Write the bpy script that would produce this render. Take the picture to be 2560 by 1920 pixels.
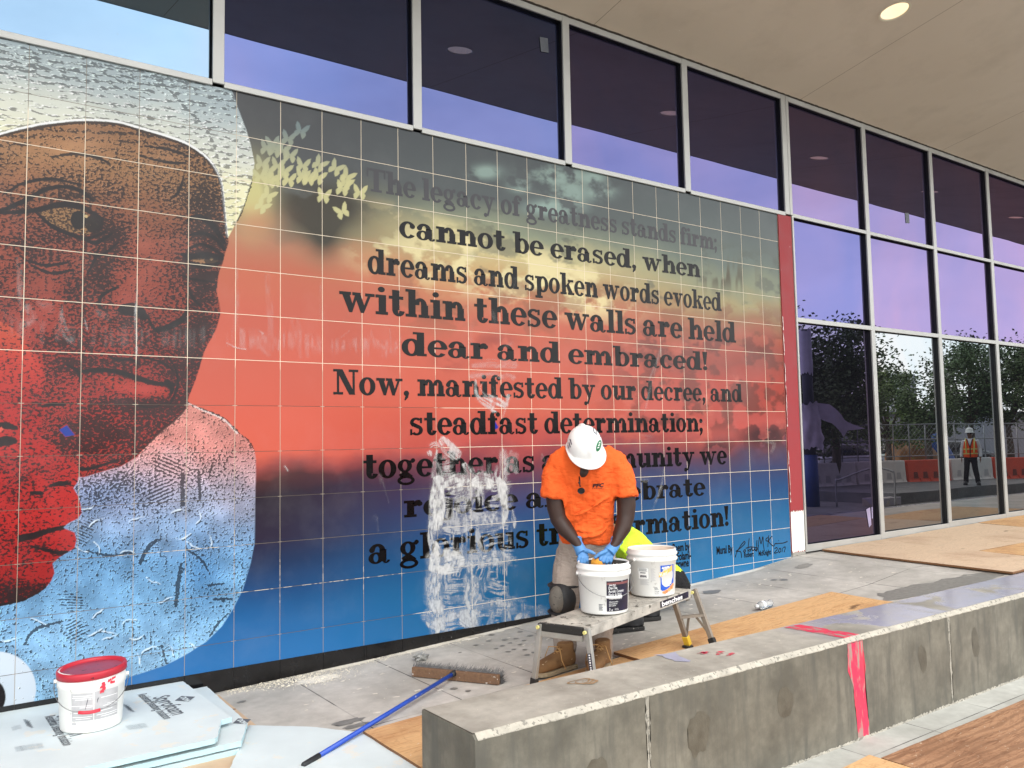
import bpy, bmesh, math, random
import numpy as np
from mathutils import Vector, Matrix
rnd = random.Random(7)
scene = bpy.context.scene
for o in list(bpy.data.objects):
    bpy.data.objects.remove(o)
COL = scene.collection

# ------------------------------------------------------------------ camera
CAM = Vector((-0.4638, -5.5356, 1.5176))
FPX, YAW, PIT, ROL = 2081.675, 0.617098, 0.0710576, -0.0183823     # focal length in photo pixels (2560 wide)
_F = Vector((math.sin(YAW) * math.cos(PIT), math.cos(YAW) * math.cos(PIT), math.sin(PIT)))
_R = Vector((math.cos(YAW), -math.sin(YAW), 0))
_U = _R.cross(_F)
CR = math.cos(ROL) * _R + math.sin(ROL) * _U
CU = -math.sin(ROL) * _R + math.cos(ROL) * _U
cam_data = bpy.data.cameras.new('camera')
cam_data.sensor_width = 36
cam_data.lens = FPX / 2560 * 36
cam_data.clip_end = 3000
cam = bpy.data.objects.new('camera', cam_data)
COL.objects.link(cam)
m3 = Matrix((CR, CU, -_F)).transposed()
cam.matrix_world = Matrix.Translation(CAM) @ m3.to_4x4()
scene.camera = cam

# ------------------------------------------------------------------ world, sun, exposure
SUN_EL, SUN_AZ = math.radians(48), math.radians(205)
world = bpy.data.worlds.new("World")
scene.world = world
world.use_nodes = True
nt = world.node_tree
nt.nodes.clear()
wo = nt.nodes.new('ShaderNodeOutputWorld')
bg = nt.nodes.new('ShaderNodeBackground')
sky = nt.nodes.new('ShaderNodeTexSky')
sky.sky_type = 'NISHITA'
sky.sun_disc = False
sky.sun_elevation = SUN_EL
sky.sun_rotation = SUN_AZ
tc = nt.nodes.new('ShaderNodeTexCoord')
mp = nt.nodes.new('ShaderNodeMapping')
mp.inputs['Scale'].default_value = (1, 1, 2.6)
nz = nt.nodes.new('ShaderNodeTexNoise')
nz.inputs['Scale'].default_value = 1.7
nz.inputs['Detail'].default_value = 7
nz.inputs['Roughness'].default_value = .55
cr = nt.nodes.new('ShaderNodeValToRGB')
cr.color_ramp.elements[0].position = .30
cr.color_ramp.elements[1].position = .62
cr.color_ramp.elements[0].color = (.45, .45, .45, 1)
mx = nt.nodes.new('ShaderNodeMix')
mx.data_type = 'RGBA'
mx.inputs[7].default_value = (13.0, 13.0, 12.9, 1)          # cloud deck, in the sky texture's own units
nt.links.new(tc.outputs['Generated'], mp.inputs[0])
nt.links.new(mp.outputs[0], nz.inputs['Vector'])
nt.links.new(nz.outputs['Fac'], cr.inputs[0])
nt.links.new(cr.outputs[0], mx.inputs[0])
nt.links.new(sky.outputs[0], mx.inputs[6])
sx = nt.nodes.new('ShaderNodeSeparateXYZ'); nt.links.new(tc.outputs['Generated'], sx.inputs[0])   # cloud deck brighter on the street side
ma = nt.nodes.new('ShaderNodeMath'); ma.operation = 'MULTIPLY_ADD'; nt.links.new(sx.outputs[1], ma.inputs[0]); ma.inputs[1].default_value = -.58; ma.inputs[2].default_value = .88
vsc = nt.nodes.new('ShaderNodeVectorMath'); vsc.operation = 'SCALE'; vsc.inputs[0].default_value = (13.0, 13.0, 12.9); nt.links.new(ma.outputs[0], vsc.inputs['Scale']); nt.links.new(vsc.outputs[0], mx.inputs[7])
nt.links.new(mx.outputs[2], bg.inputs[0])
bg.inputs[1].default_value = 0.15
nt.links.new(bg.outputs[0], wo.inputs[0])

sun_data = bpy.data.lights.new('sun', 'SUN')
sun_data.energy = 0.6
sun_data.angle = math.radians(14)
sun_data.color = (1, .95, .87)
sun = bpy.data.objects.new('sun', sun_data)
COL.objects.link(sun)
sun.rotation_euler = (math.radians(90) - SUN_EL, 0, math.pi - SUN_AZ)
scene.view_settings.view_transform = 'Standard'
scene.view_settings.look = 'None'
scene.view_settings.exposure = 0.52
scene.view_settings.gamma = 1
scene.cycles.max_bounces = 8
scene.cycles.caustics_reflective = False
scene.cycles.caustics_refractive = False

# ------------------------------------------------------------------ pixel rays (photo pixels 2560 x 1920 -> points in the place)
T = 0.305                                                     # tile edge
def ray(x, y):
    return _F + CR * ((x - 1280) / FPX) - CU * ((y - 960) / FPX)
def on_plane(x, y, n, d):
    r = ray(x, y); n = Vector(n)
    return CAM + r * ((d - n.dot(CAM)) / n.dot(r))
def on_y(x, y, Y=0.0): return on_plane(x, y, (0, 1, 0), Y)
def on_z(x, y, Z): return on_plane(x, y, (0, 0, 1), Z)
GX = [-50, 1, 2.1, 3.35, 6.4, 7.1, 8.7, 12, 60]
GZ = [-.035, -.035, 0, .059, .21, .283, .30, .35, .35]
def gz(x): return float(np.interp(x, GX, GZ))                 # terrace height: a gentle ramp along the wall
def on_g(x, y, h=0.0):
    z = 0.0
    for i in range(50):
        p = on_z(x, y, z + h); z = .5 * z + .5 * gz(p.x)
    return p
def at_depth(x, y, d): return CAM + ray(x, y) * d
def mirrored(x, y, d):                                        # a thing seen in the glass stands in front of the wall
    p = at_depth(x, y, d); return Vector((p.x, .10 - p.y, p.z))

# ------------------------------------------------------------------ materials
def lin(c):
    c = c / 255
    return c / 12.92 if c <= .04045 else ((c + .055) / 1.055) ** 2.4
def rgb(r, g, b, k=1.0): return (lin(r) * k, lin(g) * k, lin(b) * k, 1)

class NT:
    def __init__(s, name):
        s.m = bpy.data.materials.new(name); s.m.use_nodes = True
        s.t = s.m.node_tree; s.t.nodes.clear()
        s.out = s.n('ShaderNodeOutputMaterial')
    def n(s, ty, **kw):
        nd = s.t.nodes.new(ty)
        for k, v in kw.items(): setattr(nd, k, v)
        return nd
    def l(s, a, b): s.t.links.new(a, b)
    def noise(s, scale, detail=4, rough=.55, vec=None, sc=None, dist=0):
        nd = s.n('ShaderNodeTexNoise')
        nd.inputs['Scale'].default_value = scale; nd.inputs['Detail'].default_value = detail
        nd.inputs['Roughness'].default_value = rough; nd.inputs['Distortion'].default_value = dist
        v = vec if vec is not None else s.obj()
        if sc:
            mp = s.n('ShaderNodeMapping'); mp.inputs['Scale'].default_value = sc
            s.l(v, mp.inputs[0]); v = mp.outputs[0]
        s.l(v, nd.inputs['Vector'])
        return nd.outputs['Fac']
    def obj(s):
        if not hasattr(s, '_o'): s._o = s.n('ShaderNodeTexCoord').outputs['Object']
        return s._o
    def ramp(s, fac, *stops):
        nd = s.n('ShaderNodeValToRGB'); e = nd.color_ramp.elements
        while len(e) < len(stops): e.new(.5)
        for el, (p, c) in zip(e, stops):
            el.position = p; el.color = c if isinstance(c, tuple) else (c, c, c, 1)
        s.l(fac, nd.inputs[0]); return nd.outputs[0]
    def mix(s, fac, a, b, blend='MIX'):
        nd = s.n('ShaderNodeMix', data_type='RGBA', blend_type=blend)
        for i, v in ((0, fac), (6, a), (7, b)):
            if isinstance(v, (tuple, float, int)): nd.inputs[i].default_value = v
            else: s.l(v, nd.inputs[i])
        return nd.outputs[2]
    def math(s, op, a, b=0.0, c=0.0):
        nd = s.n('ShaderNodeMath', operation=op)
        for i, v in enumerate((a, b, c)):
            if isinstance(v, (float, int)): nd.inputs[i].default_value = v
            else: s.l(v, nd.inputs[i])
        return nd.outputs[0]
    def sep(s, v):
        nd = s.n('ShaderNodeSeparateXYZ'); s.l(v, nd.inputs[0]); return nd.outputs
    def bsdf(s, col, rough=.5, metal=0, spec=.5, bump=None, bstr=.2, bdist=.01, coat=0):
        p = s.n('ShaderNodeBsdfPrincipled')
        for k, v in (('Base Color', col), ('Roughness', rough), ('Metallic', metal), ('Specular IOR Level', spec), ('Coat Weight', coat)):
            if isinstance(v, (tuple, float, int)): p.inputs[k].default_value = v
            else: s.l(v, p.inputs[k])
        if bump is not None:
            b = s.n('ShaderNodeBump'); b.inputs['Strength'].default_value = bstr; b.inputs['Distance'].default_value = bdist
            s.l(bump, b.inputs['Height']); s.l(b.outputs[0], p.inputs['Normal'])
        s.l(p.outputs[0], s.out.inputs[0]); return p

def mat(name, col, rough=.6, var=.18, scale=9, bump=.15, bscale=90, metal=0, spec=.5, col2=None, speck=None, speck_amt=.62, speck_scale=70, sc=None, coat=0):
    s = NT(name)
    a = tuple(c * (1 - var) for c in col[:3]) + (1,); b = tuple(min(1, c * (1 + var)) for c in (col2 or col)[:3]) + (1,)
    nf = s.noise(scale, 8, .62, sc=sc)
    c = s.ramp(nf, (.32, a), (.68, b))
    if speck:
        c = s.mix(s.ramp(s.noise(speck_scale, 5, .6), (speck_amt, 0.0), (speck_amt + .04, 1.0)), c, speck)
    r = s.ramp(nf, (.3, max(.02, rough - .1)), (.7, min(1, rough + .1)))
    s.bsdf(c, r, metal, spec, s.noise(bscale, 4, .6, sc=sc), bump, .004, coat)
    return s.m

# ------------------------------------------------------------------ mesh helpers
def tag(o, label=None, cat=None, group=None, kind=None):
    if label: o['label'] = label
    if cat: o['category'] = cat
    if group: o['group'] = group
    if kind: o['kind'] = kind
    return o
def thing(name, loc, label, cat, group=None, rz=0):
    o = bpy.data.objects.new(name, None); COL.objects.link(o)
    o.location = loc; o.rotation_euler = (0, 0, rz); o.empty_display_size = .1
    return tag(o, label, cat, group)
def root_loc(p):
    while p.parent: p = p.parent
    return Vector(p.location)
def obj(name, bm, material, parent=None, smooth=False, label=None, bevel=0):
    me = bpy.data.meshes.new(name)
    if parent is not None:
        bmesh.ops.translate(bm, verts=bm.verts, vec=-root_loc(parent))
    bm.to_mesh(me); bm.free()
    o = bpy.data.objects.new(name, me); COL.objects.link(o)
    if material: me.materials.append(material)
    if parent is not None: o.parent = parent
    if smooth:
        me.polygons.foreach_set('use_smooth', [True] * len(me.polygons))
    if label: o['label'] = label
    if bevel:
        md = o.modifiers.new('bevel', 'BEVEL'); md.width = bevel; md.segments = 2; md.limit_method = 'ANGLE'
    return o
def box(bm, x0, x1, y0, y1, z0, z1):
    vs = [bm.verts.new((x, y, z)) for z in (z0, z1) for y in (y0, y1) for x in (x0, x1)]
    for f in ((0, 2, 3, 1), (4, 5, 7, 6), (0, 1, 5, 4), (2, 6, 7, 3), (0, 4, 6, 2), (1, 3, 7, 5)):
        bm.faces.new([vs[i] for i in f])
    return vs
def BM(): return bmesh.new()
def bx(*a):
    bm = BM(); box(bm, *a); return bm
def bar(bm, a, b, w, t, up=(0, 0, 1)):
    """box-section bar from a to b, w wide (side), t thick (along up)"""
    a = Vector(a); b = Vector(b); d = (b - a).normalized(); up = Vector(up)
    s = d.cross(up)
    if s.length < 1e-4: s = d.cross(Vector((1, 0, 0)))
    s.normalize(); u = s.cross(d).normalized()
    vs = [bm.verts.new(p + s * (i * w / 2) + u * (j * t / 2)) for p in (a, b) for i, j in ((-1, -1), (1, -1), (1, 1), (-1, 1))]
    for f in ((3, 2, 1, 0), (4, 5, 6, 7), (0, 1, 5, 4), (1, 2, 6, 5), (2, 3, 7, 6), (3, 0, 4, 7)):
        bm.faces.new([vs[i] for i in f])
def tube(bm, pts, radii, n=12, cap=True, flat=None):
    """tube along points; radii are numbers or (ra, rb); flat = fixed side vector"""
    pts = [Vector(p) for p in pts]
    if not hasattr(radii, '__len__'): radii = [radii] * len(pts)
    rings = []; side = None
    for i, p in enumerate(pts):
        d = (pts[min(i + 1, len(pts) - 1)] - pts[max(i - 1, 0)]).normalized()
        if flat is not None: side = Vector(flat)
        elif side is None: side = Vector((1, 0, 0)) if abs(d.x) < .9 else Vector((0, 1, 0))
        side = (side - d * side.dot(d)).normalized(); oth = d.cross(side)
        r = radii[i]; ra, rb = r if isinstance(r, (tuple, list)) else (r, r)
        rings.append([bm.verts.new(p + side * (ra * math.cos(2 * math.pi * k / n)) + oth * (rb * math.sin(2 * math.pi * k / n))) for k in range(n)])
    for A, B in zip(rings, rings[1:]):
        for k in range(n): bm.faces.new((A[k], A[(k + 1) % n], B[(k + 1) % n], B[k]))
    if cap:
        bm.faces.new(rings[0][::-1]); bm.faces.new(rings[-1])
    return rings
def lathe(bm, prof, c, n=40, closed=False):
    c = Vector(c)
    rings = [[bm.verts.new(c + Vector((r * math.cos(2 * math.pi * k / n), r * math.sin(2 * math.pi * k / n), z))) for k in range(n)] for r, z in prof]
    for A, B in zip(rings, rings[1:]):
        for k in range(n): bm.faces.new((A[k], A[(k + 1) % n], B[(k + 1) % n], B[k]))
    return rings
def prism(bm, pts, vec):
    """closed prism from a planar outline"""
    vec = Vector(vec); a = [bm.verts.new(p) for p in pts]; b = [bm.verts.new(Vector(p) + vec) for p in pts]
    n = len(a); bm.faces.new(a); bm.faces.new(b[::-1])
    for i in range(n): bm.faces.new((a[i], b[i], b[(i + 1) % n], a[(i + 1) % n]))
    bmesh.ops.recalc_face_normals(bm, faces=bm.faces)
def rough_outline(pts, amp, step=.02, seed=0):
    """subdivide a closed 2-D outline and jitter it: worn paint or torn edges"""
    r = random.Random(seed); out = []
    for i, p in enumerate(pts):
        q = pts[(i + 1) % len(pts)]
        L = math.dist(p, q); k = max(1, int(L / step))
        for j in range(k):
            t = j / k
            out.append((p[0] + (q[0] - p[0]) * t + r.uniform(-amp, amp), p[1] + (q[1] - p[1]) * t + r.uniform(-amp, amp)))
    return out
def sheet(bm, pts3):
    f = bm.faces.new([bm.verts.new(p) for p in pts3])
    bmesh.ops.triangulate(bm, faces=[f])
# ------------------------------------------------------------------ shared materials
def concrete(name, col, dark, scale=2.2, streak=None, rough=.75, speckle=None, joints=None, wet=None):
    s = NT(name)
    c = s.ramp(s.noise(scale, 10, .62), (.33, dark), (.62, col))
    c = s.mix(s.ramp(s.noise(scale * 7, 6, .65), (.35, .35), (.7, 0.0)), c, tuple(v * .62 for v in dark[:3]) + (1,))
    if streak:
        c = s.mix(s.ramp(s.noise(6, 6, .6, sc=(2.2, 2.2, .28)), (.48, 0.0), (.66, .8)), c, streak)
    if speckle:
        c = s.mix(s.ramp(s.noise(46, 5, .7), (.66, 0.0), (.71, .8)), c, speckle)
    r = rough
    fine = s.noise(130, 3, .6)
    h = s.math('ADD', s.math('MULTIPLY', fine, .35), s.noise(14, 6, .6))
    if joints:
        p = s.sep(s.obj())
        u = s.math('FRACT', s.math('DIVIDE', s.math('SUBTRACT', p[0], joints[0]), joints[1]))
        ju = s.math('LESS_THAN', s.math('ABSOLUTE', s.math('SUBTRACT', u, .5)), .5 - .0045 / joints[1])
        v = s.math('FRACT', s.math('DIVIDE', s.math('SUBTRACT', p[1], joints[2]), joints[3]))
        jv = s.math('LESS_THAN', s.math('ABSOLUTE', s.math('SUBTRACT', v, .5)), .5 - .0045 / joints[3])
        j = s.math('MINIMUM', ju, jv)
        c = s.mix(s.math('MULTIPLY', s.math('SUBTRACT', 1, j), s.ramp(s.noise(2.6, 3, .5), (.42, .25), (.56, 1.0))), c, rgb(95, 93, 90))
        tone = s.n('ShaderNodeTexWhiteNoise', noise_dimensions='2D')
        cb = s.n('ShaderNodeCombineXYZ')
        s.l(s.math('FLOOR', s.math('DIVIDE', s.math('SUBTRACT', p[0], joints[0]), joints[1])), cb.inputs[0])
        s.l(s.math('FLOOR', s.math('DIVIDE', s.math('SUBTRACT', p[1], joints[2]), joints[3])), cb.inputs[1])
        s.l(cb.outputs[0], tone.inputs[0])
        c = s.mix(s.math('MULTIPLY', tone.outputs[0], .14), c, tuple(v * .6 for v in dark[:3]) + (1,))
        h = s.math('ADD', h, s.math('MULTIPLY', j, .8))
    if wet:                                                    # damp film: darker, glossy patches with the sky's lilac reflection put into the colour
        w = s.ramp(s.noise(1.9, 8, .62, sc=(1.0, .8, 1), dist=.7), (wet, 0.0), (wet + .05, 1.0))
        x = s.sep(s.obj())[0]
        w = s.math('MULTIPLY', w, s.ramp(s.math('DIVIDE', x, 10), (.25, .0), (.31, 1.0)))
        c = s.mix(s.math('MULTIPLY', w, s.ramp(s.noise(5, 6, .65), (.3, .55), (.6, 1.0))), c, rgb(160, 160, 178))
        r = s.math('SUBTRACT', rough, s.math('MULTIPLY', w, rough - .16))
    s.bsdf(c, r, 0, .45, h, .25, .004)
    return s.m
M = {}
M['terrace'] = concrete('terrace_paving', rgb(206, 201, 193), rgb(166, 162, 154), 1.6, speckle=rgb(225, 222, 214), joints=(1.585, .61, -.02, 1.22), rough=.72)
M['plaza'] = concrete('plaza_paving', rgb(140, 140, 136), rgb(112, 112, 108), 1.4, joints=(4.0, .70, -2.70, .62))
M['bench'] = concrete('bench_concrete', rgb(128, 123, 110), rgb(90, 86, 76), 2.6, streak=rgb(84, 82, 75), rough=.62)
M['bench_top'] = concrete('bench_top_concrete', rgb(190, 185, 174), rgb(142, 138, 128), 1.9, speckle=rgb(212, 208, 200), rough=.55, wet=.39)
M['kerb'] = concrete('kerb_concrete', rgb(120, 122, 124), rgb(96, 98, 100), 2)
s = NT('worn_pink_marking_paint')
c = s.ramp(s.noise(9, 5, .6), (.3, rgb(196, 44, 84)), (.7, rgb(214, 66, 84)))
c = s.mix(s.ramp(s.noise(11, 5, .6, sc=(2.4, 1, .5)), (.51, 0.0), (.57, .85)), c, rgb(150, 140, 130))
s.bsdf(c, .55, 0, .4, s.noise(60), .2, .003); M['pink'] = s.m
M['alu'] = mat('window_aluminium', rgb(176, 176, 172), .42, .07, 3, .06, 40, metal=.35)
M['gasket'] = mat('black_gasket', rgb(16, 17, 20), .5, .1, 5, .05)
M['soffit_gap'] = mat('dark_caulk', rgb(52, 44, 36), .9, .3, 30, .4, 80)

# ------------------------------------------------------------------ ground
bm = BM()
def terr(x0s, y0, y1):
    rows = [[bm.verts.new((x, y, gz(x))) for x in x0s] for y in (y0, y1)]
    for i in range(len(x0s) - 1): bm.faces.new((rows[0][i], rows[0][i + 1], rows[1][i + 1], rows[1][i]))
    return rows
terr([-8, -2, 1, 1.46], -3.4, -2.055)
terr([-8, -2, 1, 1.46, 2.1, 2.7, 3.35, 4.4, 5.4, 6.4, 7.1, 7.9, 8.7, 12, 24], -2.055, .30)
vs = [bm.verts.new(p) for p in ((-8, -3.4, -.035), (1.46, -3.4, -.035), (1.46, -3.4, -.5), (-8, -3.4, -.5))]
bm.faces.new(vs)
vs = [bm.verts.new(p) for p in ((1.46, -3.4, gz(1.46)), (1.46, -2.5, gz(1.46)), (1.46, -2.5, -.5), (1.46, -3.4, -.5))]
bm.faces.new(vs)
tag(obj('terrace', bm, M['terrace']), kind='structure')
bm = BM()
vs = [bm.verts.new(p) for p in ((-400, -400, -.31), (400, -400, -.31), (400, 60, -.31), (-400, 60, -.31))]
bm.faces.new(vs)
tag(obj('plaza_ground', bm, M['plaza']), kind='structure')

M['strip'] = concrete('pale_paving_strip', rgb(202, 202, 194), rgb(172, 171, 163), 1.6, joints=(4.0, .70, -2.705, 2.0))
bm = BM(); bm.faces.new([bm.verts.new(q) for q in ((1.47, -3.4, -.306), (26, -3.4, -.306), (26, -2.505, -.306), (1.47, -2.505, -.306))])
tag(obj('paving_strip', bm, M['strip']), kind='structure')
# ------------------------------------------------------------------ concrete bench / retaining ledge
BY0, BY1, BZ = -2.51, -2.055, .30
bench = thing('concrete_bench', (1.46, -2.28, -.31), 'long grey cast concrete bench with pink paint stripe running along the terrace edge', 'bench')
bm = BM(); x0, x1 = 1.46, 22; ch = .021
prof = [(BY0, -.33), (BY0, BZ - ch), (BY0 + ch, BZ - .002), (BY1 - .006, BZ - .002), (BY1, BZ - .01), (BY1, -.33)]
prism(bm, [Vector((x0, y, z)) for y, z in prof], (x1 - x0, 0, 0))
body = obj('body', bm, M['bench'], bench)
bm = BM()
N = 260
vs = []
for i in range(N + 1):
    x = x0 + .006 + (11 - x0) * (i / N)
    vs.append((bm.verts.new((x, BY0 + ch + .006 + rnd.uniform(-.006, .006), BZ + .001)), bm.verts.new((x, BY1 - .004, BZ + .001))))
vs.append((bm.verts.new((x1, BY0 + ch, BZ + .001)), bm.verts.new((x1, BY1 - .004, BZ + .001))))
for a, b in zip(vs, vs[1:]): bm.faces.new((a[0], b[0], b[1], a[1]))
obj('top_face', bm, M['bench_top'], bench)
# worn pale arris along the front edge
M['arris'] = mat('pale_worn_concrete_edge', rgb(172, 166, 153), .88, .18, 14, .5, 60, speck=rgb(128, 124, 115), speck_amt=.56, speck_scale=44)
bm = BM(); vs = []
for i in range(420):
    x = x0 + .012 + (13 - x0) * i / 419
    j = rnd.uniform(-.006, .005); k = rnd.uniform(-.007, .004)
    vs.append([bm.verts.new(p) for p in ((x, BY0 - .0015, BZ - ch - .004 + j * .4), (x, BY0 - .0015, BZ - ch + .001), (x, BY0 + ch, BZ + .0025), (x, BY0 + ch + .008 + k * .6, BZ + .0025))])
for a, b in zip(vs, vs[1:]):
    for q in range(3): bm.faces.new((a[q], b[q], b[q + 1], a[q + 1]))
obj('worn_edge', bm, M['arris'], bench)
# cast joints, cement patches
M['patch'] = mat('damp_cement_patch', rgb(86, 81, 70), .5, .2, 14, .3, 70)
M['laitance'] = mat('pale_lime_run', rgb(156, 151, 139), .85, .25, 14, .4, 60, speck=rgb(120, 117, 108), speck_amt=.55, speck_scale=40)
for cx, cz, rx, rz_, sd in ((2.81, .045, .078, .112, 1), (3.515, .06, .062, .092, 2), (4.96, .07, .05, .085, 3), (5.66, .07, .055, .09, 4), (2.12, -.02, .075, .085, 5), (6.45, .06, .06, .09, 6)):
    bm = BM(); r = random.Random(sd); pts = []
    for k in range(26):
        a = 2 * math.pi * k / 26; q = 1 + r.uniform(-.10, .10) + .12 * math.sin(2 * a + sd)
        pts.append((cx + rx * q * math.cos(a), BY0 - .0010, cz + rz_ * q * math.sin(a) * (1.25 if math.sin(a) < 0 else .85)))
    sheet(bm, pts); obj('cement_patch', bm, M['patch'], bench)
for jx in (2.455, 5.31, 8.2, 11.1):
    bm = BM(); o_ = rough_outline([(jx - .012, .27), (jx + .016, .27), (jx + .010, -.30), (jx - .006, -.30)], .005, .02, int(jx * 10))
    sheet(bm, [(a, BY0 - .0010, b) for a, b in o_]); obj('cast_joint', bm, M['laitance'], bench)
bm = BM(); lo_ = [(1.47 + 9 * k / 900, -.31 + .014 + rnd.uniform(-.006, .007)) for k in range(901)]
for (xa_, za_), (xb_, zb_) in zip(lo_, lo_[1:]): bm.faces.new([bm.verts.new(q) for q in ((xa_, BY0 - .012, -.312), (xb_, BY0 - .012, -.312), (xb_, BY0 - .0025, zb_), (xa_, BY0 - .0025, za_))])
obj('base_residue', bm, M['laitance'], bench)
# pink stripe: down the front and over the top
bm = BM()
o_ = rough_outline([(4.128, .272), (4.28, .272), (4.302, .12), (4.288, -.02), (4.318, -.31), (4.19, -.31), (4.185, -.16), (4.165, .02), (4.118, .11)], .0035, .03, 3)
sheet(bm, [(a, BY0 - .0016, b) for a, b in o_])
o_ = rough_outline([(4.10, BY1 - .02), (4.25, BY1 - .03), (4.29, BY0 + .03), (4.135, BY0 + .03)], .0035, .03, 4)
sheet(bm, [(a, b, BZ + .0032) for a, b in o_])
vs = [bm.verts.new(p) for p in ((4.13, BY0 - .003, BZ - ch - .003), (4.28, BY0 - .003, BZ - ch - .003), (4.29, BY0 + ch + .006, BZ + .0045), (4.135, BY0 + ch + .006, BZ + .0045))]
bm.faces.new(vs)
obj('paint_stripe', bm, M['pink'], bench)
bm = BM()
for px, py in ((1752, 1632), (1762, 1631), (1800, 1630), (1822, 1637), (1828, 1634), (1798, 1634), (1757, 1634)):
    p = on_z(px, py, BZ + .004)
    sheet(bm, [(p.x + a, p.y + b, BZ + .004) for a, b in rough_outline([(-.03, -.006), (.03, -.01), (.025, .008), (-.02, .01)], .006, .012, int(px))])
obj('paint_splash', bm, M['pink'], bench)
bm = BM()
for c0, c1, w0, sd in (((1.95, -2.12), (2.45, -2.44), .25, 1), ((1.6, -2.2), (1.9, -2.4), .12, 2)):
    pass
M['lilac'] = mat('lilac_bench_patch', rgb(156, 157, 178), .35, .14, 12, .2, 60)
p0 = on_z(1692, 1646, BZ); o_ = rough_outline([(p0.x - .05, BY1 - .01), (p0.x + .07, BY1 - .01), (p0.x + .03, -2.27), (p0.x - .04, -2.25)], .022, .03, 8)
sheet(bm, [(a, b, BZ + .004) for a, b in o_])  # ragged lilac-tinted patch, smoother than the bench top around it
obj('lilac_patch', bm, M['lilac'], bench)
bm = BM()
p0 = on_z(1450, 1705, BZ)
for k in range(3):
    rings = []
    for a in range(28):
        t = 2 * math.pi * a / 28; q = 1 + .15 * math.sin(3 * t + k)
        rings.append((p0.x + .045 * k * .4 + (.07 - .015 * k) * q * math.cos(t), p0.y - .02 * k + .035 * q * math.sin(t)))
    inner = [(p0.x + (x - p0.x) * .82, p0.y + (y - p0.y) * .82) for x, y in rings]
    va = [bm.verts.new((x, y, BZ + .0035 + k * .0006)) for x, y in rings]; vb = [bm.verts.new((x, y, BZ + .0035 + k * .0006)) for x, y in inner]
    for i in range(28): bm.faces.new((va[i], va[(i + 1) % 28], vb[(i + 1) % 28], vb[i]))
M['rust'] = mat('tan_rust_ring', rgb(150, 122, 92), .8, .2, 20, .1)
obj('rust_ring', bm, M['rust'], bench)

# ------------------------------------------------------------------ canopy with downlights
SL = .18
def sz(y): return 5.30 + SL * (-y)                            # the soffit rises outwards
s = NT('stucco_soffit')
c = s.ramp(s.noise(.8, 5, .5), (.3, rgb(226, 213, 195)), (.7, rgb(234, 222, 205)))
c = s.mix(s.ramp(s.noise(1.7, 7, .6), (.50, 0.0), (.72, .16)), c, rgb(150, 134, 112))
c = s.mix(s.ramp(s.noise(26, 2, .5), (.775, 0.0), (.79, 1.0)), c, rgb(250, 246, 236))
p = s.sep(s.obj())
u = s.math('FRACT', s.math('DIVIDE', s.math('SUBTRACT', p[0], 5.585), 3.05))
j = s.math('LESS_THAN', s.math('ABSOLUTE', s.math('SUBTRACT', u, .5)), .4988)
c = s.mix(s.math('SUBTRACT', 1, j), c, rgb(168, 152, 130))
s.bsdf(c, .9, 0, .2, s.math('ADD', s.noise(220, 3, .6), s.math('MULTIPLY', j, .4)), .12, .003)
M['soffit'] = s.m
canopy = thing('canopy', (8, -1.4, 5.4), 'wide beige stucco canopy sloping out over the window wall', 'canopy')
bm = BM()
DL = [(7.0 + 3.05 * k, -1.43) for k in range(-3, 5)]
DR = .135
xs = [-14] + [v for x, _ in DL for v in (x - .3, x + .3)] + [40]
ys = [-2.92, -1.73, -1.13, .12]
for i in range(len(xs) - 1):
    for k in range(3):
        if k == 1 and i % 2 == 1: continue
        bm.faces.new([bm.verts.new((x, y, sz(y))) for x, y in ((xs[i], ys[k]), (xs[i], ys[k + 1]), (xs[i + 1], ys[k + 1]), (xs[i + 1], ys[k]))])
for (x, y) in DL:                                             # square with a round hole for each fitting
    n = 32; circ = [bm.verts.new((x + DR * math.cos(2 * math.pi * a / n), y + DR * math.sin(2 * math.pi * a / n), sz(y + DR * math.sin(2 * math.pi * a / n)))) for a in range(n)]
    sq = []
    for a in range(n):
        ca, sa = math.cos(2 * math.pi * a / n), math.sin(2 * math.pi * a / n); q = .3 / max(abs(ca), abs(sa))
        sq.append(bm.verts.new((x + q * ca, y + q * sa, sz(y + q * sa))))
    for a in range(n): bm.faces.new((circ[a], circ[(a + 1) % n], sq[(a + 1) % n], sq[a]))
bmesh.ops.remove_doubles(bm, verts=bm.verts, dist=.0005)
obj('soffit', bm, M['soffit'], canopy)
bm = BM(); prism(bm, [Vector((-14, y, z)) for y, z in ((-2.92, sz(-2.92) - .004), (-2.92, 6.3), (.12, 6.3), (.12, 6.2), (-2.80, 6.2), (-2.80, sz(-2.80) - .004 + .01))], (54, 0, 0))
obj('fascia', bm, mat('white_fascia', rgb(200, 196, 188), .6, .05), canopy)
M['dl_trim'] = mat('white_light_trim', rgb(236, 228, 205), .5, .03, 5, .02)
s = NT('frosted_warm_reflector'); pr_ = s.bsdf(s.ramp(s.noise(6, 3), (.3, rgb(246, 232, 205)), (.7, rgb(255, 242, 218))), .35)
pr_.inputs['Emission Color'].default_value = (1, .84, .6, 1); pr_.inputs['Emission Strength'].default_value = .42
M['dl_can'] = s.m
DLAB = ['round recessed downlight in the soffit far left beyond the frame', 'recessed downlight above the butterflies', 'recessed downlight above the lettering', 'lit round recessed downlight in the beige soffit at upper right']
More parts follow.
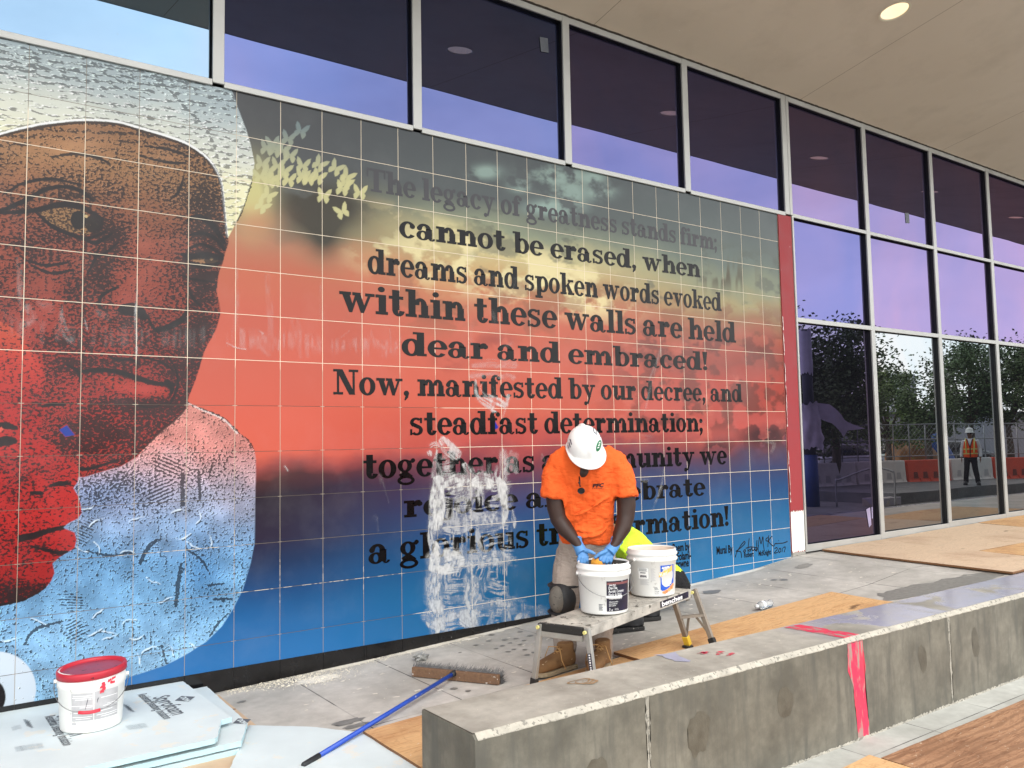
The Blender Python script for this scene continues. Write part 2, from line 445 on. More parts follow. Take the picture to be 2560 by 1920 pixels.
for i, (x, y) in enumerate(DL):
    t = thing('downlight', (x, y, sz(y)), None, None, 'round downlights in the soffit')
    bm = BM(); n = 32; rr = []
    for r, dz in ((DR + .012, -.004), (DR - .003, -.008), (DR - .012, .004), (DR - .02, .10), (.03, .15)):
        rr.append([bm.verts.new((x + r * math.cos(2 * math.pi * a / n), y + r * math.sin(2 * math.pi * a / n), sz(y + r * math.sin(2 * math.pi * a / n)) + dz)) for a in range(n)])
    b2 = BM()
    for q, (A, B) in enumerate(zip(rr, rr[1:])):
        if q < 2:
            for a in range(n): bm.faces.new((A[a], A[(a + 1) % n], B[(a + 1) % n], B[a]))
        else:
            A2 = [b2.verts.new(v.co) for v in A]; B2 = [b2.verts.new(v.co) for v in B]
            for a in range(n): b2.faces.new((A2[a], A2[(a + 1) % n], B2[(a + 1) % n], B2[a]))
            if q == 3: b2.faces.new(B2)
    bmesh.ops.delete(bm, geom=[v for v in bm.verts if not v.link_faces], context='VERTS')
    bmesh.ops.remove_doubles(b2, verts=b2.verts, dist=.0005)
    obj('trim_ring', bm, M['dl_trim'], t, True); obj('reflector', b2, M['dl_can'], t, True)
    tag(t, 'round recessed downlight glowing warm in the beige soffit at upper right' if i == 3 else 'round recessed soffit downlight outside the frame, seen only mirrored in the upper glass', 'downlight')

# ------------------------------------------------------------------ glazed facade
def glass(name, tint, k, base=(.006, .006, .008, 1), wav=.25):
    s = NT(name)
    d = s.n('ShaderNodeBsdfDiffuse'); d.inputs[0].default_value = base
    g = s.n('ShaderNodeBsdfGlossy'); g.inputs['Roughness'].default_value = 0.0
    lw = s.n('ShaderNodeLayerWeight'); lw.inputs[0].default_value = .25
    dust = s.ramp(s.noise(.42, 5, .55, dist=.6), (.36, (tint[0] * .84, tint[1] * .94, tint[2], 1)), (.5, tint), (.64, (min(1, tint[0] * 1.16), tint[1] * 1.02, tint[2] * .97, 1)))
    dust = s.mix(s.ramp(s.noise(30, 5, .7), (.68, 0.0), (.74, .25)), dust, (.5, .5, .55, 1))
    s.l(dust, g.inputs[0])
    f = s.math('ADD', s.math('MULTIPLY', lw.outputs['Fresnel'], .55), k)
    b = s.n('ShaderNodeBump'); b.inputs['Strength'].default_value = wav; b.inputs['Distance'].default_value = .0035
    s.l(s.noise(1.1, 1, .4), b.inputs['Height']); s.l(b.outputs[0], g.inputs['Normal'])
    mxs = s.n('ShaderNodeMixShader'); s.l(f, mxs.inputs[0]); s.l(d.outputs[0], mxs.inputs[1]); s.l(g.outputs[0], mxs.inputs[2])
    s.l(mxs.outputs[0], s.out.inputs[0])
    return s.m
GL = {'ice': glass('pale_blue_coated_glass', (.50, .74, 1, 1), .27), 'blue': glass('blue_violet_coated_glass', (.35, .45, 1, 1), .195),
      'violet': glass('violet_coated_glass', (.50, .47, 1, 1), .19), 'lilac': glass('lilac_coated_glass', (.70, .54, 1, 1), .19),
      'plum': glass('dark_plum_glass', (.42, .37, .62, 1), .24), 'clear': glass('grey_clear_glass', (.80, .86, .90, 1), .30)}
fac = thing('glass_facade', (5, .05, .3), 'grey aluminium framed window wall with dark blue and violet reflecting glass', 'window wall')
MX = [-3.53, -1.98, -.44, 1.093, 2.603, 4.105, 5.615, 7.176, 8.715, 10.25, 11.785, 13.32, 14.86, 16.4, 17.94, 19.48, 21.0]
GY = .030
for x in MX:
    lo = 3.95 if x < 7.1 else gz(x) + .02
    bm = BM(); w = .038
    if abs(x - 7.176) < .01:
        lo = 3.95; box(bm, x + w + .006, x + w + .05, -.022, -.002, 3.95, 5.292); box(bm, 7.246, 7.272, -.022, -.002, gz(x) + .02, 3.949)
    box(bm, x - w, x + w, -.022, -.002, lo, 5.292)
    m_ = obj('mullion', bm, M['alu'], fac, bevel=.003)
    obj('gasket', bx(x - w + .006, x + w - .006, -.002, GY + .04, lo, 5.29), M['gasket'], m_)
for x0, x1 in zip(MX, MX[1:]):
    a, b = x0 + .038, x1 - .038
    if abs(x0 - 7.176) < .01: a += .05
    def rail(z0, z1, nm='rail'):
        m_ = obj(nm, bx(a + .0005, b - .0005, -.020, -.002, z0, z1), M['alu'], fac, bevel=.003)
        obj('gasket', bx(a - .005, b + .005, -.002, GY + .03, z0 + .006, z1 - .006), M['gasket'], m_)
    rail(5.235, 5.29, 'head_rail'); rail(3.930, 3.972)
    if x0 > 7.1:
        rail(2.775, 2.825)
        zb = gz((x0 + x1) / 2) + .015
        rail(zb, zb + .075, 'bottom_rail')
    kinds = []
    i = MX.index(x0)
    top = 'ice' if i == 2 or i < 2 else ('blue' if i in (3, 4) else ('violet' if i in (5, 6) else 'lilac'))
    kinds.append((top, 3.972, 5.235))
    if x0 > 7.1:
        kinds.append(('violet' if i == 7 else 'lilac', 2.825, 3.930)); kinds.append(('plum' if i == 7 else 'clear', zb + .075, 2.775))
    for kd, z0, z1 in kinds:
        bm = BM(); tw = [rnd.uniform(-.0022, .0022) for q in range(3)]; bm.faces.new([bm.verts.new(p) for p in ((a, GY + tw[0], z0), (b, GY + tw[1], z0), (b, GY + tw[1] + tw[2], z1), (a, GY + tw[0] + tw[2], z1))])
        pn = obj('pane', bm, GL[kd], fac)
        if (i == 4 or i == 8) and z0 > 3.9:
            q = (b - .17, 4.98) if i == 4 else (b - .52, 4.27)
            st = BM(); sheet(st, [(q[0] - .05, GY - .004, q[1] + .07), (q[0] + .04, GY - .004, q[1] + .08), (q[0] + .045, GY - .004, q[1] - .05), (q[0] - .04, GY - .004, q[1] - .06)])
            obj('sticker', st, mat('clear_grey_label', rgb(84, 88, 96), .5), pn)
        if i == 7 and z0 < 1:
            q = (b - .14, .58)
            st = BM(); sheet(st, [(q[0] - .07, GY - .004, q[1] + .1), (q[0] + .01, GY - .004, q[1] + .12), (q[0] + .02, GY - .004, q[1] - .08), (q[0] - .03, GY - .004, q[1] - .11)])
            sheet(st, [(q[0] + .04, GY - .004, q[1] + .12), (q[0] + .06, GY - .004, q[1] + .12), (q[0] + .055, GY - .004, q[1] - .01), (q[0] + .035, GY - .004, q[1] - .01)])
            obj('sticker', st, mat('pale_paper_label', rgb(150, 140, 170), .6), pn)
bm = BM(); vs = []
for i in range(500):
    x = -4 + 20 * i / 499
    vs.append([bm.verts.new(p) for p in ((x, -.024, 5.288 + rnd.uniform(-.003, .003)), (x, -.024 - rnd.uniform(0, .006), sz(.024) + .01), (x, .06, 5.288), )])
for a, b in zip(vs, vs[1:]):
    bm.faces.new((a[0], b[0], b[1], a[1])); bm.faces.new((a[2], b[2], b[0], a[0]))
obj('head_sealant', bm, M['soffit_gap'], fac)
bm = BM(); box(bm, -8, 24, GY + .06, .3, -.3, 5.29)
obj('dark_backing', bm, M['gasket'], fac)
# ------------------------------------------------------------------ tile mural: the artwork is flat, so its figures are drawn on the wall plane
ZV0 = 12.9                                                    # row number at height 0
MUR_X0, MUR_X1 = -2.2, 7.015
ZTOP, ZBOT = 3.932, (ZV0 - 12.55) * T
def wall_px(X, Z):                                            # numpy: wall point -> drawing sheet coordinates (photo pixels)
    d = np.stack([X - CAM.x, np.full_like(X, -CAM.y), Z - CAM.z], -1)
    den = d @ np.array(_F)
    return 1280 + FPX * (d @ np.array(CR)) / den, 960 - FPX * (d @ np.array(CU)) / den
# columns of the painted sheet are closer together where the drawing is finer
pxs = np.arange(-150, 1984, 2.0)
colx = np.array([on_y(float(p), 1046).x for p in pxs])
colx = np.concatenate([np.linspace(MUR_X0, colx[colx > MUR_X0][0], 40, endpoint=False), colx[(colx > MUR_X0) & (colx < MUR_X1)], [MUR_X1]])
rowz = np.linspace(ZTOP, ZBOT, 800)
XX, ZZ = np.meshgrid(colx, rowz)
PX, PY = wall_px(XX, ZZ)
UU = XX / T; VV = ZV0 - ZZ / T
rs = np.random.RandomState(5)
def vnoise(x, y, seed=0):
    r = np.random.RandomState(seed).rand(256, 256)
    xi = np.floor(x).astype(int); yi = np.floor(y).astype(int); fx = x - xi; fy = y - yi
    fx = fx * fx * (3 - 2 * fx); fy = fy * fy * (3 - 2 * fy)
    g = lambda a, b: r[a & 255, b & 255]
    return (g(xi, yi) * (1 - fx) + g(xi + 1, yi) * fx) * (1 - fy) + (g(xi, yi + 1) * (1 - fx) + g(xi + 1, yi + 1) * fx) * fy
def fbm(x, y, seed=0, o=5):
    t = 0; a = .5; s = 0
    for k in range(o):
        t = t + a * vnoise(x * 2 ** k, y * 2 ** k, seed + k); s += a; a *= .55
    return t / s
def SS(a, b, x): t = np.clip((x - a) / (b - a), 0, 1); return t * t * (3 - 2 * t)
def col(*c): return np.array([lin(v) for v in c]) * .66
RGBA_ = np.zeros(XX.shape + (3,))
DEN = np.zeros(XX.shape); INK = np.full(XX.shape, .95); EDGE = np.zeros(XX.shape); SME = np.zeros(XX.shape)
def stops(tab, v):
    vs = [t[0] for t in tab]; cs = np.array([col(*t[1]) for t in tab])
    return np.stack([np.interp(v, vs, cs[:, k]) for k in range(3)], -1)
Lf = [(0, (80, 82, 84)), (1, (84, 86, 88)), (2, (92, 94, 92)), (2.9, (120, 110, 90)), (3.3, (200, 130, 100)), (4, (210, 112, 82)), (5, (212, 102, 80)), (7, (222, 98, 76)), (8.05, (226, 102, 80)), (8.35, (165, 78, 72)), (8.65, (78, 44, 44)), (9, (44, 34, 46)), (9.9, (48, 38, 58)), (10.4, (34, 50, 86)), (11, (40, 80, 130)), (11.7, (46, 108, 168)), (12.6, (52, 122, 188))]
Md = [(0, (84, 90, 92)), (1.4, (92, 100, 100)), (2.1, (150, 158, 130)), (2.7, (222, 208, 150)), (3.3, (222, 180, 120)), (3.9, (216, 140, 98)), (4.6, (216, 112, 84)), (5.5, (216, 102, 78)), (7, (218, 102, 80)), (7.9, (200, 90, 84)), (8.4, (140, 70, 80)), (9.0, (88, 66, 94)), (9.6, (66, 82, 128)), (10.4, (44, 98, 152)), (11.5, (38, 112, 162)), (12.6, (44, 122, 180))]
Rt = [(0, (90, 99, 100)), (1, (97, 108, 106)), (2, (112, 126, 116)), (2.8, (150, 156, 124)), (3.3, (178, 164, 116)), (3.9, (166, 118, 84)), (4.5, (192, 104, 84)), (5, (174, 86, 72)), (5.5, (164, 80, 68)), (6, (188, 80, 68)), (6.8, (192, 86, 76)), (7.4, (206, 98, 90)), (7.9, (150, 80, 78)), (8.4, (96, 76, 98)), (9, (68, 80, 118)), (9.6, (50, 90, 140)), (10.5, (44, 110, 160)), (11.5, (48, 124, 178)), (12.6, (52, 138, 194))]
warp = (fbm(UU * .55, VV * .9, 3) - .5)
vv = VV + warp * .9 * SS(1, 2.5, VV) * (1 - SS(8, 10, VV) * .6)
a = SS(4, 11, UU)[..., None]; b = SS(11, 21, UU)[..., None]
RGBA_ = (stops(Lf, vv) * (1 - a) + stops(Md, vv) * a) * (1 - b) + stops(Rt, vv) * b
def blend(mask, c):
    global RGBA_
    m = np.clip(mask, 0, 1)[..., None]; RGBA_ = RGBA_ * (1 - m) + (c if isinstance(c, np.ndarray) else np.array(c)) * m
def blob(cx, cy, rx, ry): return np.exp(-(((PX - cx) / rx) ** 2 + ((PY - cy) / ry) ** 2))
n1 = fbm(UU * .9, VV * 1.5, 11, 6); n2 = fbm(UU * 1.7, VV * 2.6, 23, 6)
# sky drawing: bright cloud band, dark cloud, pale wisps, dark smoke at the right
blend(SS(.42, .60, n2) * SS(1.8, 2.4, VV - .12 * (UU - 8)) * (1 - SS(3.2, 4.2, VV - .10 * (UU - 8))) * SS(6, 8.0, UU) * (1 - SS(14, 17, UU)), col(250, 234, 176))
blend(SS(.40, .30, n1) * SS(1.2, 1.8, VV) * (1 - SS(3.4, 4.0, VV)) * SS(9, 11, UU) * .6, col(92, 98, 88))
blend(SS(.52, .62, n1) * SS(3.0, 3.6, VV) * (1 - SS(4.6, 5.4, VV)) * SS(7, 9, UU) * .55, col(150, 96, 70))
blend(np.clip(blob(800, 520, 120, 62) * 1.5 + blob(810, 600, 42, 52) * .8, 0, 1) * SS(.33, .55, n1 + .12), col(66, 60, 46))
blend(blob(930, 560, 90, 45) * SS(.4, .6, n2) * .7, col(80, 76, 60))
blend(np.clip(blob(630, 490, 48, 80) * 1.2, 0, 1), col(222, 214, 146)); blend(blob(640, 560, 60, 40) * .8, col(214, 150, 108))
for cx, cy, rx, ry in ((1215, 430, 32, 16), (1395, 440, 70, 24), (1425, 485, 38, 34), (1300, 462, 24, 16), (1380, 520, 60, 18), (1500, 480, 34, 16), (1480, 445, 30, 12)):
    blend(np.clip(blob(cx, cy, rx, ry) * 1.4, 0, 1) * SS(.36, .6, n2), col(158, 182, 172))
blend(SS(.47, .62, n2) * SS(13.5, 17, UU) * SS(4.0, 4.8, VV) * (1 - SS(7.3, 8, VV)) * .75, col(120, 66, 58))
blend(SS(.55, .68, n1) * SS(12, 16, UU) * SS(4.6, 5.2, VV) * (1 - SS(7.6, 8.2, VV)) * .6, col(222, 118, 100))
blend(np.clip(blob(1915, 1090, 60, 30) * 1.3 + blob(1790, 1120, 40, 18), 0, 1) * SS(.42, .52, n2), col(92, 58, 60))
blend(np.clip(SS(1150, 1095, PY + .45 * np.abs(PX - 1930) - 30 + 60 * (n2 - .5)) * 0, 0, 1), col(90, 60, 60))
blend(SS(.5, .7, vnoise(PX / 7, PY / 60, 4)) * blob(1815, 690, 70, 34), col(96, 88, 66))
blend(np.clip(blob(1235, 850, 60, 18) + blob(1120, 905, 35, 20) + blob(1470, 940, 30, 20), 0, 1) * SS(.4, .6, n2) * .6, col(150, 60, 52))

# --- polygon and stroke painters (soft edged)
def inside(poly):
    poly = np.array(poly, float); x0, y0 = poly.min(0) - 6; x1, y1 = poly.max(0) + 6
    sel = (PX > x0) & (PX < x1) & (PY > y0) & (PY < y1)
    x = PX[sel]; y = PY[sel]; ins = np.zeros(len(x), bool); d2 = np.full(len(x), 1e9)
    for (ax, ay), (bx_, by) in zip(poly, np.roll(poly, -1, 0)):
        c = (ay > y) != (by > y)
        if by != ay: ins ^= c & (x < (bx_ - ax) * (y - ay) / (by - ay) + ax)
        dx, dy = bx_ - ax, by - ay; L = dx * dx + dy * dy + 1e-9
        t = np.clip(((x - ax) * dx + (y - ay) * dy) / L, 0, 1)
        d2 = np.minimum(d2, (x - ax - t * dx) ** 2 + (y - ay - t * dy) ** 2)
    d = np.sqrt(d2) * np.where(ins, 1, -1)
    out = np.full(PX.shape, -99.0); out[sel] = d
    return out
def spline(p, k=6):
    p = [np.array(q, float) for q in p]; out = []
    for i in range(len(p) - 1):
        a, b, c, d = p[max(i - 1, 0)], p[i], p[i + 1], p[min(i + 2, len(p) - 1)]
        for j in range(k):
            t = j / k; out.append(.5 * ((2 * b) + (c - a) * t + (2 * a - 5 * b + 4 * c - d) * t * t + (3 * b - a - 3 * c + d) * t ** 3))
    out.append(p[-1]); return out
def stroke(pts, w, smooth=True):
    """distance field of a tapered brush line: >0 inside"""
    P = spline(pts) if smooth else [np.array(q, float) for q in pts]
    P = np.array(P); W = np.interp(np.linspace(0, 1, len(P)), np.linspace(0, 1, len(w)), w) if hasattr(w, '__len__') else np.full(len(P), w)
    m = W.max() + 8; x0, y0 = P.min(0) - m; x1, y1 = P.max(0) + m
    sel = (PX > x0) & (PX < x1) & (PY > y0) & (PY < y1); x = PX[sel]; y = PY[sel]
    best = np.full(len(x), -99.0); al = np.zeros(len(x)); pe = np.zeros(len(x)); acc = 0
    for i in range(len(P) - 1):
        ax, ay = P[i]; dx, dy = P[i + 1] - P[i]; L = math.hypot(dx, dy) + 1e-9
        t = np.clip(((x - ax) * dx + (y - ay) * dy) / L / L, 0, 1)
        d = W[i] / 2 - np.hypot(x - ax - t * dx, y - ay - t * dy)
        b = d > best; best = np.where(b, d, best); al = np.where(b, acc + t * L, al); pe = np.where(b, ((x - ax) * dy - (y - ay) * dx) / L, pe); acc += L
    out = np.full(PX.shape, -99.0); out[sel] = best; A = np.zeros(PX.shape); A[sel] = al; E_ = np.zeros(PX.shape); E_[sel] = pe
    return out, A, E_
q1 = lambda L: [(x / 2.572, y / 2.572) for x, y in L]
q4 = lambda L: [(x / 2.572, 640 + y / 2.572) for x, y in L]
q7 = lambda L: [(x / 2.572, 1280 + y / 2.572) for x, y in L]
jag = 5.0 * (fbm(PX / 9, PY / 9, 31, 3) - .5)

# --- figure A: a heavy-lidded face under a pale knitted head wrap
hair = q1([(-500, 1010), (0, 870), (180, 825), (330, 798), (550, 780), (750, 792), (900, 832), (1100, 892), (1220, 942), (1330, 1022), (1390, 1105), (1425, 1200), (1442, 1350), (1460, 1527)])
faceR = q1([(1466, 1535), (1470, 1560), (1442, 1646)]) + q4([(1435, 40), (1410, 100), (1400, 170), (1395, 230), (1410, 300), (1415, 370), (1390, 470), (1330, 580), (1300, 660), (1270, 760), (1240, 840), (1210, 920), (1190, 985), (1130, 1052), (1050, 1112), (990, 1172), (920, 1242), (880, 1292), (780, 1352), (640, 1392), (540, 1422)])
face = inside(spline(hair, 4) + spline(faceR, 3) + q4([(400, 1500), (-600, 1500)]))
skin = stops([(0.5, (150, 104, 72)), (2.2, (172, 124, 82)), (3.0, (150, 92, 64)), (3.7, (156, 80, 60)), (4.6, (150, 66, 50)), (6, (158, 52, 44)), (7.2, (166, 44, 40)), (9, (168, 46, 42))], VV + .25 * (fbm(UU * 3, VV * 3, 41) - .5))
tone = fbm(PX / 60, PY / 34, 51, 5)
m = SS(-1, 1, face + jag * .3)
blend(m, skin)
D = .40 + .40 * (tone - .5)
def shade(mask, v):                                           # denser or sparser ink dots in the drawing
    global D
    D = D + mask * v
for cx, cy, rx, ry, v in ((190, 365, 95, 42, -.20), (400, 395, 60, 30, -.08), (60, 420, 60, 40, -.08), (470, 350, 60, 40, .12), (330, 330, 120, 20, .08), (520, 555, 46, 80, .24), (500, 450, 50, 40, .14), (275, 575, 40, 55, .26), (120, 600, 90, 22, .16), (180, 490, 120, 14, .12),
        (360, 610, 36, 90, -.14), (350, 730, 60, 40, -.12), (262, 700, 26, 60, .16), (235, 640, 40, 40, .10), (440, 700, 30, 60, .10), (330, 800, 50, 16, .16), (430, 830, 60, 18, .18), (390, 870, 100, 20, .12), (330, 905, 110, 14, .16), (360, 972, 90, 17, -.20), (330, 1012, 110, 16, .22), (260, 1085, 150, 52, .26), (430, 1030, 60, 70, .20),
        (505, 800, 34, 150, .26), (455, 940, 40, 70, .14), (90, 780, 90, 70, -.10), (190, 760, 60, 80, .04), (170, 880, 60, 60, .12), (455, 640, 30, 22, .08), (520, 700, 40, 40, .16)):
    shade(blob(cx, cy, rx, ry), v)
D_SM = D.copy()
wr = np.sin((PY - .06 * PX + 16 * fbm(PX / 90, PY / 40, 61, 3)) / 3.6) * SS(430, 330, PY) * .16 + np.sin((PY + .3 * PX + 22 * fbm(PX / 70, PY / 30, 63, 3)) / 5) * blob(540, 690, 60, 60) * .22
D = D + wr
LNM = np.zeros(PX.shape)
def line(p, w, v=1.1, k=1.5):
    global D, LNM
    d, _, _ = stroke(p, [x * 1.15 for x in w]); LNM = np.maximum(LNM, np.where(d > -8, SS(-1.5, 1.5, d + jag * .6), 0)); D = np.maximum(D, np.where(d > -8, SS(-k - 2, k, d + jag * .5), 0) * v)
EYES = [(q1([(-40, 1370), (60, 1335), (200, 1268), (300, 1215), (420, 1200), (520, 1228), (600, 1292)]), [5, 9, 9, 7, 8, 4]), (q1([(-20, 1366), (100, 1366), (250, 1348), (340, 1325), (430, 1315), (520, 1332), (600, 1372), (660, 1410)]), [4, 8, 11, 13, 12, 8, 4]),
        (q1([(235, 1368), (330, 1450), (440, 1502), (560, 1532), (680, 1490)]), [3, 8, 8, 7, 4]), (q1([(540, 1540), (620, 1560), (720, 1500)]), [3, 9, 3]), (q1([(500, 1600), (640, 1640), (760, 1560)]), [2, 6, 2]),
        (q1([(1225, 1510), (1300, 1500), (1380, 1530), (1440, 1600)]), [5, 9, 9, 6]), (q1([(1215, 1600), (1290, 1570), (1370, 1600), (1440, 1650)]), [4, 6, 7, 5]), (q4([(1170, -10), (1240, 5), (1330, 0), (1430, 15)]), [6, 14, 16, 8]), (q4([(1230, 60), (1320, 70), (1410, 45)]), [4, 8, 6]),
        (q4([(1150, 120), (1250, 150), (1390, 170)]), [2, 5, 3]), (q4([(1210, 200), (1240, 270), (1290, 320)]), [3, 7, 3]), (q4([(530, 742), (600, 735), (700, 735), (800, 757), (900, 792), (1000, 820), (1090, 822), (1115, 830)]), [6, 9, 8, 10, 10, 8, 8, 9]), (q4([(1075, 815), (1105, 850), (1100, 890)]), [14, 9, 3]),
        (q4([(1010, 483), (1090, 455), (1190, 405)]), [6, 12, 9]), (q4([(900, 650), (1030, 680), (1120, 740)]), [2, 4, 3]), (q4([(1080, 650), (1130, 730), (1140, 840), (1090, 960)]), [2, 4, 5, 2]), (q4([(860, 950), (960, 975), (1080, 940)]), [2, 4, 2]), (q1([(330, 1010), (480, 990), (620, 1010), (700, 1050)]), [2, 5, 5, 2]), (q1([(900, 1000), (1050, 1040), (1190, 1050)]), [2, 4, 2]), (q1([(930, 940), (1080, 960), (1230, 1010)]), [2, 4, 2]), (q1([(1090, 1290), (1150, 1230), (1180, 1140)]), [2, 5, 2]),
        (q4([(520, 1370), (600, 1362), (760, 1310)]), [7, 5, 2]), (q4([(270, 965), (340, 955), (420, 960)]), [3, 7, 2])]
for p, w in EYES: line(p, w)
eye = inside(q1([(250, 1368), (340, 1340), (430, 1332), (520, 1350), (600, 1400), (640, 1450), (560, 1515), (440, 1490), (330, 1440)]))
blend(SS(-1, 1, eye), col(166, 122, 80)); D = np.where(eye > 0, .44 + .3 * (tone - .5), D)
iris = inside([(197 + 20 * math.cos(t), 550 + 23 * math.sin(t)) for t in np.linspace(0, 6.2, 20)]); D = np.where(iris > -3, np.maximum(D, SS(-3, 1, iris) * .9), D)
iris2 = inside([(236 + 24 * math.cos(t), 560 + 24 * math.sin(t)) for t in np.linspace(0, 6.2, 20)]); D = np.where(iris2 > -3, np.maximum(D, SS(-3, 2, iris2) * .78), D)
eye2 = inside(q4([(1215, 25), (1270, 5), (1340, 2), (1410, 22), (1380, 48), (1300, 52)])); blend(SS(-1, 1, eye2), col(196, 146, 100)); D = np.where(eye2 > 0, .24, D)
ir3 = inside([(527 + 15 * math.cos(t), 651 + 11 * math.sin(t)) for t in np.linspace(0, 6.2, 16)]); D = np.where(ir3 > -2, np.maximum(D, SS(-2, 1, ir3) * .95), D)
for p_, w_ in ((q4([(1205, 20), (1260, -2), (1340, -6), (1430, 18)]), [5, 12, 13, 6]), (q4([(1220, 40), (1300, 62), (1400, 50)]), [4, 8, 6]), (q1([(1200, 1420), (1270, 1395), (1360, 1440), (1440, 1560)]), [4, 12, 13, 7]), (q4([(690, 360), (640, 320), (660, 250), (760, 200)]), [2, 5, 6, 2]), (q4([(960, 410), (1000, 470), (1100, 440), (1190, 380), (1200, 330)]), [3, 6, 7, 6, 3]),
        (q4([(560, 120), (600, 40), (640, -60)]), [2, 6, 2]), (q4([(700, 640), (760, 670), (840, 665), (900, 700)]), [2, 5, 5, 2]), (q4([(430, 700), (500, 740), (520, 800)]), [3, 7, 3]), (q1([(20, 1250), (150, 1180), (330, 1150), (520, 1190)]), [2, 5, 5, 2]), (q4([(200, 60), (330, 110), (470, 90)]), [2, 5, 3]), (q4([(150, 20), (300, 60), (440, 40)]), [2, 5, 3])):
    line(p_, w_)
gl3 = inside([(529 + 4 * math.cos(t), 647 + 3 * math.sin(t)) for t in np.linspace(0, 6.2, 10)]); blend(SS(-1, .5, gl3), col(226, 190, 140)); D = np.where(gl3 > -.5, 0, D)
gl_ = inside([(215 + 4 * math.cos(t), 541 + 4 * math.sin(t)) for t in np.linspace(0, 6.2, 12)]); blend(SS(-1.5, .5, gl_), col(226, 196, 140)); D = np.where(gl_ > -.5, 0, D)
nos = inside(q4([(750, 350), (775, 315), (850, 298), (920, 330), (962, 402), (930, 412), (870, 388), (800, 382)])); D = np.maximum(D, SS(-1, 1.5, nos))
lip = inside(spline(q4([(600, 765), (720, 768), (860, 808), (1000, 842), (1060, 850), (1080, 890), (1000, 905), (860, 880), (700, 850)]), 3)); blend(SS(-8, 8, lip) * .5, col(186, 62, 46)); D = D - SS(-8, 8, lip) * .05
blend(m * np.clip((D_SM - .34) * 1.1, 0, .6), skin * .16)
blend(m * np.maximum(LNM, np.maximum(SS(-2, 1, iris), np.maximum(SS(-2, 1, nos), SS(-2, 3, iris2) * .8))) * .85 * (1 - SS(-1.5, .5, gl_)), np.array([.012, .010, .010]))
LNM = LNM * 0
blend(m * np.clip((.36 - D_SM) * 2.2, 0, .6), np.minimum(skin * 1.7 + .02, .7))
DEN = np.where(face > -2, np.clip(D * 1.08 + .04, 0, 1) * m, DEN); EDGE = np.where(face > 0, .20 + .5 * SS(3.9, 2.2, VV) * SS(.4, .6, tone), EDGE)
# head wrap
wrap = inside(spline(hair, 4) + q1([(1467, 1527), (1510, 1448), (1560, 1350), (1600, 1230), (1622, 1150), (1637, 1050), (1612, 930), (1582, 830), (1532, 700), (1500, 605), (1478, 560), (1400, 300), (-600, -300)]))
mw = SS(-1, 1, wrap + jag * .15)
wc = stops([(0, (178, 194, 200)), (.6, (200, 212, 212)), (1.3, (236, 238, 222)), (2.0, (252, 248, 206)), (3, (252, 246, 190)), (4, (252, 246, 216))], VV - .06 * UU + .6 * (fbm(UU * 1.2, VV * 2, 71) - .5))
blend(mw, np.minimum(wc * 1.08, .80))
rib = np.sin((PY - .10 * PX + 26 * (fbm(PX / 120, PY / 60, 81, 3) - .5)) / 3.0)
Dw = .33 + .17 * rib + .25 * (fbm(PX / 50, PY / 30, 83, 4) - .5) + .16 * blob(380, 190, 220, 40) + .2 * blob(60, 160, 120, 30) - .12 * blob(60, 250, 200, 40)
fold = spline(q1([(930, 430), (1050, 540), (1180, 680), (1300, 800), (1370, 920), (1410, 1060), (1430, 1200)]))
d, al, pe = stroke(fold, [10, 8, 7, 6], False); Dw = np.maximum(Dw, np.where(d > -8, SS(-3, 2, d) * .62, 0))
rb2 = np.sin((PY + .9 * PX) / 4.2); Dw = Dw + .10 * rb2 * SS(0, 60, PX - 470 + 0 * PY)
hd = inside(spline(hair, 4) + q1([(1600, 1527), (1700, -300), (-600, -300)]))
DEN = np.where(wrap > -2, np.clip(Dw, 0, .8) * mw, DEN); INK = np.where(wrap > 0, .70, INK); EDGE = np.where(wrap > 0, .85, EDGE)
d, _, _ = stroke([(x, y - 3.5) for x, y in hair], [6, 6, 5, 6, 6, 7, 5], True); k = np.where(d > -3, SS(-.8, .8, d + jag * .25), 0); blend(k, col(255, 255, 255) * 1.12); DEN = DEN * (1 - k)
d, _, _ = stroke([(x + 0, y + 2.5) for x, y in hair], [7, 8, 7, 6, 6, 5, 5], True); k = np.where(d > -3, SS(-1, 1, d + jag * .4), 0); DEN = np.maximum(DEN, k * .96)
d, _, _ = stroke([(x, y - 8.5) for x, y in hair[1:]], [2.4, 1.5, 3, 1.5, 2.6, 1.6, 3], True); k = np.where(d > -3, SS(-1, .6, d + jag * .5), 0); DEN = np.maximum(DEN, k * .8)
d, _, _ = stroke(q1([(1510, 1448), (1560, 1350), (1600, 1230), (1622, 1150)]), 3.5); DEN = np.maximum(DEN, np.where(d > -3, SS(-1, 1, d + jag), 0) * .9)

# --- pale blue shirt
shirt_o = q4([(1205, 937), (1300, 980), (1440, 1042), (1530, 1130), (1600, 1188), (1635, 1250), (1645, 1300), (1645, 1400), (1640, 1646)]) + q7([(1637, 200), (1612, 330), (1562, 500), (1500, 622), (1430, 732), (1330, 832), (1190, 922), (1060, 988), (800, 1072), (500, 1180), (230, 1245), (-600, 1420)]) + q7([(-600, 600)])
shirt = inside(q4([(-600, 1600), (500, 1420), (540, 1422), (640, 1392), (780, 1352), (880, 1292), (990, 1172), (1130, 1052), (1190, 985)]) + shirt_o)
ms = SS(-1, 1, shirt + jag * .12)
sc_ = stops([(7, (232, 150, 138)), (7.8, (222, 142, 134)), (8.4, (206, 168, 174)), (8.9, (176, 176, 200)), (9.5, (140, 168, 206)), (10.2, (112, 162, 208)), (11, (126, 178, 222)), (11.8, (142, 190, 230)), (12.6, (150, 196, 232))], VV - .10 * (UU - 3) + .5 * (fbm(UU * 1.5, VV * 1.5, 91) - .5))
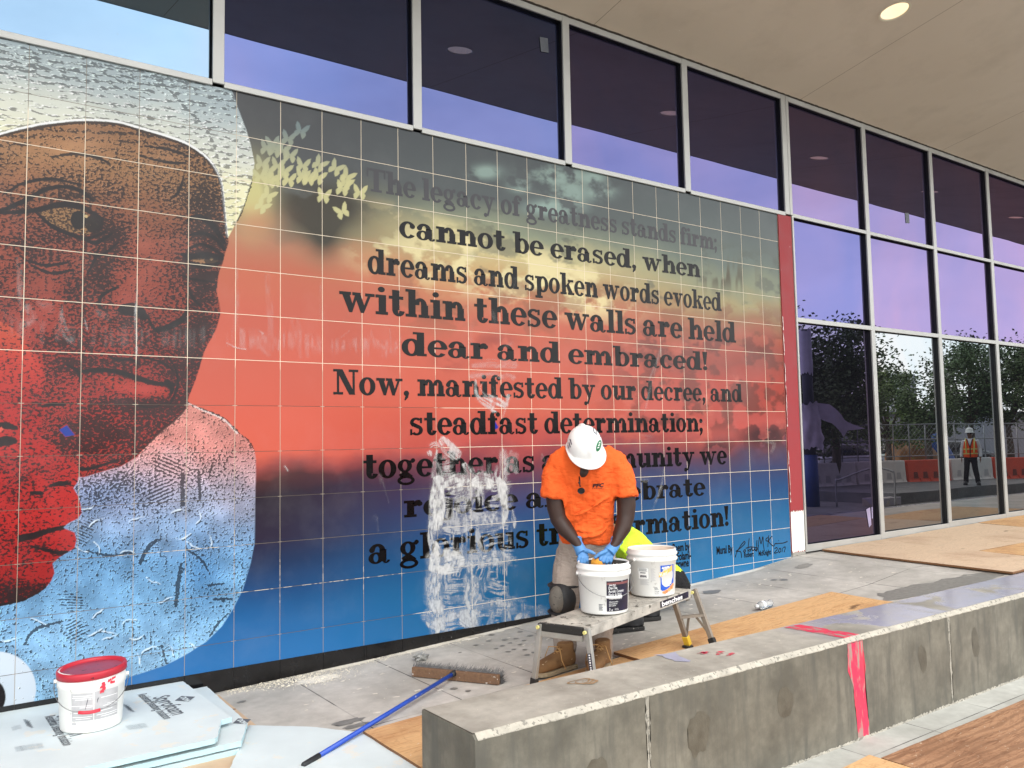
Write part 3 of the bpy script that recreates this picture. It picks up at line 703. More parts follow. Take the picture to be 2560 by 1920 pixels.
sc_ = sc_ * (1 - .5 * blob(250, 1235, 130, 60))[..., None] + col(44, 100, 160) * (.5 * blob(250, 1235, 130, 60))[..., None]
sc_ = sc_ * (1 - .55 * blob(505, 1440, 46, 90))[..., None] + col(62, 120, 176) * (.55 * blob(505, 1440, 46, 90))[..., None]
mot = fbm(PX / 46, PY / 40, 131, 5); sc_ = np.minimum(sc_ * (1 + 1.1 * (mot - .5))[..., None], .8)
blend(ms, sc_)
Ds = .33 + .3 * (fbm(PX / 40, PY / 40, 93, 4) - .5) + .2 * blob(290, 1220, 120, 60) + .16 * blob(480, 1180, 120, 70) - .1 * blob(200, 1500, 140, 60)
def bead(cx, cy, rx, ry, ang, per):
    global Ds
    c, s_ = math.cos(ang), math.sin(ang); dx, dy = PX - cx, PY - cy; e = np.exp(-(((dx * c + dy * s_) / rx) ** 2 + ((-dx * s_ + dy * c) / ry) ** 2) ** 2)
    w = np.sin((-dx * s_ + dy * c + .12 * (dx * c + dy * s_) + 4 * (n2 - .5)) * 2 * math.pi / per); Ds = Ds * (1 - e * .6) + e * np.clip(.36 + .46 * w, 0, 1)
bead(420, 1165, 38, 26, .5, 8.5); bead(400, 1230, 34, 36, -.3, 8.5); bead(182, 1505, 38, 26, .15, 7); bead(190, 1575, 28, 34, -.35, 7.5); bead(212, 1330, 20, 42, .5, 7)
for p, w in ((q4([(1170, 1400), (1175, 1600)]), [9, 10]), (q4([(1280, 1390), (1284, 1550)]), [8, 8]), (q7([(1165, 330), (1150, 430), (1130, 600)]), [6, 11, 7]), (q7([(900, 330), (960, 220), (1020, 180)]), [8, 10, 3]), (q7([(560, 250), (700, 280), (860, 262)]), [3, 5, 3]), (q7([(160, 850), (220, 760), (400, 700)]), [4, 8, 3]), (q7([(1340, 470), (1440, 460)]), [4, 4]), (q7([(1380, 560), (1490, 560)]), [5, 4]), (q7([(1040, 860), (1070, 980)]), [5, 4]), (q7([(1200, 240), (1290, 300), (1350, 400)]), [5, 5, 2]), (q7([(1480, 640), (1400, 720), (1350, 800)]), [3, 5, 2]), (q4([(1340, 1430), (1370, 1330)]), [3, 4])):
    d, _, _ = stroke(p, w); Ds = np.maximum(Ds, np.where(d > -6, SS(-2.5, 1, d + jag * .6), 0) * .85)
DEN = np.where(shirt > -1, np.clip(Ds, 0, 1) * ms, DEN); INK = np.where(shirt > 0, .9, INK); EDGE = np.where(shirt > 0, .62, EDGE)
rl = random.Random(31)
for k in range(34):                                           # stitched floral relief: paired light and dark lines
    cx, cy = rl.uniform(30, 630), rl.uniform(1180, 1700)
    a0 = rl.uniform(0, 6.28); pts_ = []
    for j in range(5): pts_.append((cx, cy)); a0 += rl.uniform(-.7, .7); cx += 11 * math.cos(a0); cy += 9 * math.sin(a0)
    d, _, _ = stroke(pts_, [1, 2.5, 3.5, 2.5, 1]); kk = np.where((d > -4) & (shirt > 2), SS(-1.2, 1, d + jag * .6), 0); DEN = np.maximum(DEN, kk * .8)
    d, _, _ = stroke([(x - 2, y - 3) for x, y in pts_], [.6, 1.8, 2.6, 1.8, .6]); kk = np.where((d > -4) & (shirt > 2), SS(-1.2, 1, d + jag * .6), 0); blend(kk * .7, np.array([.66, .74, .80])); DEN = DEN * (1 - kk)
d, _, _ = stroke([(x - 2.5, y + 2.5) for x, y in q4([(1205, 937), (1300, 980), (1440, 1042), (1530, 1130)])], [3, 4, 5, 5]); blend(np.where(d > -3, SS(-.8, .8, d + jag * .4), 0), col(236, 214, 210))
d, _, _ = stroke(q4([(1205, 937), (1300, 980), (1440, 1042), (1530, 1130), (1600, 1188), (1635, 1250)]), 3); DEN = np.maximum(DEN, np.where(d > -3, SS(-1, .8, d + jag), 0) * .8)
d, _, _ = stroke(q4([(1205, 937), (1190, 985), (1130, 1052), (1050, 1112), (990, 1172), (920, 1242)]), [2, 4, 6, 5, 3]); DEN = np.maximum(DEN, np.where(d > -3, SS(-1, 1, d + jag * .5), 0))

# --- figure B: a red profile at the lower left
prof_ = q4([(-600, 380), (0, 420), (60, 448), (140, 520), (200, 600), (275, 680), (290, 800), (262, 950), (268, 1165), (350, 1222), (430, 1292), (490, 1342), (505, 1400), (502, 1450), (472, 1492), (500, 1540), (518, 1600), (524, 1646)]) + q7([(530, 0), (500, 42), (440, 72), (402, 102), (480, 132), (492, 180), (480, 232), (430, 262), (380, 292), (338, 330), (350, 392), (330, 442), (290, 492), (230, 532), (150, 572), (0, 607), (-600, 690)])
pf = inside(prof_)
mp_ = SS(-1, 1, pf + jag * .2) * (1 - .9 * blob(275, 960, 34, 130) * SS(0, 1, pf))
mp_ = np.where((pf > -2) & (PX > 60) & (PY < 1080), SS(-14, 14, pf), mp_)
pc = stops([(5.2, (206, 92, 62)), (6.2, (200, 62, 50)), (7, (182, 44, 42)), (9, (192, 46, 44)), (9.8, (178, 40, 40)), (10.6, (160, 38, 36)), (11.2, (126, 30, 28)), (12, (60, 22, 18))], VV)
blend(mp_, pc)
Db = .36 + .3 * (fbm(PX / 34, PY / 24, 97, 4) - .5) + .18 * blob(120, 1010, 60, 50) + .08 * blob(40, 1370, 160, 40) - .16 * blob(170, 1335, 50, 22) - .14 * blob(130, 1440, 50, 24) + .42 * blob(20, 1490, 150, 36)  - .1 * blob(60, 820, 60, 40) + .1 * blob(60, 1200, 60, 80)
D0, D = D, Db
line(q4([(-40, 1110), (20, 1090), (100, 1105)]), [10, 14, 6]); line(q4([(-40, 1210), (30, 1190), (95, 1190)]), [18, 20, 8]); line(q4([(320, 1480), (380, 1465), (450, 1462)]), [3, 10, 4]); line(q4([(200, 1525), (270, 1525)]), [5, 6]); line(q7([(130, 170), (220, 150), (320, 120), (430, 92)]), [14, 12, 9, 5]); line(q7([(200, 220), (280, 240), (380, 262), (440, 255)]), [3, 6, 7, 3]); line(q7([(0, 600), (150, 570), (240, 528), (300, 480)]), [6, 6, 5, 3])
blend(mp_ * np.clip((Db - .34) * 1.5, 0, .7), pc * .14); blend(mp_ * LNM * .85, np.array([.012, .008, .008]))
DEN = np.where(pf > -2, np.clip(D, 0, 1) * mp_ + DEN * (1 - mp_), DEN); EDGE = np.where(pf > 1, 0, EDGE); INK = np.where(pf > 1, .95, INK)
ey = inside(q4([(-20, 1120), (10, 1095), (25, 1115), (0, 1135)])); blend(SS(-1, 1, ey), col(216, 92, 76)); DEN = np.where(ey > 0, .1, DEN)
# white disc with a dark centre, lower left corner
dd = np.hypot((PX + 6) / 96, (PY - 1722) / 93) - 1; k = SS(.012, -.012, dd); blend(k, col(214, 226, 238)); DEN = DEN * (1 - k) + k * .08
dd = np.hypot((PX + 14) / 28, (PY - 1742) / 40) - 1; k = SS(.04, -.04, dd); blend(k, col(26, 20, 22))

# --- butterflies
def butterfly(cx, cy, s_, ang):
    w1 = [(0, -2), (-4, -9), (-10, -17), (-18, -21), (-18, -10), (-14, -1), (-6, 4), (0, 4)]; w2 = [(0, 0), (-12, 1), (-16, 7), (-14, 15), (-10, 20), (-5, 15), (0, 6)]
    m = np.zeros(PX.shape)
    for w in (w1, w2):
        for sg in (1, -1):
            c, q = math.cos(ang), math.sin(ang); pts = [((sg * x * c - y * q) * s_ + cx, (sg * x * q + y * c) * s_ + cy) for x, y in w]
            m = np.maximum(m, SS(-.9, .9, inside(pts)))
    return m
BF = [(905, 275, .25), (715, 390, .15), (400, 530, .1), (480, 470, -.1), (740, 640, .1), (520, 560, .2), (330, 760, .1), (560, 790, .1), (430, 850, .3), (930, 790, .1), (1180, 770, .55), (1420, 830, .5), (1590, 950, .5), (720, 1000, .1), (930, 960, .1), (1010, 980, .0), (1160, 960, .35), (1520, 1130, .15), (1775, 1190, .05), (1240, 1240, .1), (1510, 1470, -.5), (420, 1230, .5), (330, 1390, .6), (520, 1000, .1), (300, 950, -.2), (640, 560, .2), (1560, 1060, .4), (450, 1010, .2), (660, 860, .3)]
for x, y, a_ in BF:
    cx, cy = 600 + x / 5.925, 280 + y / 5.925; k = butterfly(cx, cy, .96, a_ + .08)
    t = np.clip((PY - 320) / 130, 0, 1)[..., None]
    m3_ = np.clip(k, 0, 1)[..., None] * .93; RGBA_ = RGBA_ * (1 - m3_) + (col(134, 152, 152) * (1 - t) + col(224, 218, 158) * t) * m3_

# --- scrap of blue masking tape
k = SS(-1, 1, inside(q4([(380, 1118), (430, 1088), (482, 1152), (420, 1162)]))); blend(k, col(34, 62, 160)); DEN = DEN * (1 - k)
k = SS(-1, 1, inside([(1236, 1050), (1246, 1068), (1243, 1072), (1236, 1073)])); blend(k, col(30, 56, 190))
# --- grout haze: knife and sponge smears
def smear(p, w, v, streak=2.6, seed=0, soft=4):
    global SME
    d, al, pe = stroke(p, w)
    nz_ = .62 * vnoise(pe / streak + 40, al / 60 + 9, seed) + .38 * vnoise(pe / streak / 2.3 + 5, al / 18, seed + 1)
    end = vnoise(pe / 3 + 3, al * 0 + 2, seed + 5)
    k = np.where(d > -8, SS(-soft * .3, soft, d + 5 * (nz_ - .5)), 0) * SS(.24, .66, nz_ + .22 * v)
    SME = np.maximum(SME, k * v)
cs = lambda L: [(1000 + x / 3.95, 1020 + y / 3.95) for x, y in L]
for i, (p, w, v) in enumerate([
    ([(375, 720), (360, 950), (350, 1150)], [20, 26, 22], .95), ([(395, 760), (410, 980), (390, 1150)], [12, 14, 9], .9), ([(330, 880), (310, 1060), (290, 1180)], [5, 9, 5], .8), ([(360, 420), (340, 560), (320, 680)], [5, 8, 5], .55), ([(370, 560), (410, 640), (440, 680)], [9, 7, 3], .35),
    ([(420, 320), (470, 390), (540, 450)], [14, 24, 22], .72), ([(300, 380), (340, 360), (400, 380)], [5, 10, 6], .6), ([(290, 440), (300, 470)], [8, 4], .6), ([(470, 760), (560, 720), (680, 690)], [18, 26, 8], .9), ([(560, 820), (640, 800), (690, 770)], [20, 22, 8], .62), ([(640, 560), (680, 620), (700, 660)], [9, 17, 9], .8),
    ([(740, 740), (800, 720), (880, 750)], [14, 30, 14], .98), ([(770, 780), (760, 840)], [18, 12], .85), ([(560, 900), (650, 860), (720, 850)], [13, 20, 12], .55), ([(640, 950), (690, 880), (720, 780)], [5, 12, 7], .6), ([(820, 1080), (900, 1080), (1000, 1130)], [12, 19, 10], .78), ([(980, 720), (1010, 800), (1020, 940)], [14, 18, 12], .92),
    ([(1020, 900), (1030, 1020), (1020, 1110)], [10, 14, 10], .9), ([(1010, 400), (1040, 500), (1030, 640)], [5, 11, 8], .6), ([(1140, 470), (1120, 560), (1150, 630)], [12, 14, 5], .28), ([(1110, 1010), (1120, 1100), (1130, 1180)], [4, 9, 3], .75), ([(450, 1120), (560, 1120), (640, 1110)], [9, 14, 9], .6), ([(440, 1190), (560, 1200), (690, 1170)], [10, 17, 9], .66),
    ([(720, 1080), (800, 1130), (820, 1060)], [16, 20, 10], .6), ([(800, 1200), (900, 1180), (990, 1150)], [10, 22, 12], .62), ([(290, 1200), (300, 1300), (330, 1420)], [7, 11, 10], .75), ([(340, 1350), (360, 1450), (340, 1560)], [14, 22, 20], .92), ([(380, 1490), (460, 1450), (560, 1460)], [14, 22, 14], .9),
    ([(400, 1560), (520, 1520), (600, 1500)], [18, 28, 14], .92), ([(300, 1580), (420, 1600), (560, 1590)], [10, 18, 10], .9), ([(600, 1600), (630, 1480), (620, 1370)], [7, 15, 9], .5), ([(770, 1270), (790, 1400), (790, 1560)], [9, 11, 10], .55), ([(840, 1480), (940, 1460), (1040, 1470)], [11, 20, 11], .85), ([(820, 1540), (930, 1520), (1030, 1500)], [11, 16, 9], .7), ([(620, 1570), (680, 1550), (690, 1600)], [8, 18, 12], .8)]):
    smear(cs(p), [x * 1.55 for x in w], v, 2.2, seed=i * 7)
ce = lambda L: [(850 + x / 2.572, 1280 + y / 2.572) for x, y in L]
for i, (p, w, v) in enumerate([
    ([(620, 440), (610, 560), (640, 660)], [16, 22, 14], .8), ([(570, 660), (640, 690), (830, 640)], [10, 16, 10], .75), ([(600, 700), (640, 740), (640, 850)], [26, 18, 10], .85), ([(860, 440), (840, 560), (880, 640)], [17, 22, 12], .85), ([(820, 690), (850, 720), (850, 790)], [28, 16, 10], .85), ([(880, 620), (1000, 580), (1080, 600)], [10, 16, 9], .7), ([(900, 780), (960, 720), (980, 650)], [5, 11, 7], .55),
    ([(1060, 620), (1070, 680), (1060, 740)], [9, 16, 8], .6), ([(1140, 690), (1170, 680), (1210, 690)], [10, 18, 10], .85), ([(1180, 600), (1180, 640)], [9, 6], .6), ([(1290, 620), (1300, 680)], [12, 16], .35), ([(700, 560), (800, 560), (880, 600)], [6, 14, 6], .5), ([(560, 570), (600, 560)], [2, 3], .8), ([(970, 450), (975, 490)], [4, 4], .8), ([(985, 425), (1005, 425)], [3, 3], .8), ([(1030, 600), (1090, 560), (1190, 570)], [6, 10, 5], .35), ([(580, 800), (620, 840)], [8, 12], .6), ([(900, 760), (1000, 730), (1100, 715)], [3, 6, 4], .7)]):
    smear(ce(p), [x * 1.6 for x in w], v, 2.2, seed=300 + i * 7)
c5 = lambda L: [(850 + x / 2.572, 640 + y / 2.572) for x, y in L]
for i, (p, w, v) in enumerate([([(860, 700), (980, 690), (1120, 700)], [18, 24, 18], .22), ([(850, 770), (960, 760), (1110, 780)], [18, 22, 16], .25), ([(870, 800), (880, 900), (960, 960)], [5, 12, 22], .6), ([(930, 900), (1000, 930), (1060, 960)], [14, 22, 14], .78), ([(990, 960), (980, 990), (1000, 1000)], [9, 12, 6], .8), ([(1080, 900), (1070, 960), (1045, 1040)], [10, 9, 3], .5), ([(990, 840), (1000, 890)], [3, 3], .7), ([(920, 810), (900, 850), (940, 900)], [2, 3, 4], .6),
        ([(320, 470), (325, 560), (330, 620)], [4, 3, 9], .4), ([(390, 480), (380, 560), (350, 600)], [2, 2, 4], .6), ([(200, 480), (230, 560), (290, 600)], [6, 22, 10], .16), ([(140, 500), (120, 590)], [2, 3], .5), ([(60, 370), (0, 450)], [2, 2], .4), ([(-10, 540), (60, 480)], [2, 3], .5), ([(2060, 600), (2000, 800), (1960, 1000)], [6, 12, 4], .18), ([(2080, 1370), (2060, 1500), (2000, 1640)], [3, 7, 3], .3), ([(1100, 1260), (1090, 1340), (1130, 1390)], [10, 14, 8], .26)]):
    smear(c5(p), w, v, seed=600 + i * 7)
for i, (p, w, v) in enumerate([([(120, 20), (130, 200), (140, 330)], [8, 12, 12], .22), ([(400, 330), (400, 450), (450, 540)], [6, 16, 12], .28), ([(250, 300), (330, 340)], [12, 14], .15), ([(180, 330), (200, 400), (140, 450)], [14, 18, 10], .25), ([(640, 360), (700, 400)], [16, 10], .18), ([(880, 200), (872, 440), (880, 640)], [3, 6, 4], .75), ([(540, 390), (560, 470)], [2, 5], .5), ([(1200, 400), (1200, 560)], [2, 8], .25), ([(1520, 80), (1525, 300), (1510, 560)], [5, 8, 6], .2),
        ([(1720, 130), (1730, 330), (1740, 600)], [9, 14, 10], .14), ([(1460, 560), (1520, 590), (1580, 600)], [3, 4, 2], .6), ([(1660, 470), (1690, 500)], [3, 4], .6), ([(1612, 440), (1608, 560)], [2, 2], .5), ([(1640, 520), (1720, 620)], [18, 14], .14), ([(1800, 480), (1790, 600)], [4, 6], .3), ([(1960, 540), (2000, 500)], [4, 3], .4), ([(1960, 560), (2060, 610)], [4, 3], .5), ([(1900, 420), (1920, 560)], [16, 12], .16), ([(2060, 200), (2065, 400)], [6, 10], .18), ([(1830, 1350), (1850, 1380)], [3, 4], .7), ([(170, 1240), (160, 1400)], [1.5, 2], .5)]):
    smear(q4(p), [x * 1.5 for x in w], v * .8, 3, seed=900 + i * 7)
for i in range(26):                                           # light diagonal wipe marks over the lettering
    x = rs.uniform(860, 1950); y = rs.uniform(720, 1330); smear([(x, y), (x + rs.uniform(-10, 30), y + rs.uniform(-40, 40)), (x + rs.uniform(-30, 30), y + rs.uniform(-70, 70))], [2, rs.uniform(4, 14), 2], rs.uniform(.05, .13), seed=1300 + i)
for i, (p, w, v) in enumerate([([(370, 700), (355, 950), (360, 1200)], 38, .5), ([(450, 1120), (700, 1110), (1000, 1130)], 32, .42), ([(330, 1500), (640, 1470), (1020, 1480)], 46, .5), ([(1015, 440), (1030, 800), (1030, 1130)], 22, .45), ([(460, 740), (660, 760), (880, 760)], 34, .45)]):
    smear(cs(p), w, v, 1.3, seed=2000 + i * 9, soft=9)
for i, (p, w, v) in enumerate([([(600, 440), (620, 640), (640, 850)], 48, .5), ([(840, 440), (850, 620), (850, 790)], 44, .46), ([(560, 670), (830, 640), (1100, 600)], 34, .45), ([(1060, 640), (1180, 630), (1310, 640)], 30, .28), ([(580, 520), (700, 500), (900, 470)], 30, .3)]):
    smear(ce(p), w, v, 1.3, seed=2100 + i * 9, soft=9)
pm = SS(0, 26, inside([(1066, 1340), (1085, 1200), (1100, 1110), (1170, 1180), (1240, 1150), (1282, 1180), (1288, 1390), (1300, 1570), (1220, 1590), (1140, 1590), (1080, 1620), (1060, 1560), (1056, 1440)]) + 40 * (fbm(PX / 26, PY / 34, 210, 4) - .5))
wx_ = 26 * fbm(PX / 50, PY / 50, 213, 3); wy_ = 26 * fbm(PX / 50, PY / 50, 214, 3); hv_ = SS(.44, .56, fbm(PX / 46, PY / 46, 220, 3))
st1 = vnoise((PX + wx_) / 2.6, PY / 46, 211) * (1 - hv_) + vnoise(PX / 40, (PY + wy_) / 2.6, 212) * hv_
SME = np.maximum(SME, pm * SS(.42, .68, st1 + .6 * (fbm(PX / 30, PY / 40, 215, 4) - .5)) * .55)
pm = SS(0, 30, inside([(560, 805), (1000, 845), (1010, 900), (860, 905), (560, 885)]) + 60 * (fbm(PX / 40, PY / 26, 216, 4) - .55)); SME = np.maximum(SME, pm * SS(.35, .75, vnoise(PX / 5, PY / 70, 217)) * .17)
pm = SS(0, 30, inside([(0, 770), (230, 800), (540, 810), (540, 880), (200, 880), (0, 850)]) + 60 * (fbm(PX / 40, PY / 26, 218, 4) - .55)); SME = np.maximum(SME, pm * SS(.35, .75, vnoise(PX / 6, PY / 60, 219)) * .07)
# --- joints: pale grout where the grouting is done, dark where it is still open
done = np.clip(SS(9.0, 9.3, UU + .9 * SS(10, 12.5, VV)) + SS(6.35, 6.1, VV), 0, 1)
done = done * (1 - .75 * SS(1.35, 1.2, VV) * SS(4.2, 3.8, UU))
patchy = SS(.35, .65, vnoise(UU * 17, VV * 17 + 50, 77)); vert_ = np.abs((UU % 1) - .5) > .45
done = np.maximum(done, np.where(vert_, .34 + .25 * SS(9.5, 7, VV), .10 + .3 * patchy * SS(6.9, 6.1, VV)) * SS(6, 6.2, VV))
done = np.where((VV > 9.6) & (VV < 11.4), np.maximum(done, .15 + .5 * patchy * SS(.4, .5, vnoise(UU * .8, VV * .9, 5))), done)

nr, nc = XX.shape
co = np.stack([XX, np.zeros_like(XX), ZZ], -1).reshape(-1, 3)
idx = np.arange(nr * nc).reshape(nr, nc)
quads = np.stack([idx[1:, :-1], idx[1:, 1:], idx[:-1, 1:], idx[:-1, :-1]], -1).reshape(-1, 4)
me = bpy.data.meshes.new('tile_panel')
me.vertices.add(len(co)); me.vertices.foreach_set('co', (co - np.array([3.5, 0, 0])).astype(np.float32).ravel())
me.loops.add(quads.size); me.loops.foreach_set('vertex_index', quads.ravel().astype(np.int32))
me.polygons.add(len(quads)); me.polygons.foreach_set('loop_start', np.arange(0, quads.size, 4, dtype=np.int32))
me.polygons.foreach_set('loop_total', np.full(len(quads), 4, dtype=np.int32))
me.update()
at = me.color_attributes.new('paint', 'FLOAT_COLOR', 'POINT'); at.data.foreach_set('color', np.concatenate([RGBA_, np.clip(DEN, 0, 1)[..., None]], -1).astype(np.float32).ravel())
at = me.color_attributes.new('over', 'FLOAT_COLOR', 'POINT'); at.data.foreach_set('color', np.stack([SME * 0, done, INK, EDGE], -1).astype(np.float32).ravel())

s = NT('glazed_mural_tile')
A = s.n('ShaderNodeAttribute', attribute_name='paint'); B = s.n('ShaderNodeAttribute', attribute_name='over')
o3 = s.n('ShaderNodeSeparateColor'); s.l(B.outputs['Color'], o3.inputs[0])
smv, grv, inkv = o3.outputs; den = A.outputs['Alpha']; edge = B.outputs['Alpha']
geo = s.n('ShaderNodeNewGeometry'); pos = geo.outputs['Position']
wr_ = s.math('LESS_THAN', inkv, .8)
sh_ = s.math('MULTIPLY', s.math('GREATER_THAN', inkv, .8), s.math('GREATER_THAN', s.math('SUBTRACT', .925, inkv), 0.0))
def dots(off):
    def one(sx, k):
        mp = s.n('ShaderNodeMapping'); mp.inputs['Scale'].default_value = (sx, 1, 1); mp.inputs['Location'].default_value = (off, 0, -off)
        s.l(pos, mp.inputs[0]); return s.noise(k, 3, .6, vec=mp.outputs[0])
    a = s.mix(wr_, one(.72, 68), one(.30, 62)); a = s.mix(sh_, a, one(.9, 66))
    return a
thr = s.math('MULTIPLY_ADD', den, -.42, .71)                  # density 0 -> .71, density 1 -> .29
def over(n): return s.ramp(s.math('MULTIPLY_ADD', s.math('SUBTRACT', n, thr), 6, .5), (.3, 0.0), (.7, 1.0))
ink = over(dots(0)); ink2 = over(dots(.0030))
has = s.ramp(den, (.02, 0.0), (.07, 1.0))
ink = s.math('MULTIPLY', ink, has)
lite = s.math('MULTIPLY', s.math('MULTIPLY', s.math('SUBTRACT', ink2, ink), edge), has)
br = s.n('ShaderNodeVectorMath', operation='MULTIPLY_ADD'); s.l(A.outputs['Color'], br.inputs[0]); br.inputs[1].default_value = (1.9, 1.9, 1.8); br.inputs[2].default_value = (.06, .055, .045)
brm = s.n('ShaderNodeVectorMath', operation='MINIMUM'); s.l(br.outputs[0], brm.inputs[0]); brm.inputs[1].default_value = (.86, .86, .86)
c = s.mix(s.math('MAXIMUM', lite, 0), A.outputs['Color'], brm.outputs[0])
c = s.mix(s.math('MULTIPLY', ink, inkv), c, s.mix(.08, (.010, .009, .010, 1), A.outputs['Color']))
px_ = s.sep(pos)
def jl(v, w):
    f = s.math('FRACT', v); return s.math('GREATER_THAN', s.math('ABSOLUTE', s.math('SUBTRACT', f, .5)), s.math('SUBTRACT', .5, w))
uu = s.math('DIVIDE', px_[0], T); vv_ = s.math('SUBTRACT', ZV0, s.math('DIVIDE', px_[2], T))
wob = s.math('MULTIPLY', s.math('SUBTRACT', s.noise(7, 3, .5, vec=pos), .5), .010)
gw = s.math('MULTIPLY_ADD', grv, .0018, .0046)
jm = s.math('MAXIMUM', jl(s.math('ADD', uu, wob), gw), jl(s.math('ADD', vv_, wob), gw))
gcol = s.mix(grv, rgb(40, 30, 30), rgb(226, 211, 188))
# each tile's own faint tone and tilt
wn = s.n('ShaderNodeTexWhiteNoise', noise_dimensions='2D'); cb = s.n('ShaderNodeCombineXYZ')
s.l(s.math('FLOOR', uu), cb.inputs[0]); s.l(s.math('FLOOR', vv_), cb.inputs[1]); s.l(cb.outputs[0], wn.inputs[0])
c = s.mix(s.math('MULTIPLY', wn.outputs[0], .10), c, (.02, .02, .025, 1))
c = s.mix(jm, c, gcol)
sm2 = s.math('MULTIPLY', smv, s.ramp(s.noise(60, 4, .6, vec=pos, sc=(1, 1, .3)), (.3, .72), (.6, 1.0)))
c = s.mix(sm2, c, rgb(226, 226, 226))
film = s.ramp(s.noise(2.4, 5, .6, vec=pos), (.5, 0.0), (.8, .03))
c = s.mix(film, c, rgb(220, 220, 220))
ro = s.math('ADD', s.math('MAXIMUM', s.math('MULTIPLY', sm2, .6), s.math('MULTIPLY', jm, .7)), s.ramp(s.noise(5, 5, .6, vec=pos), (.3, .10), (.7, .20)))
vm = s.n('ShaderNodeVectorMath', operation='SUBTRACT'); s.l(wn.outputs['Color'], vm.inputs[0]); vm.inputs[1].default_value = (.5, .5, .5)
vs_ = s.n('ShaderNodeVectorMath', operation='SCALE'); s.l(vm.outputs[0], vs_.inputs[0]); vs_.inputs['Scale'].default_value = .018
va = s.n('ShaderNodeVectorMath', operation='ADD'); s.l(geo.outputs['Normal'], va.inputs[0]); s.l(vs_.outputs[0], va.inputs[1])
bp = s.n('ShaderNodeBump', invert=True); bp.inputs['Strength'].default_value = .5; bp.inputs['Distance'].default_value = .002; s.l(jm, bp.inputs['Height']); s.l(va.outputs[0], bp.inputs['Normal'])
P = s.bsdf(c, ro, 0, .20); s.l(bp.outputs[0], P.inputs['Normal'])
M['mural'] = s.m; me.materials.append(s.m)
mural = thing('tile_mural', (3.5, 0, 0), 'glossy square tile mural of two faces, butterflies and a poem on sunset sky', 'mural')
o = bpy.data.objects.new('tile_panel', me); COL.objects.link(o); o.parent = mural
obj('wall_core', bx(MUR_X0, MUR_X1 + .20, .004, .10, -.3, 3.928), M['kerb'], mural)
bm = BM()
M['base'] = mat('black_base_tile', rgb(17, 16, 17), .22, .25, 12, .06, 60, speck=rgb(200, 198, 190), speck_amt=.70, speck_scale=26)
x = MUR_X0
while x < 6.9:
    k = math.floor(x / T + 1) * T; k = min(max(k, x + .02), 6.9)
    box(bm, x + .0012, k - .0012, -.004, .002, -.3, ZBOT - .001); x = k
obj('base_tile', bm, M['base'], mural)
# dried grout film: a thin translucent skin over tiles and letters alike
fm = SME > .02; fq = fm[1:, :-1] | fm[1:, 1:] | fm[:-1, 1:] | fm[:-1, :-1]
hq = quads[fq.ravel()]; used, inv = np.unique(hq, return_inverse=True)
hco = (co - np.array([3.5, .0030, 0]))[used]; mh = bpy.data.meshes.new('grout_film')
mh.vertices.add(len(hco)); mh.vertices.foreach_set('co', hco.astype(np.float32).ravel())
mh.loops.add(inv.size); mh.loops.foreach_set('vertex_index', inv.ravel().astype(np.int32))
mh.polygons.add(len(hq)); mh.polygons.foreach_set('loop_start', np.arange(0, inv.size, 4, dtype=np.int32)); mh.polygons.foreach_set('loop_total', np.full(len(hq), 4, dtype=np.int32)); mh.update()
at = mh.attributes.new('film', 'FLOAT', 'POINT'); at.data.foreach_set('value', np.clip(SME * (.30 + .46 * SS(.34, .56, fbm(PX / 12, PY / 22, 250, 4))), 0, 1).ravel()[used].astype(np.float32))
s = NT('dried_grout_film'); A = s.n('ShaderNodeAttribute', attribute_name='film')
d = s.n('ShaderNodeBsdfDiffuse'); s.l(s.ramp(s.noise(9, 4), (.3, rgb(218, 218, 216)), (.7, rgb(236, 235, 232))), d.inputs[0]); tr_ = s.n('ShaderNodeBsdfTransparent'); mxs = s.n('ShaderNodeMixShader')
fac_ = s.math('MULTIPLY', A.outputs['Fac'], s.ramp(s.noise(70, 4, .65, vec=s.n('ShaderNodeNewGeometry').outputs['Position'], sc=(1, 1, .35)), (.32, .62), (.58, 1.0)))
s.l(fac_, mxs.inputs[0]); s.l(tr_.outputs[0], mxs.inputs[1]); s.l(d.outputs[0], mxs.inputs[2]); s.l(mxs.outputs[0], s.out.inputs[0])
mh.materials.append(s.m); o = bpy.data.objects.new('grout_film', mh); COL.objects.link(o); o.parent = mural
# red end strip with an unpainted foot
M['red'] = mat('red_wall_paint', rgb(146, 42, 47), .6, .06, 5, .15, 60, speck=rgb(214, 190, 184), speck_amt=.72, speck_scale=16)
M['primer'] = mat('white_primer', rgb(232, 228, 220), .75, .06, 8, .3, 50)
M['mortar'] = mat('grey_mortar', rgb(150, 146, 138), .9, .2, 16, .6, 50)
obj('end_strip', bx(MUR_X1 + .001, MUR_X1 + .222, -.012, .003, .30, 3.935), M['red'], mural)
bm = BM()
xa, xb, zf = MUR_X1 + .0012, MUR_X1 + .2218, -.0135
up_ = [(xa + (xb - xa) * k / 40, .745 + rnd.uniform(-.02, .016)) for k in range(41)]
sheet(bm, [(xa, zf, .335)] + [(xa + (xb - xa) * k / 40, zf, .325 + rnd.uniform(-.012, .012)) for k in range(1, 40)] + [(xb, zf, .335)] + [(a, zf, b) for a, b in up_[::-1]])
for k in range(60):
    zz = rnd.uniform(.74, 3.2); w = rnd.uniform(.004, .016)
    if rnd.random() < .5: sheet(bm, [(xa, zf, zz), (xa + w, zf, zz + .004), (xa + w * .7, zf, zz + rnd.uniform(.02, .10)), (xa, zf, zz + .11)])
obj('primer_foot', bm, M['primer'], mural)
obj('mortar_foot', bx(MUR_X1 + .001, MUR_X1 + .222, -.016, .003, .2, .318), M['mortar'], mural)
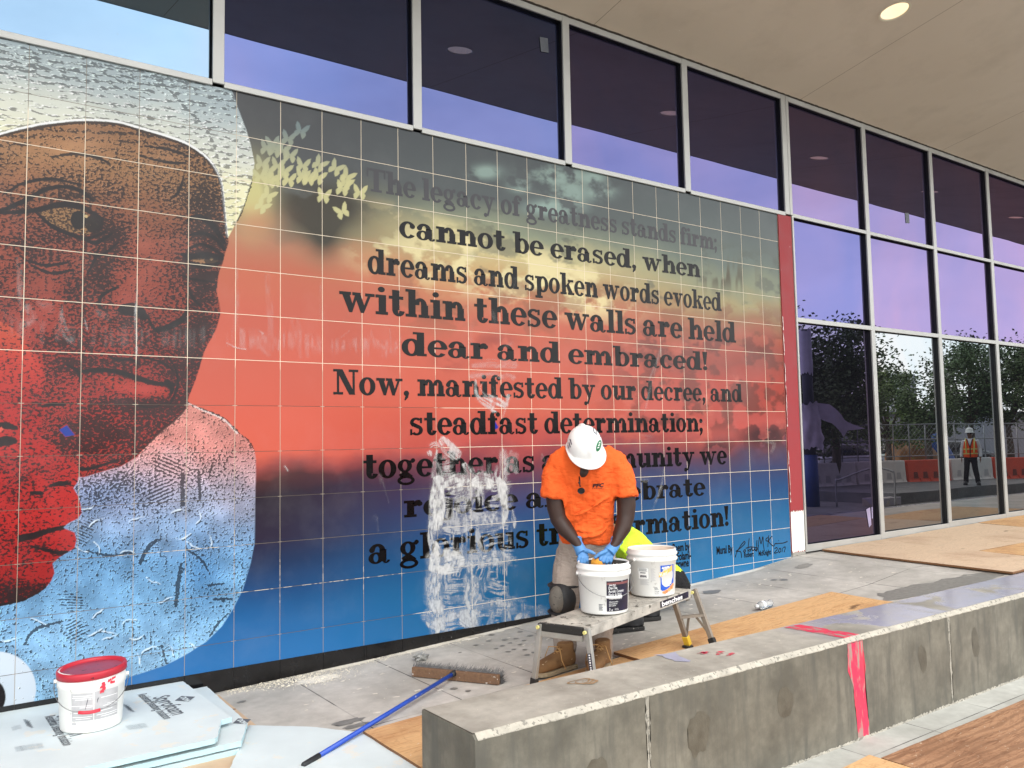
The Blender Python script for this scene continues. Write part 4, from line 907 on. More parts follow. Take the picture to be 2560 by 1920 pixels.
# ------------------------------------------------------------------ lettering: a heavy slab-serif face drawn from stems, bowls and serifs
XH = .70
def g_rect(x0, y0, x1, y1): return [(x0, y0), (x1, y0), (x1, y1), (x0, y1)]
def g_ring(cx, cy, rx, ry, tx, ty, a0=0, a1=360):
    n = max(6, int(abs(a1 - a0) / 11)); out = []
    for i in range(n):
        p = []
        for a in (a0 + (a1 - a0) * i / n, a0 + (a1 - a0) * (i + 1) / n):
            t = math.radians(a); p.append(((cx + rx * math.cos(t), cy + ry * math.sin(t)), (cx + (rx - tx) * math.cos(t), cy + (ry - ty) * math.sin(t))))
        out.append([p[0][0], p[1][0], p[1][1], p[0][1]])
    return out
def g_disc(cx, cy, r, ry=None): return [(cx + r * math.cos(2 * math.pi * k / 14), cy + (ry or r) * math.sin(2 * math.pi * k / 14)) for k in range(14)]
def stem(x, y0, y1, s=.24): return g_rect(x, y0, x + s, y1)
SF = .108
G = {}
G['l'] = (.40, [stem(.10, 0, 1), g_rect(0, .905, .2, 1), g_rect(0, 0, .40, SF)])
G['i'] = (.40, [stem(.10, 0, XH), g_rect(0, XH - SF, .2, XH), g_rect(0, 0, .40, SF), g_disc(.19, .89, .115, .10)])
G['j'] = (.36, [stem(.12, -.12, XH), g_rect(.0, XH - SF, .2, XH), g_disc(.21, .89, .115, .10), g_disc(.02, -.2, .08)] + g_ring(.1, -.12, .22, .16, .19, .08, 180, 360))
G['h'] = (.82, [stem(.10, 0, 1), g_rect(0, .905, .2, 1), g_rect(0, 0, .38, SF), stem(.53, 0, .46), g_rect(.44, 0, .82, SF)] + g_ring(.50, .45, .23, .26, .20, .12, 0, 180))
G['n'] = (.82, [stem(.10, 0, XH), g_rect(0, XH - SF, .2, XH), g_rect(0, 0, .38, SF), stem(.53, 0, .46), g_rect(.44, 0, .82, SF)] + g_ring(.50, .45, .23, .26, .20, .12, 0, 180))
G['m'] = (1.22, [stem(.10, 0, XH), g_rect(0, XH - SF, .2, XH), g_rect(0, 0, .36, SF), stem(.50, 0, .46), g_rect(.42, 0, .76, SF), stem(.92, 0, .46), g_rect(.84, 0, 1.22, SF)] + g_ring(.48, .45, .22, .26, .19, .12, 0, 180) + g_ring(.90, .45, .22, .26, .19, .12, 0, 180))
G['r'] = (.62, [stem(.10, 0, XH), g_rect(0, XH - SF, .2, XH), g_rect(0, 0, .42, SF), g_disc(.52, .55, .105)] + g_ring(.47, .45, .20, .26, .16, .12, 60, 180))
G['u'] = (.82, [stem(.10, .24, XH), g_rect(0, XH - SF, .2, XH), stem(.53, 0, XH), g_rect(.43, XH - SF, .6, XH), g_rect(.6, 0, .82, SF)] + g_ring(.33, .25, .23, .27, .20, .12, 180, 350))
G['o'] = (.66, g_ring(.33, .35, .33, .37, .21, .09))
G['e'] = (.64, g_ring(.33, .35, .33, .37, .21, .09, 0, 322) + [g_rect(.12, .325, .60, .405)])
G['c'] = (.62, g_ring(.33, .35, .33, .37, .21, .09, 38, 322) + [g_disc(.50, .52, .105)])
G['a'] = (.74, [stem(.37, .06, .50)] + g_ring(.25, .20, .25, .215, .17, .07) + g_ring(.30, .47, .27, .25, .19, .10, 0, 165) + [g_disc(.12, .50, .10)] + g_ring(.60, .12, .14, .14, .10, .06, 200, 350))
G['d'] = (.80, g_ring(.31, .35, .31, .37, .20, .10) + [stem(.48, 0, 1), g_rect(.36, .905, .6, 1), g_rect(.55, 0, .80, SF)])
G['b'] = (.74, g_ring(.43, .35, .31, .37, .20, .10) + [stem(.10, 0, 1), g_rect(0, .905, .2, 1)])
G['p'] = (.76, g_ring(.45, .35, .31, .37, .20, .10) + [stem(.10, -.28, XH), g_rect(0, XH - SF, .2, XH), g_rect(0, -.28, .42, -.28 + SF)])
G['g'] = (.70, g_ring(.29, .45, .27, .26, .18, .08) + g_ring(.33, -.13, .33, .19, .13, .10) + [[(.06, .10), (.22, .22), (.40, .20), (.60, .03), (.50, -.02), (.12, .0)], g_disc(.60, .66, .085), g_rect(.46, .56, .62, .66)])
G['f'] = (.50, [stem(.10, 0, .78), g_rect(0, 0, .42, SF), g_rect(0, XH - SF, .44, XH), g_disc(.48, .85, .10)] + g_ring(.34, .76, .24, .25, .19, .10, 60, 180))
G['t'] = (.52, [stem(.11, .2, .92), g_rect(0, XH - SF, .48, XH)] + g_ring(.32, .21, .21, .23, .19, .11, 180, 350))
G['s'] = (.58, g_ring(.27, .51, .25, .205, .15, .09, 35, 235) + g_ring(.29, .20, .26, .215, .16, .09, -145, 60) + [[(.08, .45), (.16, .34), (.44, .22), (.55, .26), (.44, .38), (.18, .50)], g_rect(.43, .48, .52, .70), g_rect(.02, 0, .11, .24)])
G['k'] = (.82, [stem(.10, 0, 1), g_rect(0, .905, .2, 1), g_rect(0, 0, .38, SF), [(.26, .26), (.30, .38), (.58, .66), (.70, .66)], [(.36, .42), (.52, .5), (.78, .05), (.52, .05)], g_rect(.46, XH - SF, .80, XH), g_rect(.46, 0, .84, SF)])
G['v'] = (.74, [[(.06, XH), (.30, XH), (.48, .18), (.40, 0), (.32, 0)], [(.34, 0), (.42, 0), (.66, XH), (.57, XH)], g_rect(0, XH - SF, .40, XH), g_rect(.46, XH - SF, .74, XH)])
G['y'] = (.76, [[(.06, XH), (.30, XH), (.50, .12), (.40, -.02)], [(.26, -.22), (.36, -.24), (.68, XH), (.58, XH)], g_rect(0, XH - SF, .40, XH), g_rect(.47, XH - SF, .76, XH), g_disc(.20, -.20, .10)])
G['w'] = (1.10, [[(.06, XH), (.29, XH), (.44, .18), (.38, 0), (.30, 0)], [(.32, 0), (.40, 0), (.60, XH), (.51, XH)], [(.44, XH), (.64, XH), (.80, .18), (.74, 0), (.66, 0)], [(.68, 0), (.76, 0), (1.01, XH), (.92, XH)], g_rect(0, XH - SF, .36, XH), g_rect(.80, XH - SF, 1.10, XH), g_rect(.40, XH - SF, .66, XH)])
G['T'] = (.90, [stem(.33, 0, 1, .25), g_rect(0, .89, .90, 1), g_rect(0, .62, .075, 1), g_rect(.825, .62, .90, 1), g_rect(.18, 0, .72, .10)])
G['N'] = (.98, [g_rect(.14, 0, .23, 1), [(.10, 1), (.36, 1), (.86, 0), (.62, 0)], g_rect(.75, 0, .84, 1), g_rect(0, .90, .30, 1), g_rect(0, 0, .38, .10), g_rect(.60, .90, .98, 1)])
G[','] = (.28, [g_disc(.13, .10, .115), [(.10, .04), (.24, .10), (.20, -.08), (.08, -.2), (.04, -.17)]])
G[';'] = (.30, G[','][1] + [g_disc(.13, .56, .115)])
G['!'] = (.30, [[(.02, 1), (.28, 1), (.20, .30), (.10, .30)], g_disc(.15, .11, .115)])
G[' '] = (.27, [])
for a_ in 'abcdefghijklmnopqrstuvwyTN,;!':
    if a_ in G:
        w_, ps = G[a_]; G[a_] = (w_, [p if isinstance(p[0], tuple) else p for p in ps])
M['ink'] = mat('black_fired_lettering', rgb(16, 14, 15), .16, .15, 5, .02, 60, spec=.16)
M['ink2'] = mat('fired_lettering_with_haze', rgb(70, 69, 72), .16, .08, 3, .02, 60, spec=.16)  # first line: reflected haze put into the grey of the letters
def letter_line(bm, text, pl, pr_, asc):
    """text between two wall points; asc = ascender height in m"""
    a = on_y(*pl); b = on_y(*pr_); tot = 0; gap = .03
    for i, ch_ in enumerate(text): tot += G[ch_][0] + (gap if i < len(text) - 1 else 0)
    kx = (b.x - a.x) / tot; x = 0; n = 0
    for ch_ in text:
        for p in G[ch_][1]:
            n += 1; y = -.0012 - .00006 * (n % 11)
            f = [bm.verts.new((a.x + (x + u) * kx, y, a.z + (b.z - a.z) * (x + u) / tot + v * asc)) for u, v in p]
            f = bm.faces.new(f); f.normal_update()
            if f.normal.y > 0: f.normal_flip()
            if len(p) > 4: bmesh.ops.triangulate(bm, faces=[f])
        x += G[ch_][0] + gap
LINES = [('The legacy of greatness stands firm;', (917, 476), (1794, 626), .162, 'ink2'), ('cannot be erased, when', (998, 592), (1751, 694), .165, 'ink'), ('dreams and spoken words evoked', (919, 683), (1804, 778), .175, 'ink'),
         ('within these walls are held', (848, 778), (1840, 857), .195, 'ink'), ('dear and embraced!', (1004, 888), (1770, 926), .168, 'ink'), ('Now, manifested by our decree, and', (833, 986), (1856, 1005), .168, 'ink'), ('steadfast determination;', (1024, 1088), (1759, 1079), .172, 'ink'),
         ('together as a community we', (908, 1197), (1817, 1160), .172, 'ink'), ('rejoice and celebrate', (1010, 1294), (1763, 1238), .162, 'ink'), ('a glorious transformation!', (921, 1411), (1823, 1314), .180, 'ink')]
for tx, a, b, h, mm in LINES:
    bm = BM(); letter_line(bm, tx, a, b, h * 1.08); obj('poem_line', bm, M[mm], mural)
# small credits and the painter's signature
def text_mesh(name, body, loc, size, material, parent, rot=(math.pi / 2, 0, 0), sx=1.0, extrude=0.0, bold=0.0, align='LEFT', mtx=None):
    cu = bpy.data.curves.new(name, 'FONT'); cu.body = body; cu.size = size; cu.align_x = align; cu.extrude = extrude; cu.offset = bold; cu.resolution_u = 3
    t = bpy.data.objects.new(name, cu); COL.objects.link(t)
    me_ = bpy.data.meshes.new_from_object(t); bpy.data.objects.remove(t)
    R_ = mtx if mtx is not None else Matrix.Translation(loc) @ (Matrix.Rotation(rot[2], 4, 'Z') @ Matrix.Rotation(rot[1], 4, 'Y') @ Matrix.Rotation(rot[0], 4, 'X')) @ Matrix.Diagonal((sx, 1, 1, 1))
    b_ = BM(); b_.from_mesh(me_); bpy.data.meshes.remove(me_); bmesh.ops.transform(b_, matrix=R_, verts=b_.verts)
    return obj(name, b_, material, parent)
for tx, p, sz_ in (('Poem by', (1681, 1380), .105), ('l Folami-', (1686, 1402), .105), ('Browne', (1683, 1421), .105), ('Mural By', (1791, 1386), .105)):
    w = on_y(*p); text_mesh('credit_line', tx, (w.x, -.0014, w.z), sz_, M['ink'], mural, sx=.62, bold=.003)
for tx, p in (('Robert', (1860, 1394)), ('McKnight', (1896, 1390))):
    w = on_y(*p); text_mesh('credit_line', tx, (w.x, -.0014, w.z), .072, M['ink'], mural, sx=.72, bold=.002)
sg = lambda L: [(1560 + x / 4.424, 1330 + y / 4.424) for x, y in L]
bm = BM()
SIG = [[(1230, 280), (1245, 230), (1290, 150), (1330, 105), (1336, 125), (1300, 165), (1250, 205), (1238, 212), (1290, 220), (1300, 284)], [(1318, 215), (1335, 195), (1345, 205), (1335, 222), (1320, 215)], [(1345, 180), (1400, 165), (1470, 172)], [(1385, 70), (1375, 140), (1370, 212), (1390, 190), (1400, 205), (1385, 215)], [(1400, 200), (1415, 175), (1420, 205), (1440, 195), (1445, 180), (1450, 205), (1465, 190)], [(1470, 90), (1466, 150), (1462, 215), (1490, 145)], [(1483, 208), (1486, 130), (1500, 55), (1515, 130), (1535, 50), (1540, 130), (1552, 212)],
       [(1590, 62), (1572, 75), (1570, 95), (1590, 100), (1605, 90)], [(1600, 35), (1595, 100), (1590, 165)], [(1636, 48), (1600, 100), (1650, 155), (1670, 130), (1690, 128)], [(1690, 130), (1720, 125), (1760, 122), (1808, 104)], [(1708, 92), (1711, 95)],
       [(1665, 185), (1685, 172), (1695, 190), (1662, 232), (1700, 226)], [(1722, 180), (1708, 205), (1716, 226), (1732, 210), (1730, 182), (1722, 180)], [(1750, 175), (1748, 222)], [(1760, 175), (1784, 166), (1772, 222)]]
for n, L in enumerate(SIG):
    pts = [on_y(*p) for p in spline(sg(L), 5)]
    tube(bm, [(p.x, -.0012, p.z) for p in pts], .0052, 6)
for v in bm.verts: v.co.y = -.001 + max(-.002, min(.001, (v.co.y + .001) * .25))
obj('signature', bm, M['ink'], mural)
# ------------------------------------------------------------------ plywood
def plywood(name, c0, c1, knots=(60, 40, 28), rough=.7, sc=(1.2, 9, 9), along='x', swirl=False):
    s = NT(name)
    v = (1.0, 8.5, 8.5) if along == 'x' else (8.5, 1.0, 8.5)
    g = s.noise(3.2, 8, .6, sc=v, dist=1.6)
    c = s.ramp(g, (.34, c1), (.5, c0), (.66, tuple(x * .86 for x in c0[:3]) + (1,)))
    big = s.noise(1.6, 4, .5, sc=(.8, 1.6, 1) if along == 'x' else (1.6, .8, 1), dist=2.2)
    rings = s.math('FRACT', s.math('MULTIPLY', big, 16))
    c = s.mix(s.ramp(rings, (.0, .30), (.22, 0.0), (.86, .0), (1.0, .30)), c, tuple(x * .62 for x in c1[:3]) + (1,))
    k = s.noise(2.6, 3, .4, sc=(.9, 2.4, 1) if along == 'x' else (2.4, .9, 1))
    c = s.mix(s.ramp(k, (.70, 0.0), (.76, .85)), c, rgb(*knots))
    st = s.noise(1.1, 6, .6)
    c = s.mix(s.ramp(st, (.52, 0.0), (.68, .55)), c, (c1[0] * .62, c1[1] * .50, c1[2] * .46, 1))
    if swirl:
        w_ = s.n('ShaderNodeTexWave', wave_type='RINGS'); w_.inputs['Scale'].default_value = 1.6; w_.inputs['Distortion'].default_value = 9; w_.inputs['Detail'].default_value = 3; w_.inputs['Detail Scale'].default_value = .8
        mpw = s.n('ShaderNodeMapping'); mpw.inputs['Scale'].default_value = (.9, 3.0, 1); mpw.inputs['Location'].default_value = (.4, .9, 0); s.l(s.obj(), mpw.inputs[0]); s.l(mpw.outputs[0], w_.inputs[0])
        c = s.mix(s.ramp(w_.outputs['Fac'], (.15, .42), (.5, 0.0), (.95, .0)), c, tuple(x * .7 for x in c1[:3]) + (1,))
    dustn = s.noise(38, 4, .65)
    c = s.mix(s.ramp(dustn, (.66, 0.0), (.70, .8)), c, rgb(214, 200, 178))
    s.bsdf(c, rough, 0, .35, g, .18, .003)
    return s.m
M['ply'] = plywood('tan_plywood', rgb(214, 172, 124), rgb(184, 138, 92))
M['ply_pale'] = plywood('pale_plywood', rgb(212, 186, 158), rgb(196, 168, 140))
M['ply_brown'] = plywood('brown_plywood', rgb(172, 130, 98), rgb(128, 90, 64), rough=.6, swirl=True)
M['ply_edge'] = mat('plywood_edge', rgb(120, 84, 54), .8, .3, 30, .4, 120, sc=(1, 1, 26))
def ply_sheet(pts, z, th, m, label, warp=0.0, seed=0, zf=None):
    """pts: plan outline; the sheet lies at z(x)"""
    c = Vector((sum(p[0] for p in pts) / len(pts), sum(p[1] for p in pts) / len(pts), 0)); c.z = (zf(c.x) if zf else z)
    t = thing('plywood_sheet', c, label, 'plywood')
    o_ = rough_outline(pts, .0018, .09, seed)
    zz = lambda x, y: (zf(x) if zf else z) + warp * math.sin(3 * x + 2 * y + seed)
    bm = BM(); a = [bm.verts.new((x, y, zz(x, y) + th)) for x, y in o_]; b = [bm.verts.new((x, y, zz(x, y))) for x, y in o_]
    e = BM(); ea = [e.verts.new(v.co) for v in a]; eb = [e.verts.new(v.co) for v in b]
    f = bm.faces.new(a); f.normal_update()
    if f.normal.z < 0: f.normal_flip()
    bmesh.ops.triangulate(bm, faces=[f]); bmesh.ops.delete(bm, geom=b, context='VERTS')
    n = len(o_)
    for i in range(n): e.faces.new((ea[i], eb[i], eb[(i + 1) % n], ea[(i + 1) % n]))
    bmesh.ops.recalc_face_normals(e, faces=e.faces)
    obj('face_veneer', bm, m, t); obj('ply_edge', e, M['ply_edge'], t)
    return t
ply_sheet([(1.503, -1.335), (3.50, -1.30), (3.50, -2.045), (1.503, -2.045)], 0, .016, M['ply'], 'tan plywood sheet under the broom handle, tucked behind the end of the concrete bench', seed=1, zf=lambda x: gz(x) + .003)
ply_sheet([(3.39, -1.232), (5.83, -1.262), (5.80, -1.70), (5.83, -2.045), (3.40, -2.045)], 0, .018, M['ply'], 'long tan plywood sheet under the right legs of the work platform', seed=2, zf=lambda x: gz(x) + .021)
z2 = lambda x: gz(x) + .012
ply_sheet([(7.50, -.04), (8.55, -.04), (8.45, -.82), (8.37, -2.035), (7.335, -2.035)], 0, .018, M['ply_pale'], 'pale plywood sheet with dark propped edge beside the white wall end', .003, 3, zf=z2)
ply_sheet([(8.556, -.04), (10.90, -.04), (10.80, -.47), (10.62, -1.28), (8.41, -1.23), (8.456, -.82)], 0, .018, M['ply_pale'], 'pale pinkish plywood sheet in front of the middle window panes', .002, 4, zf=z2)
ply_sheet([(8.405, -1.236), (10.615, -1.286), (10.6, -2.035), (8.378, -2.035)], 0, .018, M['ply'], 'plywood sheet beside the damp end of the bench top', .002, 5, zf=z2)
ply_sheet([(10.91, -.04), (13.3, -.04), (13.1, -1.28), (10.63, -1.28)], 0, .018, M['ply'], 'farthest plywood sheet, at the right edge of the photo by the glass', .002, 6, zf=z2)
zl = -.31
ply_sheet([(3.998, -2.775), (6.43, -2.79), (6.43, -4.0), (4.0, -3.99)], zl + .004, .018, M['ply_brown'], 'dark brown plywood sheet on the lower paving in front of the bench', .001, 7)
ply_sheet([(2.2, -2.74), (3.72, -2.728), (3.985, -2.71), (3.992, -3.2), (2.2, -3.2)], zl + .004, .018, M['ply'], 'orange tan plywood sheet at the very bottom of the photo', .001, 8)

# ------------------------------------------------------------------ foam insulation boards
M['foam'] = mat('pale_blue_foam_board', rgb(206, 217, 219), .6, .05, 4, .12, 120, spec=.35, speck=rgb(216, 217, 210), speck_amt=.60, speck_scale=7)
M['foam_edge'] = mat('blue_foam_edge', rgb(176, 206, 212), .8, .06, 12, .2, 120)
M['print'] = mat('grey_print', rgb(92, 96, 102), .7, .12, 40, .05)
M['print_pale'] = mat('faded_grey_print', rgb(160, 170, 176), .7, .12, 40, .05)
FZ = -.035
def foam_board(pts, z, th, label, seed, lift=None):
    c = Vector((sum(p[0] for p in pts) / len(pts), sum(p[1] for p in pts) / len(pts), z))
    t = thing('foam_board', c, label, 'foam board', 'foam boards stacked at the lower left' if seed < 5 else None)
    o_ = rough_outline(pts, .0022, .03, seed)
    zz = (lambda x, y: z + (lift(x, y) if lift else 0))
    bm = BM(); a = [bm.verts.new((x, y, zz(x, y) + th)) for x, y in o_]
    f = bm.faces.new(a); f.normal_update()
    if f.normal.z < 0: f.normal_flip()
    bmesh.ops.triangulate(bm, faces=[f])
    e = BM(); ea = [e.verts.new(v.co) for v in a]; eb = [e.verts.new((x, y, zz(x, y))) for x, y in o_]; n = len(o_)
    for i in range(n): e.faces.new((ea[i], eb[i], eb[(i + 1) % n], ea[(i + 1) % n]))
    e.faces.new(eb)
    bmesh.ops.recalc_face_normals(e, faces=e.faces)
    obj('printed_face', bm, M['foam'], t); obj('cut_edge', e, M['foam_edge'], t)
    return t
def fp(px, py, z): p = on_z(px, py, z); return Vector((p.x, p.y))
zt1 = FZ + .112
TR, R1, N1, NL = fp(452, 1699, zt1), fp(579, 1793, zt1), fp(538, 1846, zt1), fp(203, 1921, zt1)
FLf = fp(0, 1778, zt1)
d1 = (NL - N1).normalized(); d2 = (FLf - TR).normalized()
top_board = foam_board([TR, R1, R1 + d1 * .05 + Vector((-.01, -.015)), N1 + Vector((.02, .03)), N1, N1 + d1 * 1.5, TR + d2 * 1.7], FZ + .086, .026, 'topmost pale blue foam board with grey print, under the red lidded bucket', 1)
zt2 = FZ + .066
A2, B2, C2 = fp(517, 1716, zt2), fp(618, 1806, zt2), fp(603, 1852, zt2)
foam_board([A2, B2, C2, C2 + d1 * 1.5, A2 + d2 * 1.7], FZ + .038, .028, 'middle foam board with a dark printed corner, second in the stack', 2)
zt3 = FZ + .028
A3, B3, C3 = fp(500, 1716, zt3), fp(613, 1822, zt3), fp(597, 1873, zt3)
foam_board([A3, B3, C3, C3 + d1 * 1.4, A3 + d2 * 1.7], FZ + .002, .026, 'bottom foam board of the stack, resting on the paving', 3)
fs_ = [fp(622, 1813, FZ + .02), fp(780, 1817, FZ + .02), fp(925, 1834, FZ + .02), Vector((1.56, -2.1)), Vector((.62, -2.0)), fp(575, 1921, FZ + .02)]
loose = foam_board(fs_, FZ + .003, .018, 'loose pale foam sheet lying flat under the end of the broom handle', 7)
# print on the boards: text runs along the short side
ux = (R1 - TR).normalized(); uy = Vector((-ux.y, ux.x))
if uy.dot(-d2) < 0: uy = -uy
def print_at(px, py, body, size, m, parent=top_board, z=None, sx=1.0, bold=.001):
    z = z if z is not None else zt1 + .0012
    p = on_z(px, py, z)
    mt = Matrix(((ux.x, uy.x, 0, p.x), (ux.y, uy.y, 0, p.y), (0, 0, 1, p.z), (0, 0, 0, 1))) @ Matrix.Diagonal((sx, 1, 1, 1))
    return text_mesh('print_line', body, None, size, m, parent, mtx=mt, bold=bold)
c12 = lambda x, y: (x / 3.16, 1600 + y / 3.16)
print_at(*c12(1205, 455), 'Styrofoam', .13, M['print'], sx=.78, bold=.002)
print_at(*c12(1085, 432), 'Residential Sheathing Insulation', .074, M['print'], sx=.62)
print_at(*c12(445, 600), 'Styrofoam', .13, M['print'], sx=.78, bold=.002)
print_at(*c12(352, 605), 'Residential Sheathing Insulation', .074, M['print'], sx=.62)
def diamond(cx, cy, size, parent, z, body='DOW', m=None):
    p = on_z(cx, cy, z); c = Vector((p.x, p.y)); bm = BM()
    f = bm.faces.new([bm.verts.new((q.x, q.y, z)) for q in (c - ux * size, c - uy * size * .82, c + ux * size, c + uy * size * .82)]); f.normal_update()
    if f.normal.z < 0: f.normal_flip()
    o_ = obj('diamond_logo', bm, m or M['print'], parent)
    q = c - ux * size * .52 - uy * size * .24
    mt = Matrix(((ux.x, uy.x, 0, q.x), (ux.y, uy.y, 0, q.y), (0, 0, 1, z + .001), (0, 0, 0, 1))) @ Matrix.Diagonal((.92, 1, 1, 1))
    text_mesh('logo_letters', body, None, size * .62, M['foam'], o_, mtx=mt, bold=.002)
diamond(*c12(1462, 463), .070, top_board, zt1 + .0012)
for (x, y), n in (((1000, 520), 3), ((215, 640), 3)):
    for k in range(n): print_at(*c12(x - 16 * k, y - 6 * k), 'Dow Styrofoam brand', .02, M['print_pale'], sx=.8)
for x, y in ((1085, 664), (1040, 672), (985, 678), (270, 822), (210, 830), (150, 838), (110, 846)):
    for k in range(4): print_at(*c12(x + 14 * k, y - 2 * k), 'l i l l i l i l l i', .016, M['print_pale'], sx=1.1, bold=0)
for x, y in ((85, 690), (105, 680), (125, 676)):
    print_at(*c12(x, y), 'l l i l l', .03, M['print_pale'], sx=1, bold=0)
b2 = [o for o in bpy.data.objects if o.name == 'foam_board.001'][0]
diamond(605, 1803, .062, b2, zt2 + .0012)

# ------------------------------------------------------------------ buckets
M['pail'] = mat('white_bucket_plastic', rgb(232, 232, 228), .38, .03, 5, .04, 60, speck=rgb(196, 194, 188), speck_amt=.66, speck_scale=16)
M['pail_in'] = mat('stained_bucket_inside', rgb(226, 212, 196), .55, .1, 9, .1, 60)
M['pail_dark'] = mat('grey_mortar_smeared_plastic', rgb(76, 74, 70), .6, .35, 18, .4, 60, speck=rgb(210, 208, 200), speck_amt=.60, speck_scale=30)
M['wire'] = mat('bucket_bail_wire', rgb(150, 150, 150), .35, .1, 10, .05, metal=.9)
M['grip'] = mat('white_plastic_grip', rgb(236, 236, 236), .4, .03, 5, .03)
M['lbl_black'] = mat('black_label_with_splatter', rgb(24, 22, 30), .45, .3, 6, .06, 60, col2=rgb(34, 28, 54), speck=rgb(196, 196, 200), speck_amt=.665, speck_scale=52)
M['lbl_white'] = mat('white_label_print', rgb(236, 236, 236), .5, .03)
M['lbl_blue'] = mat('blue_label', rgb(30, 84, 190), .45, .08, 8, .03)
M['lbl_yel'] = mat('yellow_label_blocks', rgb(236, 190, 92), .5, .12, 30, .03)
M['lbl_red'] = mat('red_orange_label_fruit', rgb(226, 100, 70), .5, .3, 40, .03, col2=rgb(240, 170, 110))
M['lbl_grey'] = mat('grey_label', rgb(176, 176, 178), .55, .1, 30, .03)
M['lbl_dkred'] = mat('dull_red_label_band', rgb(120, 70, 70), .5, .2, 30, .03)
RB, RT, HB = .147, .160, .305
def rad(z): return RB + (RT - RB) * min(1, z / .23)
def wrap_bm(bm, c, ang0, z0, off=.0012):
    """bend flat x (m) / y (m) art round a bucket: x runs to the viewer's right"""
    for v in bm.verts:
        x, y, dz = v.co; z = z0 + y; r = rad(z) + off + dz; a = ang0 + x / rad(z)
        v.co = (c.x + r * math.cos(a), c.y + r * math.sin(a), c.z + z)
def wrap_rect(parent, c, ang0, x0, x1, z0, z1, m, name='label', off=.0012, sub=None):
    bm = BM(); n = max(2, int((x1 - x0) / .012)); k = 3
    g = [[bm.verts.new((x0 + (x1 - x0) * i / n, z0 + (z1 - z0) * j / k, 0)) for i in range(n + 1)] for j in range(k + 1)]
    for j in range(k):
        for i in range(n): bm.faces.new((g[j][i], g[j][i + 1], g[j + 1][i + 1], g[j + 1][i]))
    wrap_bm(bm, c, ang0, 0, off)
    return obj(name, bm, m, parent, True)
def wrap_poly(parent, c, ang0, pts, m, name='label_mark', off=.0018):
    bm = BM(); o_ = rough_outline(pts, 0, .012); f = bm.faces.new([bm.verts.new((x, y, 0)) for x, y in o_]); bmesh.ops.triangulate(bm, faces=[f]); wrap_bm(bm, c, ang0, 0, off)
    bmesh.ops.recalc_face_normals(bm, faces=bm.faces)
    return obj(name, bm, m, parent)
def wrap_text(parent, c, ang0, body, x, z, size, m, sx=1.0, bold=0.0, rot=0.0, off=.0022):
    cu = bpy.data.curves.new('t', 'FONT'); cu.body = body; cu.size = size; cu.offset = bold; cu.resolution_u = 2
    t = bpy.data.objects.new('t', cu); COL.objects.link(t); me_ = bpy.data.meshes.new_from_object(t); bpy.data.objects.remove(t)
    bm = BM(); bm.from_mesh(me_); bpy.data.meshes.remove(me_)
    ca, sa = math.cos(rot), math.sin(rot)
    for v in bm.verts:
        u, w = v.co.x * sx, v.co.y; v.co = (x + u * ca - w * sa, z + u * sa + w * ca, 0)
    wrap_bm(bm, c, ang0, 0, off)
    return obj('label_text', bm, m, parent)
def bucket(c, label, lid=False, inside=None, ribs=2):
    t = thing('bucket', c, label, 'bucket')
    prof = [(0, .004), (RB - .012, 0), (RB - .003, .003), (RB, .010), (RT, .225), (RT + .010, .232), (RT + .011, .244), (RT + .002, .252), (RT + .002, .262), (RT + .010, .268), (RT + .010, .280), (RT + .001, .286), (RT + .002, .300), (RT - .001, .305), (RT - .006, .303), (RT - .007, .29), (RB - .006, .02)]
    if lid: prof = [(0, .004), (RB - .012, 0), (RB - .003, .003), (RB, .010), (RT, .215), (RT + .004, .219), (RT + .004, .252), (RT + .001, .256), (RT + .001, .30), (RT - .007, .30), (RB - .006, .02)]
    bm = BM(); lathe(bm, prof, c, 56); b = obj('body', bm, M['pail'], t, True)
    bm = BM(); r = rad(.10) - .008; rings = lathe(bm, [(r, .16 if inside else .012), (0.001, .165 if inside else .012)], c, 40)
    if inside:
        for v in bm.verts: v.co.z += .02 * (vnoise(np.array([v.co.x * 18]), np.array([v.co.y * 18]), 3)[0] - .5)
    obj('contents', bm, M['pail_dark'] if inside else M['pail_in'], t, True)
    bm = BM(); lathe(bm, [(RT - .0075, .296), (rad(.17) - .0065, .17)] if inside else [(RT - .0075, .298), (RB - .0052, .02)], c, 48); obj('inner_wall', bm, M['pail_dark'] if inside else M['pail_in'], t, True)
    return t
def bail(t, c, a0, droop, side, z=.238, grip=True, gm=None):
    """wire handle hinged at two ears, lying against the side of the bucket"""
    pts = []
    for k in range(25):
        u = math.pi * k / 24; a = a0 + u
        r = RT + .014 + .018 * math.sin(u); pts.append((c.x + r * math.cos(a), c.y + r * math.sin(a), c.z + z - droop * math.sin(u)))
    bm = BM(); tube(bm, pts, .0021, 6); w = obj('bail', bm, M['wire'], t, True)
    if grip:
        bm = BM(); tube(bm, pts[10:15], .0085, 10); obj('grip', bm, gm or M['grip'], w, True)
    for k in (0, 24):
        bm = BM(); p = Vector(pts[k]); d = (p - Vector((c.x, c.y, p.z))).normalized(); tube(bm, [p - d * .016, p + d * .004], .011, 12); obj('ear', bm, M['pail'], t, True)
